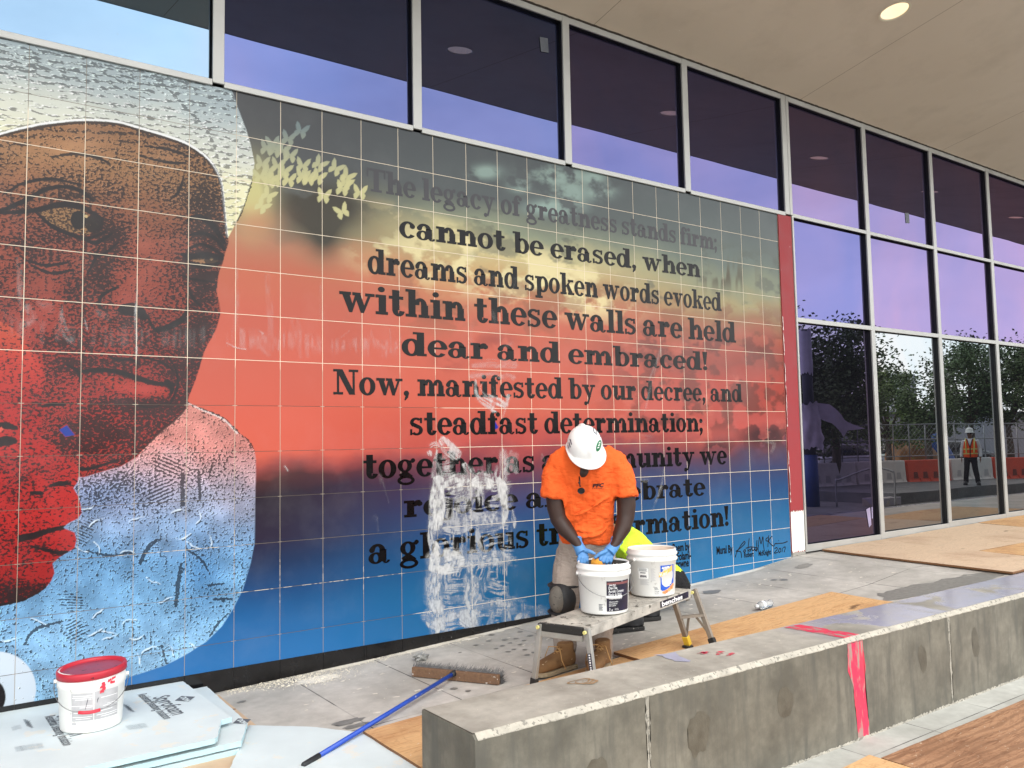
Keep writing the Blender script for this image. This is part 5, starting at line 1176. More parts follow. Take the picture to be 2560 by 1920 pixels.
# work platform deck plane first, the buckets stand on it
P1, P2, P3 = on_z(1345, 1556, .44), on_z(1466, 1571, .44), on_z(1731, 1472, .505)
P5 = P3 + (P1 - P2)
dn = (P3 - P2).cross(P1 - P2).normalized()
if dn.z < 0: dn = -dn
def deck_z(x, y): return P2.z - (dn.x * (x - P2.x) + dn.y * (y - P2.y)) / dn.z
def bk(px, py):
    z = .47
    for i in range(20): p = on_z(px, py, z); z = deck_z(p.x, p.y)
    return Vector((p.x, p.y, z + .002))
c1, c2 = bk(1511, 1527), bk(1632, 1484)
def face_ang(c): return math.atan2(CAM.y - c.y, CAM.x - c.x)
bk1 = bucket(c1, 'white bucket with a black label and grey mortar inside, under the gloved hands', inside=True)
a1 = face_ang(c1)
lb = wrap_rect(bk1, c1, a1 + .18, -.012, .165, .022, .205, M['lbl_black'])
wrap_rect(bk1, c1, a1 + .18, -.008, .16, .183, .197, M['lbl_dkred'], 'label_band', .0018)
for tx, x, z, sz_ in (('Dal-Tile', .000, .156, .024), ('Acrylic Ceramic', .000, .136, .023), ('Floor & Wall', .000, .115, .023), ('Tile Adhesive', .000, .094, .023), ('Adhesivo acrilico', .002, .076, .012), ('para losetas de', .002, .065, .012), ('piso y pared', .002, .054, .012), ('3', .002, .028, .022), ('gal', .016, .028, .012), ('13.2 L', .036, .029, .016)):
    wrap_text(bk1, c1, a1 + .18, tx, x, z, sz_, M['lbl_white'], sx=.72, bold=.0002)
wrap_text(bk1, c1, a1 + .18, 'DAL-TILE', .004, .178, .010, M['lbl_white'], bold=.0004)
for k in range(5): wrap_rect(bk1, c1, a1 - .10, -.018, .006 - .004 * (k % 2), .030 + .008 * k, .0345 + .008 * k, M['print'], 'small_print')
bail(bk1, c1, a1 - math.pi / 2 + .32, .125, 1)
bk2 = bucket(c2, 'white bucket with a blue and yellow label, standing empty on the right of the platform')
a2 = face_ang(c2)
wrap_poly(bk2, c2, a2 + .35, [(0, .205), (.115, .205), (.115, .085), (.085, .075), (.06, .055), (.03, .042), (.012, .040), (0, .05)], M['lbl_blue'], 'label')
wrap_text(bk2, c2, a2 + .35, 'MAPEI', .028, .186, .015, M['lbl_white'], bold=.0012)
wrap_poly(bk2, c2, a2 + .35, [(.008, .186), (.018, .199), (.024, .186), (.016, .182)], M['lbl_white'])
for k, (x, z, w, h) in enumerate(((-.012, .130, .028, .030), (.018, .140, .030, .030), (.050, .152, .020, .028), (.073, .160, .026, .036))):
    wrap_poly(bk2, c2, a2 + .35, [(x, z), (x + w, z + .008), (x + w, z + h + .006), (x + .004, z + h)], M['lbl_yel'], off=.002)
wrap_text(bk2, c2, a2 + .35, 'Ker', -.006, .136, .030, M['lbl_white'], sx=1.3, bold=.0004, rot=.24, off=.0028)
for k, w in enumerate((.03, .055, .06, .05, .02)): wrap_rect(bk2, c2, a2 + .35, .062 - w / 2, .062 + w / 2, .106 - .009 * k, .1105 - .009 * k, M['lbl_white'], 'small_print', .0022)
for k, (x, z, r) in enumerate(((.02, .030, .010), (.042, .036, .014), (.066, .045, .015), (.09, .058, .018), (.104, .072, .014), (.03, .026, .008))):
    wrap_poly(bk2, c2, a2 + .35, [(x + r * math.cos(t), z + r * .8 * math.sin(t)) for t in np.linspace(0, 6.0, 11)], M['lbl_red'], 'label_fruit', .0016 + .0002 * k)
fr = wrap_rect(bk2, c2, a2 - .62, 0, .074, .115, .190, M['lbl_grey'], 'notice_panel', .0010)
wrap_rect(bk2, c2, a2 - .62, .002, .072, .117, .188, M['pail'], 'notice_field', .0016)
for k in range(4): wrap_rect(bk2, c2, a2 - .62, .006, .066 - .006 * (k % 2), .168 + .005 * k, .1702 + .005 * k, M['print'], 'small_print', .0022)
wrap_rect(bk2, c2, a2 - .62, .016, .054, .155, .160, M['lbl_black'], 'notice_bar', .0022)
wrap_poly(bk2, c2, a2 - .62, [(.015, .141), (.058, .141), (.058, .127), (.052, .127), (.052, .134), (.044, .134), (.044, .127), (.038, .127), (.038, .134), (.031, .134), (.031, .127), (.025, .127), (.025, .134), (.021, .134), (.021, .127), (.015, .127)], M['lbl_black'], 'trowel_notch_sign', .0022)
for k in range(7): wrap_rect(bk2, c2, a2 - .62, .012, .074 - .008 * (k % 3), .080 + .0048 * k, .0815 + .0048 * k, M['lbl_grey'], 'small_print', .0014)
for k in range(14): wrap_rect(bk2, c2, a2 - .06, 0, .030 - .006 * (k % 3), .108 + .006 * k, .1095 + .006 * k, M['lbl_grey'], 'small_print', .0014)
for k in range(3): wrap_rect(bk2, c2, a2 + .08, 0, .026 - .004 * k, .050 + .006 * k, .0525 + .006 * k, M['print'], 'small_print', .0014)
wrap_text(bk2, c2, a2 + .08, '3.5 gal', 0, .034, .013, M['print'], sx=.9); wrap_text(bk2, c2, a2 + .08, '13.2 L', 0, .020, .013, M['print'], sx=.9)
bail(bk2, c2, a2 + math.pi - .75, .13, 1, grip=False)

# red lidded bucket on the foam
p = on_z(228, 1812, zt1 + .001); c3 = Vector((p.x, p.y, zt1 + .0015))
M['lid'] = mat('red_bucket_lid', rgb(178, 36, 52), .45, .08, 8, .06, 60, speck=rgb(60, 24, 34), speck_amt=.68, speck_scale=34)
M['red_paint'] = mat('red_paint_drips', rgb(206, 50, 66), .5, .1, 8, .1)
bk3 = bucket(c3, 'white bucket with a paint spattered red lid and grey label, on the foam boards', lid=True)
bm = BM(); lathe(bm, [(RT - .002, .270), (RT + .008, .272), (RT + .009, .300), (RT + .006, .308), (RT - .004, .309), (RT - .010, .304), (RT - .013, .292), (.001, .290)], c3, 56)
rx = Matrix.Translation(c3 + Vector((0, 0, .28))) @ Matrix.Rotation(math.radians(3.5), 4, Vector((0.3, -.9, 0))) @ Matrix.Translation(-(c3 + Vector((0, 0, .28))))
bmesh.ops.transform(bm, matrix=rx, verts=bm.verts)
lo__ = obj('lid', bm, M['lid'], bk3, True)
bm = BM(); lathe(bm, [(RT - .016, .2925), (RT - .05, .2928), (.001, .2925)], c3, 40); bmesh.ops.transform(bm, matrix=rx, verts=bm.verts); obj('lid_panel', bm, mat('red_lid_panel_with_reflection', rgb(150, 62, 82), .4, .14, 9, .1, 50, speck=rgb(58, 26, 38), speck_amt=.62, speck_scale=26), lo__, True)  # lid recess: purplish reflection painted into the red
a3 = face_ang(c3)
wrap_rect(bk3, c3, a3 - .62, 0, .102, .065, .205, M['lbl_grey']); wrap_rect(bk3, c3, a3 + .09, 0, .125, .065, .208, M['lbl_grey'])
for k, (x0_, x1_, z_) in enumerate(((.008, .098, .19), (.004, .098, .181), (.02, .096, .172), (.0, .1, .140), (.04, .1, .132), (.01, .05, .106), (.055, .09, .10), (.004, .098, .084), (.02, .09, .075))):
    wrap_rect(bk3, c3, a3 - .62, x0_, x1_, z_, z_ + .0028, M['lbl_white'], 'label_line', .0018)
for k, (x0_, x1_, z_) in enumerate(((.03, .12, .172), (.06, .12, .135), (.04, .12, .128), (.02, .09, .105), (.01, .12, .086), (.03, .12, .076))):
    wrap_rect(bk3, c3, a3 + .09, x0_, x1_, z_, z_ + .0028, M['lbl_white'], 'label_line', .0018)
wrap_rect(bk3, c3, a3 - .62, 0, .09, .115, .1165, M['print'], 'label_line', .002); wrap_rect(bk3, c3, a3 + .09, .0, .12, .115, .1168, M['print'], 'label_line', .002)
wrap_rect(bk3, c3, a3 - .62, 0, .022, .046, .058, M['lbl_grey'], 'label_line')
rp = random.Random(4)
for k in range(9):
    x = rp.uniform(.01, .085); z = rp.uniform(.222, .25) + .18 * (x - .04); w = rp.uniform(.008, .026)
    wrap_poly(bk3, c3, a3 + .09, rough_outline([(x, z), (x + w, z + .006), (x + w * .9, z + .016), (x + .002, z + .012)], .003, .006, k), M['red_paint'], 'paint_drip', .0068 + .0002 * k)
wrap_poly(bk3, c3, a3 + .09, rough_outline([(.03, .205), (.05, .21), (.048, .25), (.036, .248)], .004, .008, 77), M['red_paint'], 'paint_drip', .0072)
wrap_poly(bk3, c3, a3 + .09, rough_outline([(.02, .196), (.044, .200), (.04, .214), (.024, .21)], .003, .008, 78), M['red_paint'], 'paint_drip', .0076)
wrap_poly(bk3, c3, a3 - .12, [(0, .175), (.004, .175), (-.008, .125), (-.011, .122)], M['print'], 'pen_mark', .0022)
wrap_poly(bk3, c3, a3 + .09, [(.012, .17), (.02, .178), (.012, .150), (.010, .152)], M['print'], 'pen_mark', .0022)
bail(bk3, c3, a3 - math.pi / 2 - .05, .128, 1, z=.245, gm=M['red_paint'])

# ------------------------------------------------------------------ work platform
M['platform'] = mat('mortar_smeared_aluminium', rgb(150, 146, 138), .62, .2, 9, .3, 50, metal=.15, col2=rgb(184, 178, 168), speck=rgb(98, 94, 86), speck_amt=.60, speck_scale=16)
M['leg_alu'] = mat('dirty_aluminium_leg', rgb(158, 156, 150), .5, .14, 10, .2, 50, metal=.35)
M['leg_brown'] = mat('weathered_grey_leg', rgb(132, 122, 110), .6, .16, 10, .2, 50, metal=.2)
M['black_rubber'] = mat('dusty_black_rubber', rgb(34, 33, 32), .75, .25, 16, .4, 60, speck=rgb(196, 190, 180), speck_amt=.62, speck_scale=26)
M['yellow'] = mat('yellow_plastic_foot', rgb(222, 188, 60), .5, .1, 10, .1)
M['yellow_pale'] = mat('pale_yellow_button', rgb(214, 206, 130), .5, .1, 10, .1)
mid = (P1 + P2 + P3 + P5) / 4
plat = thing('work_platform', Vector((mid.x, mid.y, gz(mid.x))), 'low folding aluminium work platform smeared with mortar, carrying two buckets', 'work platform')
ex = (P3 - P2).normalized(); ey_ = (P1 - P2).normalized(); up = dn
Lp = (P3 - P2).length; Wp = (P1 - P2).length
def dp(u, v, w): return P2 + ex * u + ey_ * v + up * w       # along, across (0 near), up
def dbox(bm, u0, u1, v0, v1, w0, w1):
    vs = [bm.verts.new(dp(u, v, w)) for w in (w0, w1) for v in (v0, v1) for u in (u0, u1)]
    for f in ((0, 2, 3, 1), (4, 5, 7, 6), (0, 1, 5, 4), (2, 6, 7, 3), (0, 4, 6, 2), (1, 3, 7, 5)): bm.faces.new([vs[i] for i in f])
    bmesh.ops.recalc_face_normals(bm, faces=bm.faces)
bm = BM(); dbox(bm, .02, Lp - .02, .028, Wp - .028, -.018, 0)
for k in range(11): dbox(bm, .03, Lp - .03, .04 + k * (Wp - .085) / 10, .044 + k * (Wp - .085) / 10, .0002, .0022)
obj('deck', bm, M['platform'], plat)
for v0, v1 in ((0, .0275), (Wp - .0275, Wp)):
    bm = BM(); dbox(bm, .012, Lp - .012, v0, v1, -.058, .001); obj('side_rail', bm, M['platform'], plat, bevel=.003)
for u0, u1 in ((-.008, .0195), (Lp - .0195, Lp + .008)):
    bm = BM(); dbox(bm, u0, u1, .03, Wp - .004, -.046, -.001); obj('end_cap', bm, M['black_rubber'], plat, bevel=.004)
    bm = BM(); dbox(bm, u0 + .004, u1 - .004, .03, Wp - .004, -.082, -.0475); obj('end_rail', bm, M['leg_alu'], plat, bevel=.003)
# warning strip with lettering on the near rail
bm = BM(); dbox(bm, Lp - .40, Lp - .055, -.0012, 0, -.046, -.006); ws = obj('rail_label', bm, M['lbl_black'], plat)
for side, u in ((-1, Lp - .385),):
    mt = Matrix(((ex.x, up.x, -ey_.x, 0), (ex.y, up.y, -ey_.y, 0), (ex.z, up.z, -ey_.z, 0), (0, 0, 0, 1)))
    q = dp(u, -.0022, -.040); mt = Matrix.Translation(q) @ mt
    text_mesh('label_letters', 'benches', None, .044, M['grip'], ws, mtx=mt @ Matrix.Diagonal((1.75, 1, 1, 1)), bold=.0012)
def leg(u, v, du, dv, m, foot='black'):
    top = dp(u, v, -.004); d0 = dp(u, v, 0)
    pln = Vector((d0.x, d0.y, 0)) + Vector((ex.x, ex.y, 0)).normalized() * du + Vector((ey_.x, ey_.y, 0)).normalized() * dv
    g_ = gz(pln.x) + (.0395 if pln.x > 3.39 and pln.y < -1.24 else .002)
    bot = Vector((pln.x, pln.y, g_ + .03))
    bm = BM(); bar(bm, top, bot, .034, .024, up=ex); l_ = obj('leg', bm, m, plat, bevel=.003)
    f = (bot - top).normalized()
    bm = BM(); bar(bm, bot - f * .055, bot + f * .012, .044, .034, up=ex); fo = obj('foot', bm, M['yellow'] if foot == 'yellow' else M['black_rubber'], l_, bevel=.004)
    bm = BM(); box(bm, bot.x - .03, bot.x + .03, bot.y - .026, bot.y + .026, g_, g_ + .016); obj('sole', bm, M['black_rubber'], fo, bevel=.004)
    bm = BM(); tube(bm, [top + up * -.018 - ex * .022 * (1 if du < 0 else -1), top + up * -.018 - ex * .034 * (1 if du < 0 else -1)], .011, 12); obj('lock_button', bm, M['yellow_pale'], l_)
    return top, bot
LA = leg(.004, Wp - .015, -.01, .05, M['leg_alu']); LB = leg(.012, .002, -.035, -.07, M['leg_alu'])
LC = leg(Lp - .20, Wp * .10, .14, -.02, M['leg_brown'], 'yellow'); LD = leg(Lp + .012, -.006, -.08, -.17, M['leg_brown'])
for (a, b) in ((LC, LD),):
    f = .46; q0 = a[0].lerp(a[1], f); q1_ = b[0].lerp(b[1], f)
    bm = BM(); bar(bm, q0, q1_, .034, .016, up=(0, 0, 1)); obj('cross_bar', bm, M['leg_brown'] if a is LC else M['leg_alu'], plat)
    if a is LC:
        for (s0, s1, e0, e1) in ((q0.lerp(q1_, .36), None, a, .86), (q0.lerp(q1_, .62), None, b, .86)):
            bm = BM(); bar(bm, s0 + ex * .013, e0[0].lerp(e0[1], e1) + ex * .013, .016, .006, up=ex); obj('brace', bm, M['leg_brown'], plat)
# black caution strip on the near left leg
a_, b_ = LB; n_ = (a_ - b_).normalized(); sd = n_.cross(ex).normalized()
bm = BM(); off_ = -ex * .0125 + Vector((0, 0, 0))
q0, q1_ = a_.lerp(b_, .36), a_.lerp(b_, .93)
for sgn in (-1,):
    bar(bm, q0 + sd * .0, q1_, .026, .0262, up=ex)
st_ = obj('leg_label', bm, M['lbl_black'], plat)
bm = BM(); r5 = random.Random(9)
for k in range(15):
    c_ = q0.lerp(q1_, (k + .7) / 16); h_ = r5.uniform(.003, .0055)
    bar(bm, c_ - n_ * h_, c_ + n_ * h_, .011, .0275, up=ex)
obj('label_letters', bm, M['grip'], st_)
# cloth scrap on the right end of the deck
M['rag'] = mat('cream_paper_towel', rgb(226, 220, 206), .9, .06, 20, .4, 50)
bm = BM(); rr = random.Random(3); c_ = dp(Lp - .12, Wp - .06, .006)
g = [[bm.verts.new(c_ + ex * (i * .022 - .055) + ey_ * (j * .022 - .05) + up * (.004 + .04 * max(0, math.sin(i * 1.3 + j * .8)) * rr.uniform(.3, 1))) for i in range(6)] for j in range(6)]
for j in range(5):
    for i in range(5): bm.faces.new((g[j][i], g[j][i + 1], g[j + 1][i + 1], g[j + 1][i]))
rg = obj('paper_towel', bm, M['rag'], None, True); tag(rg, 'crumpled cream paper towel on the right end of the platform deck', 'towel')
sub = rg.modifiers.new('s', 'SUBSURF'); sub.levels = 2; sub.render_levels = 2

# ------------------------------------------------------------------ push broom
M['bristle'] = mat('grey_broom_bristles', rgb(104, 104, 104), .9, .25, 40, .3, 200)
M['brush_wood'] = mat('dirty_brown_wood_block', rgb(112, 84, 62), .75, .25, 10, .3, 60, sc=(1, 6, 6), speck=rgb(206, 200, 190), speck_amt=.64, speck_scale=30)
M['blue_handle'] = mat('blue_painted_handle', rgb(36, 76, 176), .38, .1, 10, .08, 60, speck=rgb(200, 206, 220), speck_amt=.66, speck_scale=24)
M['black_grip'] = mat('worn_black_handle_end', rgb(38, 40, 44), .6, .2, 20, .3)
hL, hR = on_g(850 + 462 / 2.572, 1280 + 1062 / 2.572), on_g(850 + 1020 / 2.572, 1280 + 1118 / 2.572)
hd = (hR - hL).normalized(); hl = (hR - hL).length; pv = Vector((-hd.y, hd.x, 0)).normalized()
if pv.x < 0: pv = -pv
tip = on_g(757, 1914, .022)
broom = thing('push_broom', (hL + hR) / 2, 'wide push broom with grey bristles and a blue handle lying on the paving', 'broom')
bm = BM(); A_ = hL + pv * .012; B_ = hR + pv * .012
bar(bm, A_ + Vector((0, 0, .034)), B_ + Vector((0, 0, .034)), .03, .062); obj('head_block', bm, M['brush_wood'], broom, bevel=.006)
bm = BM(); rb = random.Random(12)
for k in range(2600):
    t = rb.uniform(-.008, hl + .008); h = rb.uniform(.004, .066); base = hL + hd * t + pv * .024 + Vector((0, 0, h))
    e = base + pv * rb.uniform(.045, .082) + hd * rb.gauss(0, .014) + Vector((0, 0, rb.gauss(.012, .014)))
    s_ = hd * .0028; bm.faces.new([bm.verts.new(q) for q in (base - s_, base + s_, e)])
obj('bristles', bm, M['bristle'], broom)
sk = (hL + hR) / 2 - pv * .004 + Vector((0, 0, .05))
bm = BM(); tube(bm, [sk + pv * .01, sk - pv * .028], [.020, .017], 14); obj('socket', bm, M['black_grip'], broom, True)
hp0 = sk - pv * .02; bm = BM(); tube(bm, [hp0, hp0.lerp(tip, .93)], .0125, 14); ho = obj('handle', bm, M['blue_handle'], broom, True)
bm = BM(); tube(bm, [hp0.lerp(tip, .915), hp0.lerp(tip, .995), tip], [.0142, .0145, .011], 14); obj('hand_grip', bm, M['black_grip'], ho, True)

# ------------------------------------------------------------------ bottle, crumbs, splashes
s = NT('clear_bottle_plastic'); P_ = s.bsdf((.95, .97, .97, 1), .10); P_.inputs['Transmission Weight'].default_value = .70; P_.inputs['IOR'].default_value = 1.2
M['pet'] = s.m
bL, bR = on_g(1872, 1536), on_g(1928, 1518); bd = (bR - bL); bd.z = 0; bl_ = .20; bd.normalize()
prof = [(.0, .000), (.026, .002), (.031, .012), (.0295, .03), (.0315, .045), (.0295, .06), (.0315, .075), (.030, .09), (.032, .105), (.032, .135), (.028, .155), (.016, .180), (.0125, .186), (.0125, .205), (.010, .205)]
bt = thing('water_bottle', Vector((bL.x, bL.y, gz(bL.x))), 'crumpled clear plastic water bottle lying on the paving near the plywood', 'bottle')
ang = math.atan2(bd.y, bd.x)
def lay(bm):
    m_ = Matrix.Translation(Vector((bR.x, bR.y, gz(bR.x) + .033))) @ Matrix.Rotation(ang + math.pi, 4, 'Z') @ Matrix.Rotation(math.pi / 2, 4, 'Y')
    bmesh.ops.transform(bm, matrix=m_, verts=bm.verts)
bm = BM(); lathe(bm, prof, (0, 0, 0), 24)
for v in bm.verts: v.co.x *= 1 - .16 * math.sin(v.co.z * 40) ** 2 * (1 if v.co.z < .1 else 0)
lay(bm); obj('shell', bm, M['pet'], bt, True)
bm = BM(); lathe(bm, [(.0325, .106), (.0330, .108), (.0330, .134), (.0325, .136)], (0, 0, 0), 24); lay(bm); obj('label_sleeve', bm, mat('white_film_label', rgb(226, 230, 234), .4, .06), bt, True)
bm = BM(); lathe(bm, [(.0145, .186), (.0145, .204), (0.001, .206)], (0, 0, 0), 18); lay(bm); obj('neck_ring', bm, M['grip'], bt, True)
p = on_g(1053, 1651); bm = BM(); bmesh.ops.create_icosphere(bm, subdivisions=3, radius=.05)
for v in bm.verts:
    k = 1 + .5 * (vnoise(np.array([v.co.x * 60 + 9]), np.array([v.co.y * 60 + v.co.z * 50 + 9]), 8)[0] - .5) * 2
    v.co = Vector((v.co.x * k * 1.1, v.co.y * k * .8, max(-.2, v.co.z * k * .55))) + Vector((p.x, p.y, gz(p.x) + .022))
lt = obj('foil_scrap', bm, mat('crumpled_grey_foil', rgb(150, 150, 146), .45, .4, 50, .8, 60, metal=.3), None); tag(lt, 'crumpled grey foil scrap on the paving behind the broom head', 'litter')
M['crumb'] = mat('pale_grout_crumbs', rgb(222, 214, 196), .95, .12, 30, .3)
bm = BM(); rc = random.Random(21)
def crumb(x, y, z, s_):
    vs = [bm.verts.new((x + s_ * rc.uniform(-1, 1), y + s_ * rc.uniform(-1, 1), z)) for k in range(4)]
    t_ = bm.verts.new((x + s_ * .3 * rc.uniform(-1, 1), y + s_ * .3 * rc.uniform(-1, 1), z + s_ * rc.uniform(.4, .9)))
    vs.sort(key=lambda v: math.atan2(v.co.y - y, v.co.x - x))
    for i in range(4): bm.faces.new((vs[i], vs[(i + 1) % 4], t_))
for k in range(1500):
    x = rc.uniform(1.15, 3.1); y = -.012 - abs(rc.gauss(0, .05)); crumb(x, y, gz(x) + .001, rc.uniform(.0015, .007))
for k in range(500):
    x = rc.gauss(1.75, .13); y = rc.gauss(-.19, .06); crumb(x, y, gz(x) + .001, rc.uniform(.002, .008))
for k in range(300):
    x = rc.gauss(1.5, .15); y = rc.gauss(-.10, .05); crumb(x, y, gz(x) + .001, rc.uniform(.002, .010))
for k in range(900):
    x = rc.uniform(3.2, 7.0); y = -.012 - abs(rc.gauss(0, .03)); crumb(x, y, gz(x) + .001, rc.uniform(.001, .005))
for k in range(520):
    x = rc.uniform(1.5, 7.4); y = rc.uniform(-1.25, -.1); crumb(x, y, gz(x) + .001, rc.uniform(.001, .0055))
for k in range(90):
    x = rc.uniform(1.6, 5.0); y = rc.uniform(-2.45, -2.1); crumb(x, y, BZ + .001, rc.uniform(.001, .004))
for k in range(60):
    x = rc.uniform(4.0, 6); y = rc.uniform(-3.2, -2.55); crumb(x, y, zl + (.023 if y < -2.78 else .001), rc.uniform(.001, .004))
tag(obj('grout_crumbs', bm, M['crumb']), 'scattered pale crumbs of dry grout along the foot of the mural', 'grout crumbs', kind='stuff')
M['smear_floor'] = mat('dried_grout_film_on_paving', rgb(220, 214, 202), .9, .08, 20, .2)
bm = BM(); rc = random.Random(5)
for k in range(120):
    x = rc.uniform(1.4, 7.2); y = rc.uniform(-1.25, -.06); a = rc.uniform(.006, .03); b_ = a * rc.uniform(.25, .6); th_ = rc.uniform(-.5, .5)
    pts = []
    for i in range(12):
        t = 2 * math.pi * i / 12; q = rc.uniform(.6, 1.15); u, w = a * q * math.cos(t), b_ * q * math.sin(t)
        X_ = x + u * math.cos(th_) - w * math.sin(th_); pts.append((X_, y + u * math.sin(th_) + w * math.cos(th_), gz(X_) + .0022))
    sheet(bm, pts)
for x, y, a, b_ in ((2.0, -.03, .25, .05), (2.6, -.04, .3, .04), (3.2, -.03, .3, .05), (6.2, -.04, .4, .05), (5.4, -.03, .4, .05), (1.72, -.20, .17, .08), (3.0, -.06, .1, .05)):
    pts = []
    for i in range(40):
        t = 2 * math.pi * i / 40; q = rc.uniform(.65, 1.1); X_ = x + a * q * math.cos(t); pts.append((X_, min(-.005, y + b_ * q * math.sin(t)), gz(X_) + .0018))
    sheet(bm, pts)
for v in bm.verts: pass
tag(obj('grout_smears', bm, M['smear_floor']), 'dried pale grout smears on the paving beside the mural', 'grout smears', kind='stuff')
s = NT('damp_spot'); s.bsdf(s.ramp(s.noise(30, 4), (.3, rgb(112, 109, 103)), (.7, rgb(134, 131, 124))), .45); M['damp'] = s.m
bm = BM(); rc = random.Random(15)
def wet(x, y, a, b_):
    pts = []
    for i in range(16):
        t = 2 * math.pi * i / 16; q = rc.uniform(.72, 1.1); X_ = x + a * q * math.cos(t); pts.append((X_, y + b_ * q * math.sin(t), gz(X_) + .0026))
    sheet(bm, pts)
for px, py in ((1230, 1588), (1262, 1600), (1290, 1597), (1275, 1608), (1300, 1612), (1255, 1615), (1325, 1590), (1312, 1625), (1285, 1624), (1335, 1632), (1345, 1612), (1270, 1630), (1190, 1613), (1222, 1603), (1240, 1622), (1318, 1638), (1300, 1580), (1345, 1645), (1150, 1632), (1310, 1602), (1170, 1728), (1135, 1722), (1178, 1698)):
    p = on_g(px, py); k = rc.uniform(.7, 1.3); wet(p.x, p.y, .022 * k, .02 * k)
for px, py, a, b_ in ((1780, 1480, .10, .08), (1700, 1505, .14, .05), (2010, 1415, .12, .07), (1960, 1450, .05, .04), (1935, 1450, .04, .03), (870, 1805, .10, .045), (890, 1815, .08, .03), (605, 1755, .03, .02)):
    p = on_g(px, py); wet(p.x, p.y, a, b_)
pts = [on_g(*q) for q in ((2195, 1485), (2250, 1470), (2330, 1455), (2400, 1440), (2470, 1432), (2520, 1436), (2480, 1452), (2400, 1465), (2300, 1490), (2215, 1503))]
o_ = rough_outline([(q.x, q.y) for q in pts], .02, .06, 2); sheet(bm, [(x, max(y, -2.05), gz(x) + .0026) for x, y in o_])
tag(obj('damp_spots', bm, M['damp']), 'dark damp drips and stains on the grey paving', 'damp spots', kind='stuff')

M['kraft'] = mat('brown_cardboard', rgb(196, 170, 142), .85, .1, 6, .15, 60, speck=rgb(150, 122, 98), speck_amt=.62, speck_scale=9)
kp_ = [on_g(*q, .002) for q in ((544, 1737), (588, 1722), (655, 1772), (742, 1818), (640, 1835), (590, 1925), (380, 1935), (440, 1790))]
bm = BM(); c_ = BM(); o_ = rough_outline([(q.x, q.y) for q in kp_], .004, .05, 6); a_ = [bm.verts.new((x, min(y, -.02), FZ + .0035)) for x, y in o_]; b_ = [bm.verts.new((v.co.x, v.co.y, FZ + .0008)) for v in a_]
f = bm.faces.new(a_); f.normal_update(); fl_ = f.normal.z < 0
for i in range(len(a_)): bm.faces.new((a_[i], b_[i], b_[(i + 1) % len(a_)], a_[(i + 1) % len(a_)]))
bmesh.ops.triangulate(bm, faces=[f]); bmesh.ops.recalc_face_normals(bm, faces=bm.faces); c_.free()
tag(obj('cardboard_sheet', bm, M['kraft']), 'tan cardboard sheet on the paving, sticking out from under the foam boards', 'cardboard')
# ------------------------------------------------------------------ people
def loft(bm, rings, n=24, p=2.0):
    """closed skin through rings (centre, half-axis A, half-axis B); p > 2 squares the section"""
    vs = []
    for c, A, B in rings:
        row = []
        for k in range(n):
            t = 2 * math.pi * k / n; ct, st = math.cos(t), math.sin(t)
            row.append(bm.verts.new(Vector(c) + Vector(A) * math.copysign(abs(ct) ** (2 / p), ct) + Vector(B) * math.copysign(abs(st) ** (2 / p), st)))
        vs.append(row)
    for a, b in zip(vs, vs[1:]):
        for k in range(n): bm.faces.new((a[k], a[(k + 1) % n], b[(k + 1) % n], b[k]))
    bm.faces.new(vs[0][::-1]); bm.faces.new(vs[-1])
def ell(bm, c, A, B, C_, sub=3):
    r = bmesh.ops.create_icosphere(bm, subdivisions=sub, radius=1)
    for v in r['verts']: v.co = Vector(c) + Vector(A) * v.co.x + Vector(B) * v.co.y + Vector(C_) * v.co.z
def fuse(o, voxel, smooth=6, folds=0.0, fsize=.09):
    """join the overlapping volumes of one mesh into one continuous surface"""
    bmq = BM(); bmq.from_mesh(o.data); bmesh.ops.recalc_face_normals(bmq, faces=bmq.faces); bmq.to_mesh(o.data); bmq.free()
    md = o.modifiers.new('join', 'REMESH'); md.mode = 'VOXEL'; md.voxel_size = voxel; md.use_smooth_shade = True
    if smooth:
        ms_ = o.modifiers.new('smooth', 'SMOOTH'); ms_.iterations = smooth; ms_.factor = .5
    if folds:
        tx = bpy.data.textures.new('folds', 'CLOUDS'); tx.noise_scale = fsize; tx.noise_depth = 2
        dm = o.modifiers.new('folds', 'DISPLACE'); dm.texture = tx; dm.strength = folds; dm.mid_level = .5
    return o
def cloth(name, c, var=.08, rough=.85, weave=420, fold=None):
    s = NT(name)
    n = s.noise(4.5, 5, .55)
    colr = s.ramp(n, (.3, tuple(v * (1 - var) for v in c[:3]) + (1,)), (.7, tuple(min(1, v * (1 + var)) for v in c[:3]) + (1,)))
    h = s.noise(weave, 2, .5)
    if fold: h = s.math('ADD', s.math('MULTIPLY', h, .12), s.math('ADD', s.noise(fold, 3, .45, sc=(1, 1, .45), dist=1.2), s.math('MULTIPLY', s.noise(fold * 2.4, 2, .4, sc=(.5, .5, 1.2), dist=1.5), .5)))
    s.bsdf(colr, rough, 0, .25, h, 1.0 if fold else .15, .020 if fold else .002)
    return s.m
M['orange'] = cloth('orange_tshirt_cotton', rgb(238, 100, 42), .07, fold=9)
M['khaki'] = cloth('grey_khaki_trousers', rgb(164, 152, 142), .1, fold=11)
M['lime'] = cloth('lime_hi_vis_shirt', rgb(206, 255, 66), .05, fold=9)
M['black_cloth'] = cloth('black_trousers', rgb(34, 33, 36), .25, fold=10)
M['skin_dark'] = mat('dark_brown_skin', rgb(54, 36, 29), .5, .14, 9, .06, 160, spec=.35)
M['skin_tan'] = mat('brown_skin', rgb(120, 84, 66), .45, .1, 9, .06, 160)
M['glove'] = mat('blue_nitrile_glove', rgb(78, 134, 190), .5, .1, 14, .2, 60, speck=rgb(206, 214, 222), speck_amt=.69, speck_scale=60)
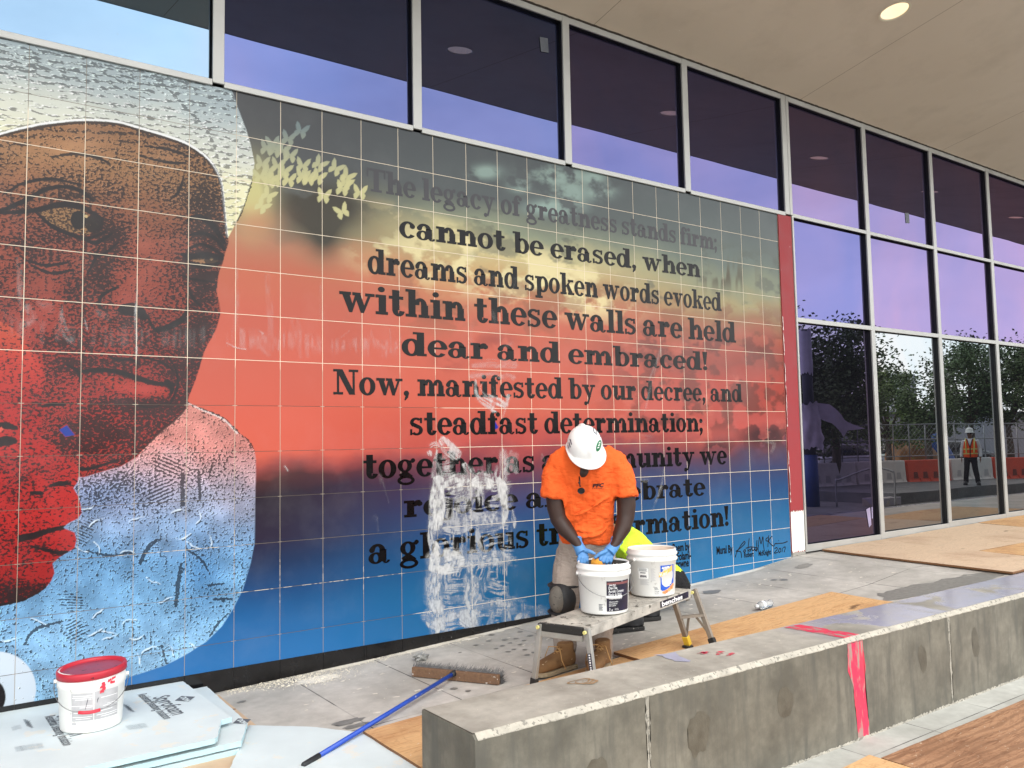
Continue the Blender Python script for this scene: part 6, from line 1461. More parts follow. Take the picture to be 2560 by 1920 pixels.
M['helmet'] = mat('white_helmet_shell', rgb(236, 236, 234), .28, .02, 5, .02, 60, speck=rgb(190, 190, 188), speck_amt=.70, speck_scale=40)
M['boot'] = mat('tan_suede_boot', rgb(122, 90, 56), .85, .18, 14, .3, 80, speck=rgb(206, 190, 160), speck_amt=.66, speck_scale=36)
M['boot_sole'] = mat('dusty_pale_sole', rgb(158, 140, 112), .85, .15, 20, .3)
M['lace'] = mat('tan_lace', rgb(176, 138, 88), .8, .1, 20, .2)
M['kneepad'] = mat('black_knee_pad_fabric', rgb(30, 30, 32), .7, .25, 20, .4, 70)
M['kneecap'] = mat('scuffed_grey_knee_cap', rgb(98, 93, 86), .8, .24, 26, .5, 60, speck=rgb(60, 58, 54), speck_amt=.60, speck_scale=46)
M['sponge'] = mat('orange_yellow_sponge', rgb(226, 156, 58), .9, .14, 30, .8, 110)
M['lens'] = mat('dark_lens', rgb(18, 16, 18), .12, .1, 4, .02)

O1 = on_g(1450, 1662)
Dh = Vector((O1.x - CAM.x, O1.y - CAM.y, 0)).normalized()
EA = Vector((Dh.y, -Dh.x, 0)); EB = -Dh; EZ = Vector((0, 0, 1))
def W(px, py, b=0.0): return on_plane(px, py, Dh, Dh.dot(O1) - b)
PM = (O1 - CAM).dot(_F) / FPX                                # metres per photo pixel at the worker
worker = thing('person', O1, 'man in orange T-shirt and white hard hat bending over the left bucket, wearing blue gloves', 'person')
# shirt
bm = BM()
def tr(px, py, b, hw, dep, tilt=.12): c = W(px, py, b); return (c, EA * hw * PM * 1.0, (EB + EZ * tilt) * dep)
loft(bm, [tr(1468, 1356, .03, 67, .125, 0), tr(1467, 1345, .035, 70, .135, 0), tr(1465, 1310, .05, 69, .135), tr(1468, 1265, .085, 66, .13), tr(1468, 1225, .11, 70, .13), tr(1466, 1190, .13, 76, .125), tr(1466, 1160, .14, 80, .115), tr(1466, 1138, .14, 70, .10), tr(1466, 1122, .13, 48, .08), tr(1466, 1110, .12, 30, .06)], 32, 2.5)
slL = [W(1425, 1142, .12), W(1398, 1160, .13), W(1386, 1195, .14), W(1380, 1238, .155), W(1379, 1246, .157)]
tube(bm, slL, [(.085, .085), (.090, .085), (.083, .082), (.080, .080), (.078, .078)], 20)
slR = [W(1505, 1142, .12), W(1540, 1160, .13), W(1557, 1195, .14), W(1565, 1234, .155), W(1566, 1243, .157)]
tube(bm, slR, [(.085, .085), (.090, .085), (.083, .082), (.078, .078), (.076, .076)], 20)
# real folds: raised ridges in the cloth
for p, w in (([(1432, 1290, .21), (1455, 1282, .235), (1490, 1262, .235), (1525, 1240, .20)], [.005, .013, .013, .005]), ([(1420, 1335, .165), (1450, 1343, .18), (1490, 1338, .185), (1520, 1322, .17)], [.005, .014, .015, .005]),
             ([(1440, 1322, .18), (1475, 1330, .19), (1510, 1318, .18)], [.005, .012, .005]), ([(1406, 1200, .20), (1409, 1235, .20), (1412, 1275, .19)], [.005, .012, .005]), ([(1532, 1195, .20), (1533, 1230, .20), (1530, 1262, .18)], [.005, .014, .005]),
             ([(1480, 1186, .25), (1474, 1205, .25), (1470, 1228, .245)], [.005, .011, .005]), ([(1504, 1180, .235), (1500, 1205, .245)], [.003, .006]), ([(1440, 1195, .245), (1446, 1215, .25)], [.003, .007])):
    q = spline(p, 5); tube(bm, [W(*x) for x in q], list(np.interp(np.linspace(0, 1, len(q)), np.linspace(0, 1, len(w)), w)) , 8)
shirt_ = fuse(obj('tshirt', bm, M['orange'], worker), .008, 4, .030, .075)
# body: head, neck, trunk, arms and legs as one skin
bm = BM()
HC = W(1463, 1128, .25)
ell(bm, HC, EA * .076, (EB * .75 - EZ * .66) * .098, (EB * .66 + EZ * .75) * .10)
ell(bm, HC + (EB * .50 - EZ * .86) * .082, EA * .050, EB * .048, EZ * .05)                       # jaw
ell(bm, HC + (EB * .80 - EZ * .60) * .096 - EZ * .02, EA * .014, EB * .022, EZ * .024)          # nose
for sgn in (-1, 1): ell(bm, HC + EA * sgn * .077 - EZ * .015, EA * .010, EB * .02, EZ * .030)      # ears
tube(bm, [W(1464, 1150, .18), W(1460, 1170, .205), W(1458, 1182, .215), W(1459, 1200, .20)], [.062, .056, .048, .04], 16)
tube(bm, [W(1466, 1340, .03), W(1466, 1260, .08), W(1466, 1175, .12)], [(.12, .09), (.13, .09), (.14, .08)], 20, flat=EA)
armL = [(W(1400, 1165, .12), .064), (W(1387, 1230, .14), .063), (W(1390, 1270, .145), .060), (W(1397, 1298, .15), .056), (W(1413, 1322, .175), .054), (W(1430, 1342, .205), .041), (W(1443, 1358, .23), .029), (W(1450, 1370, .24), .028)]
armR = [(W(1538, 1165, .12), .064), (W(1562, 1225, .14), .064), (W(1566, 1262, .14), .062), (W(1564, 1292, .15), .058), (W(1557, 1320, .175), .053), (W(1546, 1342, .205), .041), (W(1539, 1358, .23), .029), (W(1530, 1370, .245), .028)]
for A_ in (armL, armR): tube(bm, [p for p, r in A_], [r for p, r in A_], 16)
tube(bm, [W(1466, 1340, .0), W(1428, 1395, -.03), W(1412, 1482, .03), W(1413, 1640, -.02)], [.09, .075, .055, .042], 14)
tube(bm, [W(1466, 1340, .0), W(1500, 1395, -.03), W(1503, 1490, .01), W(1498, 1650, -.03)], [.09, .075, .055, .042], 14)
fuse(obj('body', bm, M['skin_dark'], worker), .008, 4)
# hard hat
hz = (EB * .56 + EZ * .80 + EA * .04).normalized(); hf = (EB * .80 - EZ * .56 + EA * .26); hf = (hf - hz * hf.dot(hz)).normalized(); hs = hf.cross(hz).normalized()
if hs.dot(EA) < 0: hs = -hs
HR = W(1462, 1119, .27)
def dome(th, ph, off=0.0):
    """th: bearing from the front, ph: 0 rim .. pi/2 crown"""
    a, b, h = .113, .139, .140
    r = math.cos(ph) ** .80; x = a * math.sin(th) * r; y = b * math.cos(th) * r; z = h * math.sin(ph) ** .92
    rg_ = .010 * math.exp(-(x / .016) ** 4) * min(1, math.sin(ph) * 2.2)
    n = Vector((x / a / a, y / b / b, z / h / h)).normalized()
    q = Vector((x, y, z)) + n * (rg_ + off)
    return HR + hs * q.x + hf * q.y + hz * q.z
bm = BM(); NT_, NP = 72, 22
g = [[bm.verts.new(dome(2 * math.pi * i / NT_, math.pi / 2 * j / NP)) for i in range(NT_)] for j in range(NP)]
tp = bm.verts.new(dome(0, math.pi / 2))
for j in range(NP - 1):
    for i in range(NT_): bm.faces.new((g[j][i], g[j][(i + 1) % NT_], g[j + 1][(i + 1) % NT_], g[j + 1][i]))
for i in range(NT_): bm.faces.new((g[-1][i], g[-1][(i + 1) % NT_], tp))
def rimp(i, k):
    th = 2 * math.pi * i / NT_; f = max(0, math.cos(th)); e = .008 + .048 * f ** 1.6
    p = dome(th, 0); d = (hs * math.sin(th) * .113 + hf * math.cos(th) * .139).normalized()
    return p + d * e * k - hz * (.006 * k + .022 * f ** 2 * k)
rims = [[bm.verts.new(rimp(i, k)) for i in range(NT_)] for k in (.5, 1.0)]
low = [bm.verts.new(rimp(i, 1.0) - hz * .005) for i in range(NT_)]; inn = [bm.verts.new(rimp(i, 0) - hz * .012) for i in range(NT_)]
for a, b in ((g[0], rims[0]), (rims[0], rims[1]), (rims[1], low), (low, inn)):
    for i in range(NT_): bm.faces.new((b[i], b[(i + 1) % NT_], a[(i + 1) % NT_], a[i]))
bmesh.ops.recalc_face_normals(bm, faces=bm.faces)
hat = obj('hard_hat', bm, M['helmet'], worker, True)
def to_px(P):
    d = P - CAM; k = d.dot(_F); return (1280 + FPX * d.dot(CR) / k, 960 - FPX * d.dot(CU) / k)
DG = []
for th_ in np.linspace(-math.pi, math.pi, 121):
    for ph_ in np.linspace(0.01, 1.54, 50):
        P = dome(th_, ph_)
        if (P - HR).normalized().dot((CAM - P).normalized()) > .12: DG.append((to_px(P), th_, ph_))
def dome_hit(x, y):                                          # bearing and height on the shell for a mark seen at x, y
    _, th, ph = min(DG, key=lambda g: (g[0][0] - x) ** 2 + (g[0][1] - y) ** 2)
    for k in range(6):
        p0 = to_px(dome(th, ph)); e = 1e-3; pa = to_px(dome(th + e, ph)); pb = to_px(dome(th, ph + e))
        a, b, c, d = (pa[0] - p0[0]) / e, (pb[0] - p0[0]) / e, (pa[1] - p0[1]) / e, (pb[1] - p0[1]) / e; det = a * d - b * c
        if abs(det) < 1: break
        rx_, ry_ = x - p0[0], y - p0[1]; th += max(-.1, min(.1, (d * rx_ - b * ry_) / det)); ph = min(1.54, max(.01, ph + max(-.1, min(.1, (a * ry_ - c * rx_) / det))))
    return th, ph
def decal(poly, m, nm='sticker', off=.0012, fan=True):
    bm = BM(); n = len(poly); mx_ = sum(p[0] for p in poly) / n; my_ = sum(p[1] for p in poly) / n
    if n > 12 and off < .0012: off = .0012
    hit = lambda x, y: dome(*dome_hit(1400 + x / 11.06, 1040 + y / 11.06), off)
    if fan:
        rg = [[bm.verts.new(hit(mx_ + (x - mx_) * k, my_ + (y - my_) * k)) for x, y in poly] for k in (1, .66, .33)]; ce_ = bm.verts.new(hit(mx_, my_))
        for a, b in zip(rg, rg[1:]):
            for i in range(n): bm.faces.new((a[i], a[(i + 1) % n], b[(i + 1) % n], b[i]))
        for i in range(n): bm.faces.new((rg[-1][i], rg[-1][(i + 1) % n], ce_))
    else:
        f = bm.faces.new([bm.verts.new(hit(x, y)) for x, y in poly]); bmesh.ops.triangulate(bm, faces=[f])
    bmesh.ops.recalc_face_normals(bm, faces=bm.faces)
    if sum((f.normal.dot((f.calc_center_median() - HR)) for f in bm.faces)) < 0: bmesh.ops.reverse_faces(bm, faces=bm.faces)
    return obj(nm, bm, m, hat)
M['sticker_green'] = mat('green_sticker', rgb(34, 112, 72), .4, .08, 30, .02)
M['sticker_dark'] = mat('dark_marker_ink', rgb(48, 54, 74), .5, .1, 20, .02)
def oval(cx, cy, a, b, t0): return [(cx + a * math.cos(t) * math.cos(t0) - b * math.sin(t) * math.sin(t0), cy + a * math.cos(t) * math.sin(t0) + b * math.sin(t) * math.cos(t0)) for t in np.linspace(0, 6.28, 19)[:-1]]
decal(oval(1068, 822, 66, 165, .26), M['sticker_green'])
for k in range(3): decal([(1030 + 22 * (2 - k), 735 + 66 * k), (1080 + 16 * (2 - k), 715 + 66 * k), (1074 + 16 * (2 - k), 748 + 66 * k), (1024 + 22 * (2 - k), 768 + 66 * k)], M['helmet'], 'sticker_letters', .002)
for q in ([(262, 640), (300, 640), (338, 785), (310, 795)], [(238, 735), (262, 722), (302, 862), (276, 872)], [(216, 805), (230, 800), (252, 895), (240, 905)]): decal(q, M['sticker_dark'], 'pen_mark')
o1_ = oval(958, 405, 44, 92, -.35); o2_ = oval(960, 400, 26, 70, -.35)
for a_, b_ in ((0, 9), (9, 18)): decal([o1_[k % 18] for k in range(a_, b_ + 1)] + [o2_[k % 18] for k in range(b_, a_ - 1, -1)], M['sticker_dark'], 'pen_mark', .0016, False)
decal([(985, 470), (1005, 465), (1026, 535), (1012, 545)], M['sticker_dark'], 'pen_mark'); decal([(1085, 470), (1108, 470), (1130, 580), (1105, 590)], M['sticker_dark'], 'pen_mark'); decal([(1165, 610), (1178, 612), (1190, 695), (1178, 700)], M['sticker_dark'], 'pen_mark')
decal([(340, 1065), (360, 1030), (462, 1115), (440, 1142)], M['pail'], 'raised_slot', .004)
# shirt print, sunglasses on the collar
def on_shirt(o, off=.004):
    md = o.modifiers.new('lie_on_cloth', 'SHRINKWRAP'); md.target = shirt_; md.wrap_method = 'PROJECT'; md.use_project_x = md.use_project_y = md.use_project_z = False
    md.wrap_method = 'NEAREST_SURFACEPOINT'; md.wrap_mode = 'ABOVE_SURFACE'; md.offset = off
M['print_dark'] = mat('dark_brown_shirt_print', rgb(62, 26, 24), .8, .1, 20, .05)
mt = Matrix(((EA.x, 0, EB.x, 0), (EA.y, 0, EB.y, 0), (0, 1, 0, 0), (0, 0, 0, 1)))
q = W(1481, 1218, .24)
lg = text_mesh('shirt_logo', 'PFC', None, .034, M['print_dark'], worker, mtx=Matrix.Translation(q) @ mt @ Matrix(((1.25, .22, 0, 0), (0, 1, 0, 0), (0, 0, 1, 0), (0, 0, 0, 1))), bold=.0022); on_shirt(lg)
bm = BM(); q = W(1480, 1222.5, .24)
for k in range(9): 
    x0_ = k * .0115; c_ = [q + EA * x0_, q + EA * (x0_ + .009), q + EA * (x0_ + .009) + EZ * .003, q + EA * x0_ + EZ * .003]; bm.faces.new([bm.verts.new(v) for v in c_])
ln = obj('shirt_logo_line', bm, M['print_dark'], worker); on_shirt(ln)
bm = BM(); cg = W(1453, 1227, .265)
for k in range(1):
    lathe_pts = [cg + EA * .021 * math.cos(t) + EZ * .018 * math.sin(t) + EB * .004 for t in np.linspace(0, 2 * math.pi, 25)]
    tube(bm, lathe_pts, .0026, 6); 
    f = bm.faces.new([bm.verts.new(p - EB * .001) for p in lathe_pts[:-1]])
tube(bm, [W(1450, 1217, .266), W(1449, 1202, .258), W(1448, 1190, .245)], [.0035, .0045, .004], 8)
tube(bm, [W(1452, 1217, .27), W(1446, 1205, .262)], [.003, .003], 8)
obj('sunglasses', bm, M['lens'], worker)
# V collar: dark opening under the chin is the neck itself; ribbed collar band
bm = BM(); tube(bm, [W(1432, 1142, .205), W(1440, 1165, .225), W(1450, 1186, .235), W(1462, 1192, .238), W(1474, 1186, .24), W(1488, 1170, .232), W(1498, 1145, .21)], [.006, .0075, .008, .008, .008, .0075, .006], 10); cb_ = obj('collar', bm, M['orange'], worker, True)
# gloves: palm, four fingers, thumb
def hand(wr, palm, knuck, tips, thumb, nm='glove'):
    bm = BM()
    lo_ = lambda q: (q[0], q[1] + HD, q[2])
    palm = lo_(palm); knuck = [lo_(q) for q in knuck]; tips = [[lo_(q) for q in t] for t in tips]; thumb = [lo_(q) for q in thumb]
    w0, w1 = W(*wr[0]), W(wr[1][0], wr[1][1] + HD * .5, wr[1][2]); pc_ = W(*palm)
    tube(bm, [w0, w1, pc_], [.036, .034, .040], 16)
    a = (W(*knuck[-1]) - W(*knuck[0])); L = a.length; a.normalize(); d = ((W(*knuck[1]) + W(*knuck[2])) / 2 - w1).normalized(); nrm = a.cross(d).normalized()
    ell(bm, pc_, a * (L / 2 + .012), d * .046, nrm * .020)
    for k, t in zip(knuck, tips):
        kk = W(*k); tt = W(*t[-1]); pts = [pc_.lerp(kk, .45), kk] + [W(*x) for x in t]
        tube(bm, pts, [.0115] + [.0118] + list(np.linspace(.0108, .0086, len(t))), 10); ell(bm, tt, EA * .0088, EB * .0088, EZ * .0088, 2)
    th_ = [W(*x) for x in thumb]; tube(bm, [pc_.lerp(w1, .5)] + th_, [.016, .015] + list(np.linspace(.0132, .0098, len(th_) - 1)), 10); ell(bm, th_[-1], EA * .0098, EB * .0098, EZ * .0098, 2)
    o_ = fuse(obj(nm, bm, M['glove'], worker), .0036, 2)
    c_ = BM(); dd = (w1 - w0).normalized(); tube(c_, [w0 - dd * .006, w0 + dd * .006], [.041, .040], 16); obj('cuff', c_, M['glove'], o_, True)
HD = 6
hand([(1440, 1351, .205), (1446, 1361, .225)], (1455, 1376, .245), [(1448, 1386, .262), (1455, 1389, .268), (1462, 1389, .268), (1468, 1386, .26)], [[(1446, 1396, .265), (1449, 1404, .245)], [(1453, 1400, .272), (1456, 1410, .25)], [(1461, 1400, .272), (1463, 1410, .25)], [(1468, 1395, .265), (1469, 1403, .25)]], [(1464, 1370, .26), (1475, 1373, .275), (1486, 1378, .285)])
hand([(1542, 1351, .205), (1536, 1361, .225)], (1522, 1375, .25), [(1506, 1384, .275), (1513, 1389, .275), (1521, 1391, .27), (1529, 1388, .26)], [[(1500, 1393, .29), (1497, 1402, .275)], [(1508, 1398, .285), (1506, 1407, .265)], [(1517, 1400, .275), (1515, 1409, .255)], [(1527, 1397, .265), (1525, 1406, .25)]], [(1510, 1374, .275), (1499, 1379, .29), (1488, 1388, .295)])
bm = BM(); q = W(1496, 1405, .262); ell(bm, q, EA * .044 + EZ * .008, EB * .03, EZ * .030 - EA * .004, 3)
for v in bm.verts: v.co = q + Vector([math.copysign(abs(t) ** .8, t) * (.045 ** .2) for t in (v.co - q)])
sp = obj('sponge', bm, M['sponge'], None, True); tag(sp, 'orange yellow sponge squeezed between the blue gloved hands', 'sponge')
# trousers
bm = BM()
loft(bm, [(W(1467, 1318, .03), EA * .172, EB * .115), (W(1466, 1350, .02), EA * .180, EB * .125), (W(1465, 1385, -.01), EA * .185, EB * .13), (W(1464, 1410, -.02), EA * .17, EB * .115)], 28, 2.4)
tube(bm, [W(1432, 1380, -.01), W(1424, 1420, .0), W(1414, 1475, .035), W(1411, 1530, .02), W(1411, 1600, -.01), W(1412, 1632, -.02)], [(.105, .11), (.105, .11), (.098, .10), (.085, .09), (.075, .08), (.074, .08)], 20)
tube(bm, [W(1498, 1380, -.01), W(1502, 1420, -.02), W(1506, 1490, .0), W(1503, 1560, -.01), W(1500, 1620, -.03), W(1499, 1652, -.03)], [(.105, .11), (.10, .105), (.09, .095), (.080, .085), (.078, .085), (.082, .088)], 20)
fuse(obj('trousers', bm, M['khaki'], worker), .011, 4, .022, .10)
# knee pad on the left-hand leg of the picture
bm = BM(); kc = W(1405, 1496, .085); fx = (EB * .74 - EA * .67).normalized(); sx_ = fx.cross(EZ).normalized()
ell(bm, kc - fx * .01, sx_ * .092, fx * .085, EZ * .118); tube(bm, [W(1410, 1455, .03), W(1411, 1535, .02)], [.098, .094], 20)
kp = fuse(obj('knee_pad', bm, M['kneepad'], worker), .010, 3, .006, .05)
bm = BM(); ell(bm, kc + fx * .046, sx_ * .062, fx * .046, EZ * .088); obj('knee_cap', bm, M['kneecap'], kp, True)
for yy in (1462, 1528):
    bm = BM(); cc = W(1411, yy, .025); tube(bm, [cc + EA * .104 * math.cos(t) + EB * .106 * math.sin(t) for t in np.linspace(0, 2 * math.pi, 21)], .010, 8); obj('strap', bm, M['kneepad'], kp, True)
# boots
def boot(heel, toe, m, ms_, parent, h=.16, w=.054, lace=True, nm='boot'):
    d = toe - heel; d.z = 0; L = d.length; d.normalize(); s_ = d.cross(EZ); z0 = heel.z
    bm = BM()
    R_ = lambda t, hw, hh, zb=.022: (heel + d * L * t + EZ * (zb + hh), s_ * hw, EZ * hh)
    loft(bm, [R_(.00, w * .55, .045), R_(.05, w * .85, .052), R_(.25, w * .92, .058), R_(.48, w * .92, .050), R_(.70, w * 1.06, .040), R_(.86, w * 1.0, .034), R_(.96, w * .72, .028), R_(1.0, w * .40, .020)], 18, 2.6)
    a0 = heel + d * L * .20
    loft(bm, [(a0 + EZ * .03, s_ * w * .9, d * .075), (a0 + EZ * .09, s_ * w * .88, d * .068), (a0 + EZ * h, s_ * w * .92, d * .062), (a0 + EZ * (h + .012), s_ * w * .86, d * .056)], 18)
    o_ = fuse(obj(nm, bm, m, parent), .006, 4)
    bm = BM(); out = [(-.01, -.6), (.02, -.95), (.25, -.95), (.48, -.92), (.70, -1.12), (.88, -1.02), (.98, -.7), (1.02, -.2)]; out = out + [(t, -v) for t, v in out[::-1]]
    prism(bm, [heel + d * L * t + s_ * w * v + EZ * .002 for t, v in out], EZ * .026); obj('sole', bm, ms_, o_, bevel=.004)
    if lace:
        lb_ = BM(); rr = random.Random(2)
        for k in range(5):
            t = .34 + .055 * k; zz = .02 + .115 - .0 * k - .012 * k + .012
            zt = z0 + .155 - .014 * k
            p0, p1 = heel + d * L * (t - .012), heel + d * L * (t + .03)
            for sg in (-1, 1):
                tube(lb_, [Vector((p0.x, p0.y, zt)) + s_ * .026 * sg, Vector(((p0.x + p1.x) / 2, (p0.y + p1.y) / 2, zt + .004)), Vector((p1.x, p1.y, zt - .016)) - s_ * .024 * sg], .0034, 6)
        q0 = heel + d * L * .36 + EZ * .15
        for sg in (-1, 1): tube(lb_, [q0, q0 + d * .05 + s_ * .05 * sg + EZ * .004, q0 + d * .06 + s_ * .075 * sg - EZ * .06, q0 + d * .04 + s_ * .09 * sg - EZ * .12], .0034, 6)
        obj('laces', lb_, M['lace'], o_, True)
    return o_
h1, t1 = on_g(1432, 1668), on_g(1338, 1702); h1.z = t1.z = gz(h1.x) + .001
t1 = h1 + (t1 - h1).normalized() * .335
boot(h1, t1, M['boot'], M['boot_sole'], worker)
h2, t2 = on_g(1515, 1668), on_g(1478, 1706); h2.z = gz(h2.x) + .020; t2.z = h2.z; t2 = h2 + (t2 - h2).normalized() * .30
boot(h2, t2, M['boot'], M['boot_sole'], worker)

# ------------------------------------------------------------------ second worker squatting at the wall behind the buckets
Y2 = -.52
K = lambda px, py, Y=Y2: on_y(px, py, Y)
hip, sho = K(1672, 1455), K(1545, 1338)
ft = on_g(1607, 1573); O2 = Vector((ft.x - .1, -.6, gz(ft.x)))
w2 = thing('person', O2, 'squatting worker in lime shirt and black shoes, mostly hidden behind the buckets', 'person')
up2 = (sho - hip).normalized(); sd2 = Vector((0, 1, 0)); nn = up2.cross(sd2).normalized()
bm = BM()
loft(bm, [(hip - up2 * .06, sd2 * .16, nn * .12), (hip + up2 * .05, sd2 * .17, nn * .135), (hip.lerp(sho, .45), sd2 * .165, nn * .125), (hip.lerp(sho, .8), sd2 * .19, nn * .12), (sho, sd2 * .18, nn * .10), (sho + up2 * .06, sd2 * .08, nn * .07)], 26, 2.4)
for sg in (-1, 1):
    q = sho + sd2 * .19 * sg - up2 * .03; tube(bm, [q, q + Vector((-.16, .02, -.10))], [.085, .075], 16)
fuse(obj('shirt', bm, M['lime'], w2), .014, 4, .03, .13)
bm = BM(); hd2 = sho + up2 * .10 + Vector((-.12, 0, .10))
ell(bm, hd2, Vector((.098, 0, 0)), Vector((0, .076, 0)), Vector((0, 0, .115))); tube(bm, [sho, sho + up2 * .08 + Vector((-.06, 0, .03)), hd2], [.06, .055, .05], 14)
for sg in (-1, 1):
    q = sho + sd2 * .19 * sg - up2 * .03; e = q + Vector((-.14, .05, -.22)); tube(bm, [q, e, e + Vector((-.02, .18, .06)), e + Vector((-.02, .24, .07))], [.052, .046, .036, .03], 14)
    for k in range(5): 
        b_ = e + Vector((-.02, .24, .07)); tube(bm, [b_, b_ + Vector((-.02 + .01 * k, .04, .01 + .006 * k)), b_ + Vector((-.03 + .013 * k, .07, .03 + .006 * k))], [.012, .010, .008], 8)
tube(bm, [hip, sho], [(.13, .09), (.14, .08)], 16, flat=sd2)
fuse(obj('body', bm, M['skin_tan'], w2), .010, 3)
bm = BM()
loft(bm, [(hip + up2 * .06, sd2 * .165, nn * .125), (hip, sd2 * .18, nn * .15), (hip - up2 * .10, sd2 * .16, nn * .12)], 22)
ft2 = on_g(1648, 1548)
for sg, f_ in ((-1, ft), (1, ft2)):
    kn = Vector((f_.x - .34, f_.y + .04, f_.z + .44)); an = Vector((f_.x - .04, f_.y, f_.z + .12))
    tube(bm, [hip + sd2 * .09 * sg, hip.lerp(kn, .5) + Vector((0, -.02, .02)), kn, kn.lerp(an, .5) + Vector((.03, 0, 0)), an], [.115, .095, .075, .068, .062], 16)
fuse(obj('trousers', bm, M['black_cloth'], w2), .013, 4, .02, .09)
M['black_shoe'] = mat('worn_black_shoe', rgb(36, 37, 40), .5, .25, 14, .2, 60, speck=rgb(170, 168, 160), speck_amt=.70, speck_scale=30)
for f_ in (ft, ft2):
    f_ = Vector((f_.x, f_.y, gz(f_.x) + .001)); dirf = on_g(1517, 1584) - ft; dirf.z = 0; dirf.normalize()
    boot(f_, f_ + dirf * .36, M['black_shoe'], M['black_rubber'], w2, .10, .056, False, 'shoe')
bm = BM(); d_ = BM(); ell(d_, hd2 + Vector((.005, 0, .03)), Vector((.118, 0, 0)), Vector((0, .098, 0)), Vector((0, 0, .105)))
bmesh.ops.delete(d_, geom=[v for v in d_.verts if v.co.z < hd2.z + .02], context='VERTS'); bm.free()
obj('hard_hat', d_, M['helmet'], w2, True)
# ------------------------------------------------------------------ the street side, behind the camera: what the glass mirrors
A6 = lambda x, y: (1700 + x / 2.572, 640 + y / 2.572)
def mz(x, y, z):                                             # a mirrored point on the level z
    p = on_z(*A6(x, y), z); return Vector((p.x, .06 - p.y, z))
def md(x, y, d): p = at_depth(*A6(x, y), d); return Vector((p.x, .06 - p.y, p.z))
WZ = -.02
# raised walk with a dark kerb face
e0, e1 = mz(1400, 1600, -.31), mz(2090, 1530, -.31)
dirk = (e1 - e0); dirk.z = 0; dirk.normalize(); nrk = Vector((dirk.y, -dirk.x, 0))
if nrk.y > 0: nrk = -nrk
bm = BM(); k0 = e0 - dirk * .05; k1 = e1 + dirk * 40
prism(bm, [Vector((k0.x, k0.y, -.34)), Vector((k0.x, k0.y, WZ)), Vector((k0.x + nrk.x * 3.6, k0.y + nrk.y * 3.6, WZ)), Vector((k0.x + nrk.x * 3.6, k0.y + nrk.y * 3.6, -.34))], k1 - k0)
tag(obj('raised_walk', bm, M['kerb']), kind='structure')
M['steel'] = mat('galvanised_steel', rgb(150, 152, 156), .4, .1, 10, .05, metal=.6)
bm = BM()
box(bm, k0.x - .8, k0.x + .05, k0.y - .45, k0.y + .1, -.31, -.10); st_ = obj('step', bm, M['bench_top'], None, bevel=.01)
tag(st_, 'low concrete step block at the end of the raised walk, mirrored in the glass', 'step')
# handrail
ra, rb_ = mz(1015, 1615, -.31), mz(1385, 1622, -.31); hr = thing('handrail', ra, 'bent grey pipe handrail mirrored in the lower window pane', 'handrail')
H_ = .95; u_ = (rb_ - ra).normalized()
bm = BM(); pts = [ra, ra + Vector((0, 0, H_ * .72)), ra + u_ * .12 + Vector((0, 0, H_ * .78)), ra.lerp(rb_, .62) + Vector((0, 0, H_ * 1.06)), rb_ - u_ * .30 + Vector((0, 0, H_ * 1.06)), rb_ - u_ * .06 + Vector((0, 0, H_ * .98)), rb_ + Vector((0, 0, H_ * .86)), rb_]
tube(bm, spline(pts, 4)[:1] + [Vector(p) for p in spline(pts[0:], 4)], .026, 10); obj('pipe', bm, M['steel'], hr, True)
for p in (ra, rb_):
    bm = BM(); tube(bm, [p, p + Vector((0, 0, .015))], .06, 14); obj('base_flange', bm, M['steel'], hr)
# blue steel column wrapped in torn plastic
cb0 = mz(860, 1610, -.31); M['col_blue'] = mat('blue_primed_steel', rgb(28, 70, 140), .5, .12, 4, .1); M['col_dark'] = mat('dark_primer_steel', rgb(50, 54, 74), .6, .15, 4, .1)
M['film'] = mat('torn_white_plastic_film', rgb(206, 202, 222), .45, .08, 6, .3, 30)
col_ = thing('steel_column', cb0, 'tall steel column, blue at the foot and wrapped in torn white plastic', 'column')
bm = BM(); tube(bm, [cb0, cb0 + Vector((0, 0, 1.38))], .17, 20); obj('blue_foot', bm, M['col_blue'], col_, True)
bm = BM(); tube(bm, [cb0 + Vector((0, 0, 1.38)), cb0 + Vector((0, 0, 4.75))], .135, 20); obj('shaft', bm, M['col_dark'], col_, True)
def film(z0, z1, r, amp, seed, flare=0.0):
    bm = BM(); n = 26; g = []
    rr = random.Random(seed)
    for j in range(10):
        z = z0 + (z1 - z0) * j / 9; row = []
        for i in range(n):
            t = 2 * math.pi * i / n; q = r + amp * vnoise(np.array([i * .7 + seed]), np.array([j * 1.1 + seed]), seed)[0] + flare * max(0, math.sin(t + 1)) * (1 - j / 9)
            row.append(bm.verts.new(cb0 + Vector((q * math.cos(t), q * math.sin(t), z + rr.uniform(-.06, .06) * (j in (0, 9))))))
        g.append(row)
    for a, b in zip(g, g[1:]):
        for i in range(n): bm.faces.new((a[i], a[(i + 1) % n], b[(i + 1) % n], b[i]))
    return obj('plastic_wrap', bm, M['film'], col_, True)
film(3.55, 4.75, .145, .03, 3); film(1.55, 2.75, .16, .12, 5, .14)
bm = BM(); q = cb0 + Vector((0, 0, 2.75)); flap = [q + Vector((.1, 0, .05)), q + Vector((.5, .3, -.02)), q + Vector((.9, .5, -.45)), q + Vector((1.35, .75, -.70)), q + Vector((1.0, .55, -.74)), q + Vector((.85, .45, -.92)), q + Vector((.55, .3, -.55)), q + Vector((.15, .1, -.35))]
f = bm.faces.new([bm.verts.new(p) for p in flap]); r_ = bmesh.ops.triangulate(bm, faces=[f]); bmesh.ops.subdivide_edges(bm, edges=bm.edges, cuts=3, use_grid_fill=True)
for v in bm.verts: v.co += Vector((0, .05 * math.sin(v.co.x * 9), 0))
obj('plastic_flap', bm, M['film'], col_, True)
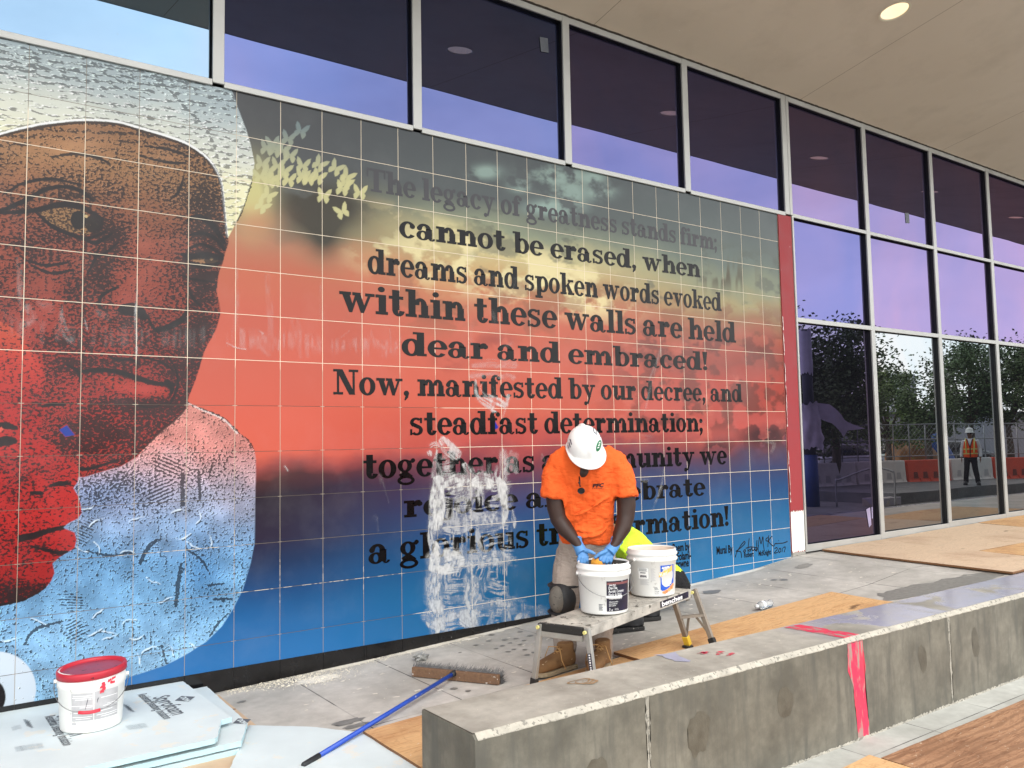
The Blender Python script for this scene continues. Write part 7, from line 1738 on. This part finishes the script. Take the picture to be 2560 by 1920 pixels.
# water filled barriers
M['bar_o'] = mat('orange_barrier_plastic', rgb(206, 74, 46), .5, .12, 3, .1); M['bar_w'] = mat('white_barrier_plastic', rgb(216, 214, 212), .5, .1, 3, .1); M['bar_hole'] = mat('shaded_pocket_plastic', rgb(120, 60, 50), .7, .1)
bA, bB = md(800, 1380, 26.5), md(2212, 1295, 29.5); bA.z = bB.z = 0
GZL = -.31
bdir = (bB - bA).normalized(); bn = Vector((bdir.y, -bdir.x, 0))
if bn.y < 0: bn = -bn
L_ = 1.95
seq = [('o', -1.2), ('w', 0)]
def barrier(pos, kind, label):
    t = thing('traffic_barrier', pos, label, 'barrier', 'water filled barriers along the street')
    prof = [(-.28, 0), (-.28, .16), (-.16, .36), (-.11, 1.02), (.11, 1.02), (.16, .36), (.28, .16), (.28, 0)]
    bm = BM(); e_ = .04
    prism(bm, [pos + bn * a + Vector((0, 0, z)) + bdir * e_ for a, z in prof], bdir * (L_ - 2 * e_))
    body_ = obj('body', bm, M['bar_o'] if kind == 'o' else M['bar_w'], t, bevel=.03)
    for k in range(4):
        c_ = pos + bdir * (.36 + .41 * k); bm = BM()
        for (z0, z1, a0, a1) in ((.40, .62, .175, .165),):
            vs = [bm.verts.new(c_ + bdir * s_ + bn * a + Vector((0, 0, z))) for s_, a, z in ((-.11, .158, z0), (.11, .158, z0), (.08, .142, z1), (-.08, .142, z1))]; bm.faces.new(vs)
        bmesh.ops.recalc_face_normals(bm, faces=bm.faces)
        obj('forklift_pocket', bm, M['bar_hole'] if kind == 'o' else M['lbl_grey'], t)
        bm = BM(); vs = [c_ + bdir * .14 + bn * .285 + Vector((0, 0, .02)), c_ + bdir * .26 + bn * .285 + Vector((0, 0, .02)), c_ + bdir * .24 + bn * .17 + Vector((0, 0, .42)), c_ + bdir * .16 + bn * .17 + Vector((0, 0, .42))]
        prism(bm, vs, -bn * .06); obj('rib', bm, M['bar_o'] if kind == 'o' else M['bar_w'], t)
    return t
names = {'w': 'white', 'o': 'orange'}
order = 'owwowowwoowowo'
desc = ['first orange barrier, half hidden behind the blue column', 'white barrier beside the blue column', 'white barrier with black emblem behind the handrail', 'orange barrier right of the handrail', 'white barrier left of the man in the orange vest', 'orange barrier right of the man in the orange vest', 'white barrier at the right edge of the mirrored street']
bp0 = bA - bdir * 1.9
for k, ch_ in enumerate(order):
    pos = bp0 + bdir * (L_ * k); pos = Vector((pos.x, pos.y, GZL))
    lab = desc[k] if k < len(desc) else f'{names[ch_]} barrier far along the street row, beyond the frame'
    bt_ = barrier(pos, ch_, lab)
# fence on the barriers
fA, fB = bp0 + bn * -.0, bp0 + bdir * L_ * 14
fz = .72
fence_ = thing('site_fence', (fA.x, fA.y, GZL), 'tall grey pipe and mesh fence standing along the row of barriers', 'fence')
np_ = 40
for k in range(np_ + 1):
    p = fA.lerp(fB, k / np_) - bn * .0; bm = BM(); tube(bm, [Vector((p.x, p.y, .70)), Vector((p.x, p.y, 1.92))], .021, 8); obj('post', bm, M['steel'], fence_, True)
for z in (.84, 1.38, 1.90):
    bm = BM(); tube(bm, [Vector((fA.x, fA.y, z)), Vector((fB.x, fB.y, z))], .018, 8); obj('rail', bm, M['steel'], fence_, True)
bm = BM()
nw = 150
for k in range(nw):
    for sgn in (1, -1):
        a = k / nw; p = fA.lerp(fB, a); q = fA.lerp(fB, min(1, max(0, a + sgn * .036))); bar(bm, (p.x, p.y, .86), (q.x, q.y, 1.88), .004, .004)
obj('wire_mesh', bm, M['steel'], fence_)
# trees
M['leaf'] = [mat('dark_green_leaves', rgb(58, 78, 44), .6, .3, 3, .05, col2=rgb(84, 104, 58)), mat('mid_green_leaves', rgb(84, 110, 54), .6, .3, 3, .05, col2=rgb(108, 132, 70))]
M['bark'] = mat('grey_brown_bark', rgb(92, 82, 72), .9, .25, 12, .5, 40)
def tree(base, h, cr_, seed, lm, label, zc0=.42, n=2600, lean=0):
    h *= .86; cr_ *= .95
    r = random.Random(seed); t = thing('street_tree', base, label, 'tree', 'trees behind the site fence')
    bm = BM(); th = h * .42; top = base + Vector((lean * .3, 0, th)); tube(bm, [base, base + Vector((lean * .1, .05, th * .5)), top], [.16, .13, .11], 10)
    cl = []
    for k in range(9):
        a = k * 2.4 + r.random(); e = base + Vector((lean * .6 + cr_ * .8 * math.cos(a) * r.uniform(.4, 1), cr_ * .8 * math.sin(a) * r.uniform(.4, 1), h * r.uniform(zc0 + .08, .97)))
        m_ = top.lerp(e, .5) + Vector((0, 0, -.1)); tube(bm, [top - Vector((0, 0, .2)), m_, e], [.08, .05, .015], 7); cl += [(e, r.uniform(.5, .9)), (m_.lerp(e, .5), r.uniform(.4, .7))]
    for k in range(10):
        a = r.uniform(0, 6.28); cl.append((base + Vector((lean * .6 + cr_ * r.uniform(.2, 1) * math.cos(a), cr_ * r.uniform(.2, 1) * math.sin(a), h * r.uniform(zc0, .98))), r.uniform(.3, .8)))
    obj('trunk', bm, M['bark'], t, True)
    bm = BM()
    for k in range(int(n * 2.6)):
        c_, q = r.choice(cl); p = Vector((r.gauss(0, .5), r.gauss(0, .5), r.gauss(0, .42))) * q * cr_ * .5 + c_
        a = Vector((r.uniform(-1, 1), r.uniform(-1, 1), r.uniform(-.6, .6))).normalized() * r.uniform(.05, .10); b = a.orthogonal().normalized() * r.uniform(.03, .055)
        bm.faces.new([bm.verts.new(p + v) for v in (-a, b, a, -b)])
    obj('crown', bm, M['leaf'][lm], t)
def tbase(x, d): p = md(x, 1200, d); return Vector((p.x, p.y, GZL))
tree(tbase(1000, 27), 7.0, 2.4, 1, 0, 'dense dark street tree behind the blue column', .3, 4200)
tree(tbase(790, 29), 6.4, 2.0, 6, 0, 'dark street tree at the left edge of the mirrored view', .3, 2600)
tree(tbase(1330, 38), 5.4, 2.0, 2, 1, 'bright green low street tree in the middle lower pane', .3, 2800)
tree(tbase(1590, 36), 5.6, 1.8, 3, 0, 'loose dark street tree left of the man in the vest', .40, 2200)
tree(tbase(1900, 38), 6.8, 2.5, 4, 0, 'spreading street tree behind the man in the vest', .42, 3600, -.5)
tree(tbase(2110, 38), 6.6, 2.0, 5, 0, 'forked street tree at the right edge of the mirrored view', .44, 2800)
tree(tbase(2380, 38), 6.6, 2.2, 7, 0, 'street tree beyond the right edge of the frame', .44, 2400)
# buildings and vehicles beyond
M['far_wall'] = mat('pale_grey_render', rgb(172, 172, 184), .8, .06, 1, .05); M['far_white'] = mat('white_apartment_render', rgb(214, 218, 226), .8, .05, 1, .05); M['far_glass'] = mat('dark_far_window', rgb(70, 84, 100), .2, .1)
def bpoint(x, d): p = md(x, 1100, d); return Vector((p.x, p.y, GZL))
w0_, w1_ = bpoint(700, 56), bpoint(2700, 66); bdl = thing('warehouse', w0_, 'long low pale grey building behind the trees', 'building')
dd = (w1_ - w0_).normalized(); nn_ = Vector((dd.y, -dd.x, 0)); nn_ = nn_ if nn_.y < 0 else -nn_
bm = BM(); prism(bm, [w0_ - dd * 30, w0_ - dd * 30 + nn_ * 9, w1_ + dd * 10 + nn_ * 9, w1_ + dd * 10], (0, 0, 3.3)); obj('wall', bm, M['far_wall'], bdl)
bm = BM(); prism(bm, [w0_ - dd * 30.2 + Vector((0, 0, 3.3)) - nn_ * .2, w0_ - dd * 30.2 + nn_ * 9 + Vector((0, 0, 3.3)), w1_ + dd * 10 + nn_ * 9 + Vector((0, 0, 3.3)), w1_ + dd * 10 - nn_ * .2 + Vector((0, 0, 3.3))], (0, 0, .25)); obj('roof_edge', bm, M['kerb'], bdl)
t0_ = bpoint(1400, 250); ap = thing('apartment_tower', t0_, 'distant white apartment tower above the trees', 'building')
bm = BM(); box(bm, t0_.x - 4, t0_.x + 4, t0_.y - 4, t0_.y + 4, GZL, 20); obj('wall', bm, M['far_white'], ap)
for fl in range(6):
    for wx in range(3):
        z = 2 + fl * 2.8; bm = BM(); box(bm, t0_.x - 3 + wx * 2.3, t0_.x - 1.6 + wx * 2.3, t0_.y + 3.9, t0_.y + 4.03, z, z + 1.4); obj('window', bm, M['far_glass'], ap)
        bm = BM(); box(bm, t0_.x - 4.03, t0_.x - 3.9, t0_.y - 3 + wx * 2.3, t0_.y - 1.6 + wx * 2.3, z, z + 1.4); obj('window', bm, M['far_glass'], ap)
def car(c, ang, colr, label):
    t = thing('parked_car', c, label, 'car', None, 0); R_ = Matrix.Translation(c) @ Matrix.Rotation(ang, 4, 'Z')
    sec = [(-2.2, .45, .35, .55), (-2.1, .8, .3, .85), (-1.2, .85, .28, .92), (1.2, .85, .28, .95), (2.05, .82, .3, .78), (2.2, .6, .35, .6)]
    bm = BM(); loft(bm, [(R_ @ Vector((x, 0, (z0 + z1) / 2)), R_.to_3x3() @ Vector((0, w, 0)), Vector((0, 0, (z1 - z0) / 2))) for x, w, z0, z1 in sec], 20, 4); obj('body', bm, mat('car_paint', colr, .25, .03, spec=.6), t, True)
    bm = BM(); loft(bm, [(R_ @ Vector((x, 0, z)), R_.to_3x3() @ Vector((l, 0, 0)), R_.to_3x3() @ Vector((0, w, 0))) for x, z, l, w in ((-.1, .9, 1.7, .78), (-.15, 1.2, 1.25, .70), (-.2, 1.42, .95, .60), (-.2, 1.45, .8, .5))], 20, 4); obj('cabin_glass', bm, M['lens'], t, True)
    for x in (-1.35, 1.35):
        for y in (-.82, .82):
            a = R_ @ Vector((x, y - .1, .33)); b = R_ @ Vector((x, y + .1, .33)); bm = BM(); tube(bm, [a, b], .33, 20); w_ = obj('wheel', bm, M['black_rubber'], t)
            bm = BM(); tube(bm, [R_ @ Vector((x, y - .11, .33)), R_ @ Vector((x, y + .11, .33))], .2, 14); obj('rim', bm, M['steel'], w_)
yaw_ = math.atan2(bdir.y, bdir.x)
for x, d, cc, lb_ in ((1050, 44, rgb(190, 196, 200), 'pale silver car parked behind the fence near the dark tree'), (1420, 46, rgb(170, 190, 186), 'pale green car parked behind the fence'), (1790, 48, rgb(40, 44, 50), 'dark car parked behind the fence left of the man in the vest')):
    p = bpoint(x, d); car(p, yaw_, cc, lb_)
def heap(x, d, colr, label, seed):
    p = bpoint(x, d); bm = BM(); bmesh.ops.create_icosphere(bm, subdivisions=4, radius=1)
    for v in bm.verts:
        n_ = fbm(np.array([v.co.x * 1.6 + seed + 3]), np.array([v.co.y * 1.6 + v.co.z + 4]), seed, 3)[0]; k = .75 + .6 * n_; v.co = p + Vector((v.co.x * 1.3 * k, v.co.y * 1.1 * k, max(0, v.co.z) * 1.75 * k))
    o_ = obj('tarpaulin_heap', bm, mat('tarpaulin', colr, .6, .25, 3, .5, 8), None, True); tag(o_, label, 'tarpaulin')
heap(1480, 40, rgb(150, 104, 60), 'brown covered heap behind the orange barrier', 2); heap(1590, 41, rgb(36, 84, 170), 'blue tarpaulin heap beside the brown covered heap', 5)

# ------------------------------------------------------------------ the man in the orange vest on the raised walk (seen mirrored)
D3 = 25.3
foot3 = md(1893, 1478, D3); top3 = md(1893, 1103, D3)
vpos = at_depth(*A6(1893, 1300), D3); fdir = Vector((CAM.x - vpos.x, CAM.y - vpos.y, 0)).normalized(); fdir = Vector((fdir.x, -fdir.y, 0))
base3 = Vector((foot3.x, foot3.y, WZ)); sc3 = (top3.z - foot3.z) / 1.80
sd3 = fdir.cross(EZ).normalized()                             # his right-hand side
man = thing('person', base3, 'man in orange reflective vest and white hard hat standing, mirrored in the window wall', 'person')
def B3(s_, f, z): return base3 + (sd3 * s_ + fdir * f + EZ * z) * sc3
def lf(bm, rings, n=20, p=2.2): loft(bm, [(B3(s_, f, z), sd3 * a * sc3, fdir * b * sc3) for s_, f, z, a, b in rings], n, p)
def tb(bm, pts, rad_, n=12): tube(bm, [B3(*p) for p in pts], [r * sc3 for r in rad_], n)
bm = BM()
ell(bm, B3(0, .02, 1.60), sd3 * .076 * sc3, fdir * .095 * sc3, EZ * .115 * sc3); tb(bm, [(0, 0, 1.36), (0, .01, 1.46), (0, .02, 1.56)], [.065, .058, .055])
ell(bm, B3(0, .115, 1.585), sd3 * .014 * sc3, fdir * .02 * sc3, EZ * .022 * sc3)
lf(bm, [(0, 0, .95, .13, .09), (0, 0, 1.2, .14, .09), (0, 0, 1.40, .15, .08)])
for sg in (-1, 1):
    tb(bm, [(sg * .18, 0, 1.39), (sg * .25, -.03, 1.13), (sg * .27, .02, .92), (sg * .26, .05, .84)], [.05, .042, .032, .028]); ell(bm, B3(sg * .26, .06, .79), sd3 * .022 * sc3, fdir * .04 * sc3, EZ * .05 * sc3)
    for k in range(4): tb(bm, [(sg * .26, .035 + .016 * k, .77), (sg * .258, .045 + .016 * k, .72), (sg * .25, .05 + .014 * k, .69)], [.010, .009, .008], 6)
    tb(bm, [(sg * .255, .09, .80), (sg * .25, .11, .76)], [.011, .009], 6)
    tb(bm, [(sg * .09, 0, .95), (sg * .13, 0, .5), (sg * .17, 0, .08)], [.08, .055, .04])
fuse(obj('body', bm, M['skin_tan'], man), .010, 3)
bm = BM()
lf(bm, [(0, 0, .98, .175, .12), (0, 0, 1.15, .18, .125), (0, 0, 1.30, .20, .12), (0, 0, 1.41, .17, .09), (0, 0, 1.45, .09, .07)])
for sg in (-1, 1): tb(bm, [(sg * .17, 0, 1.39), (sg * .215, -.01, 1.28), (sg * .25, -.03, 1.13), (sg * .27, .02, .93), (sg * .265, .045, .87)], [.07, .065, .058, .05, .046], 14)
fuse(obj('shirt', bm, cloth('white_long_sleeve_shirt', rgb(222, 222, 228), .05), man), .012, 3, .01, .06)
bm = BM(); lf(bm, [(0, 0, .86, .20, .14), (0, 0, 1.0, .20, .148), (0, 0, 1.2, .205, .150), (0, 0, 1.34, .195, .135), (0, 0, 1.43, .13, .095)], 24)
fuse(obj('vest', bm, cloth('fluorescent_orange_vest', rgb(255, 92, 40), .05), man), .014, 2); vest_ = bpy.data.objects[[o.name for o in man.children if o.name.startswith('vest')][0]]
M['reflective'] = mat('silver_lime_reflective_tape', rgb(222, 214, 120), .4, .05); M['vest_dark'] = mat('dark_vest_trim', rgb(70, 30, 28), .8, .1)
for z in (.96, 1.10):
    bm = BM(); lf(bm, [(0, 0, z, .2085, .155), (0, 0, z + .035, .2085, .156)], 28); obj('reflective_band', bm, M['reflective'], vest_)
for sg in (-1, 1):
    bm = BM(); tb(bm, [(sg * .11, .150, 1.0), (sg * .12, .158, 1.2), (sg * .125, .13, 1.36), (sg * .125, .02, 1.45)], [.02, .02, .02, .02], 8); obj('shoulder_tape', bm, M['reflective'], vest_)
    bm = BM(); tb(bm, [(sg * .004, .158, .88), (sg * .004, .166, 1.18), (sg * .06, .135, 1.36), (sg * .09, .08, 1.44)], [.012, .012, .012, .012], 8); obj('front_trim', bm, M['vest_dark'], vest_)
bm = BM(); lf(bm, [(0, .152, 1.20, .012, .010), (0, .140, 1.36, .05, .014), (0, .10, 1.43, .06, .02)], 10); obj('shirt_front', bm, bpy.data.materials['white_long_sleeve_shirt'], man, True)
bm = BM(); lf(bm, [(0, 0, .94, .175, .125), (0, 0, .86, .185, .13), (0, 0, .78, .18, .12)])
for sg in (-1, 1): tb(bm, [(sg * .09, 0, .84), (sg * .12, .01, .5), (sg * .155, 0, .25), (sg * .17, -.01, .07)], [.10, .08, .072, .072], 14)
fuse(obj('trousers', bm, M['black_cloth'], man), .014, 3, .012, .07)
for sg in (-1, 1):
    hl_ = B3(sg * .165, -.08, 0.0); te = B3(sg * .20, .22, 0.0); hl_.z = te.z = WZ + .002; boot(hl_, te, M['black_shoe'], M['black_rubber'], man, .12, .05, False, 'shoe')
bm = BM(); lathe(bm, [(.0, .15), (.05, .143), (.09, .115), (.108, .07), (.115, .0), (.155, -.012), (.155, -.018), (.11, -.01)], (0, 0, 0), 28)
bmesh.ops.transform(bm, matrix=Matrix.Translation(B3(0, .02, 1.655)) @ Matrix.Scale(sc3, 4), verts=bm.verts); obj('hard_hat', bm, M['helmet'], man, True)
bm = BM()
for sg in (-1, 1): ell(bm, B3(sg * .036, .105, 1.612), sd3 * .032 * sc3, fdir * .014 * sc3, EZ * .022 * sc3, 2)
tb(bm, [(-.075, .05, 1.615), (-.05, .10, 1.615), (.05, .10, 1.615), (.075, .05, 1.615)], [.007] * 4, 6); obj('sunglasses', bm, M['lens'], man, True)
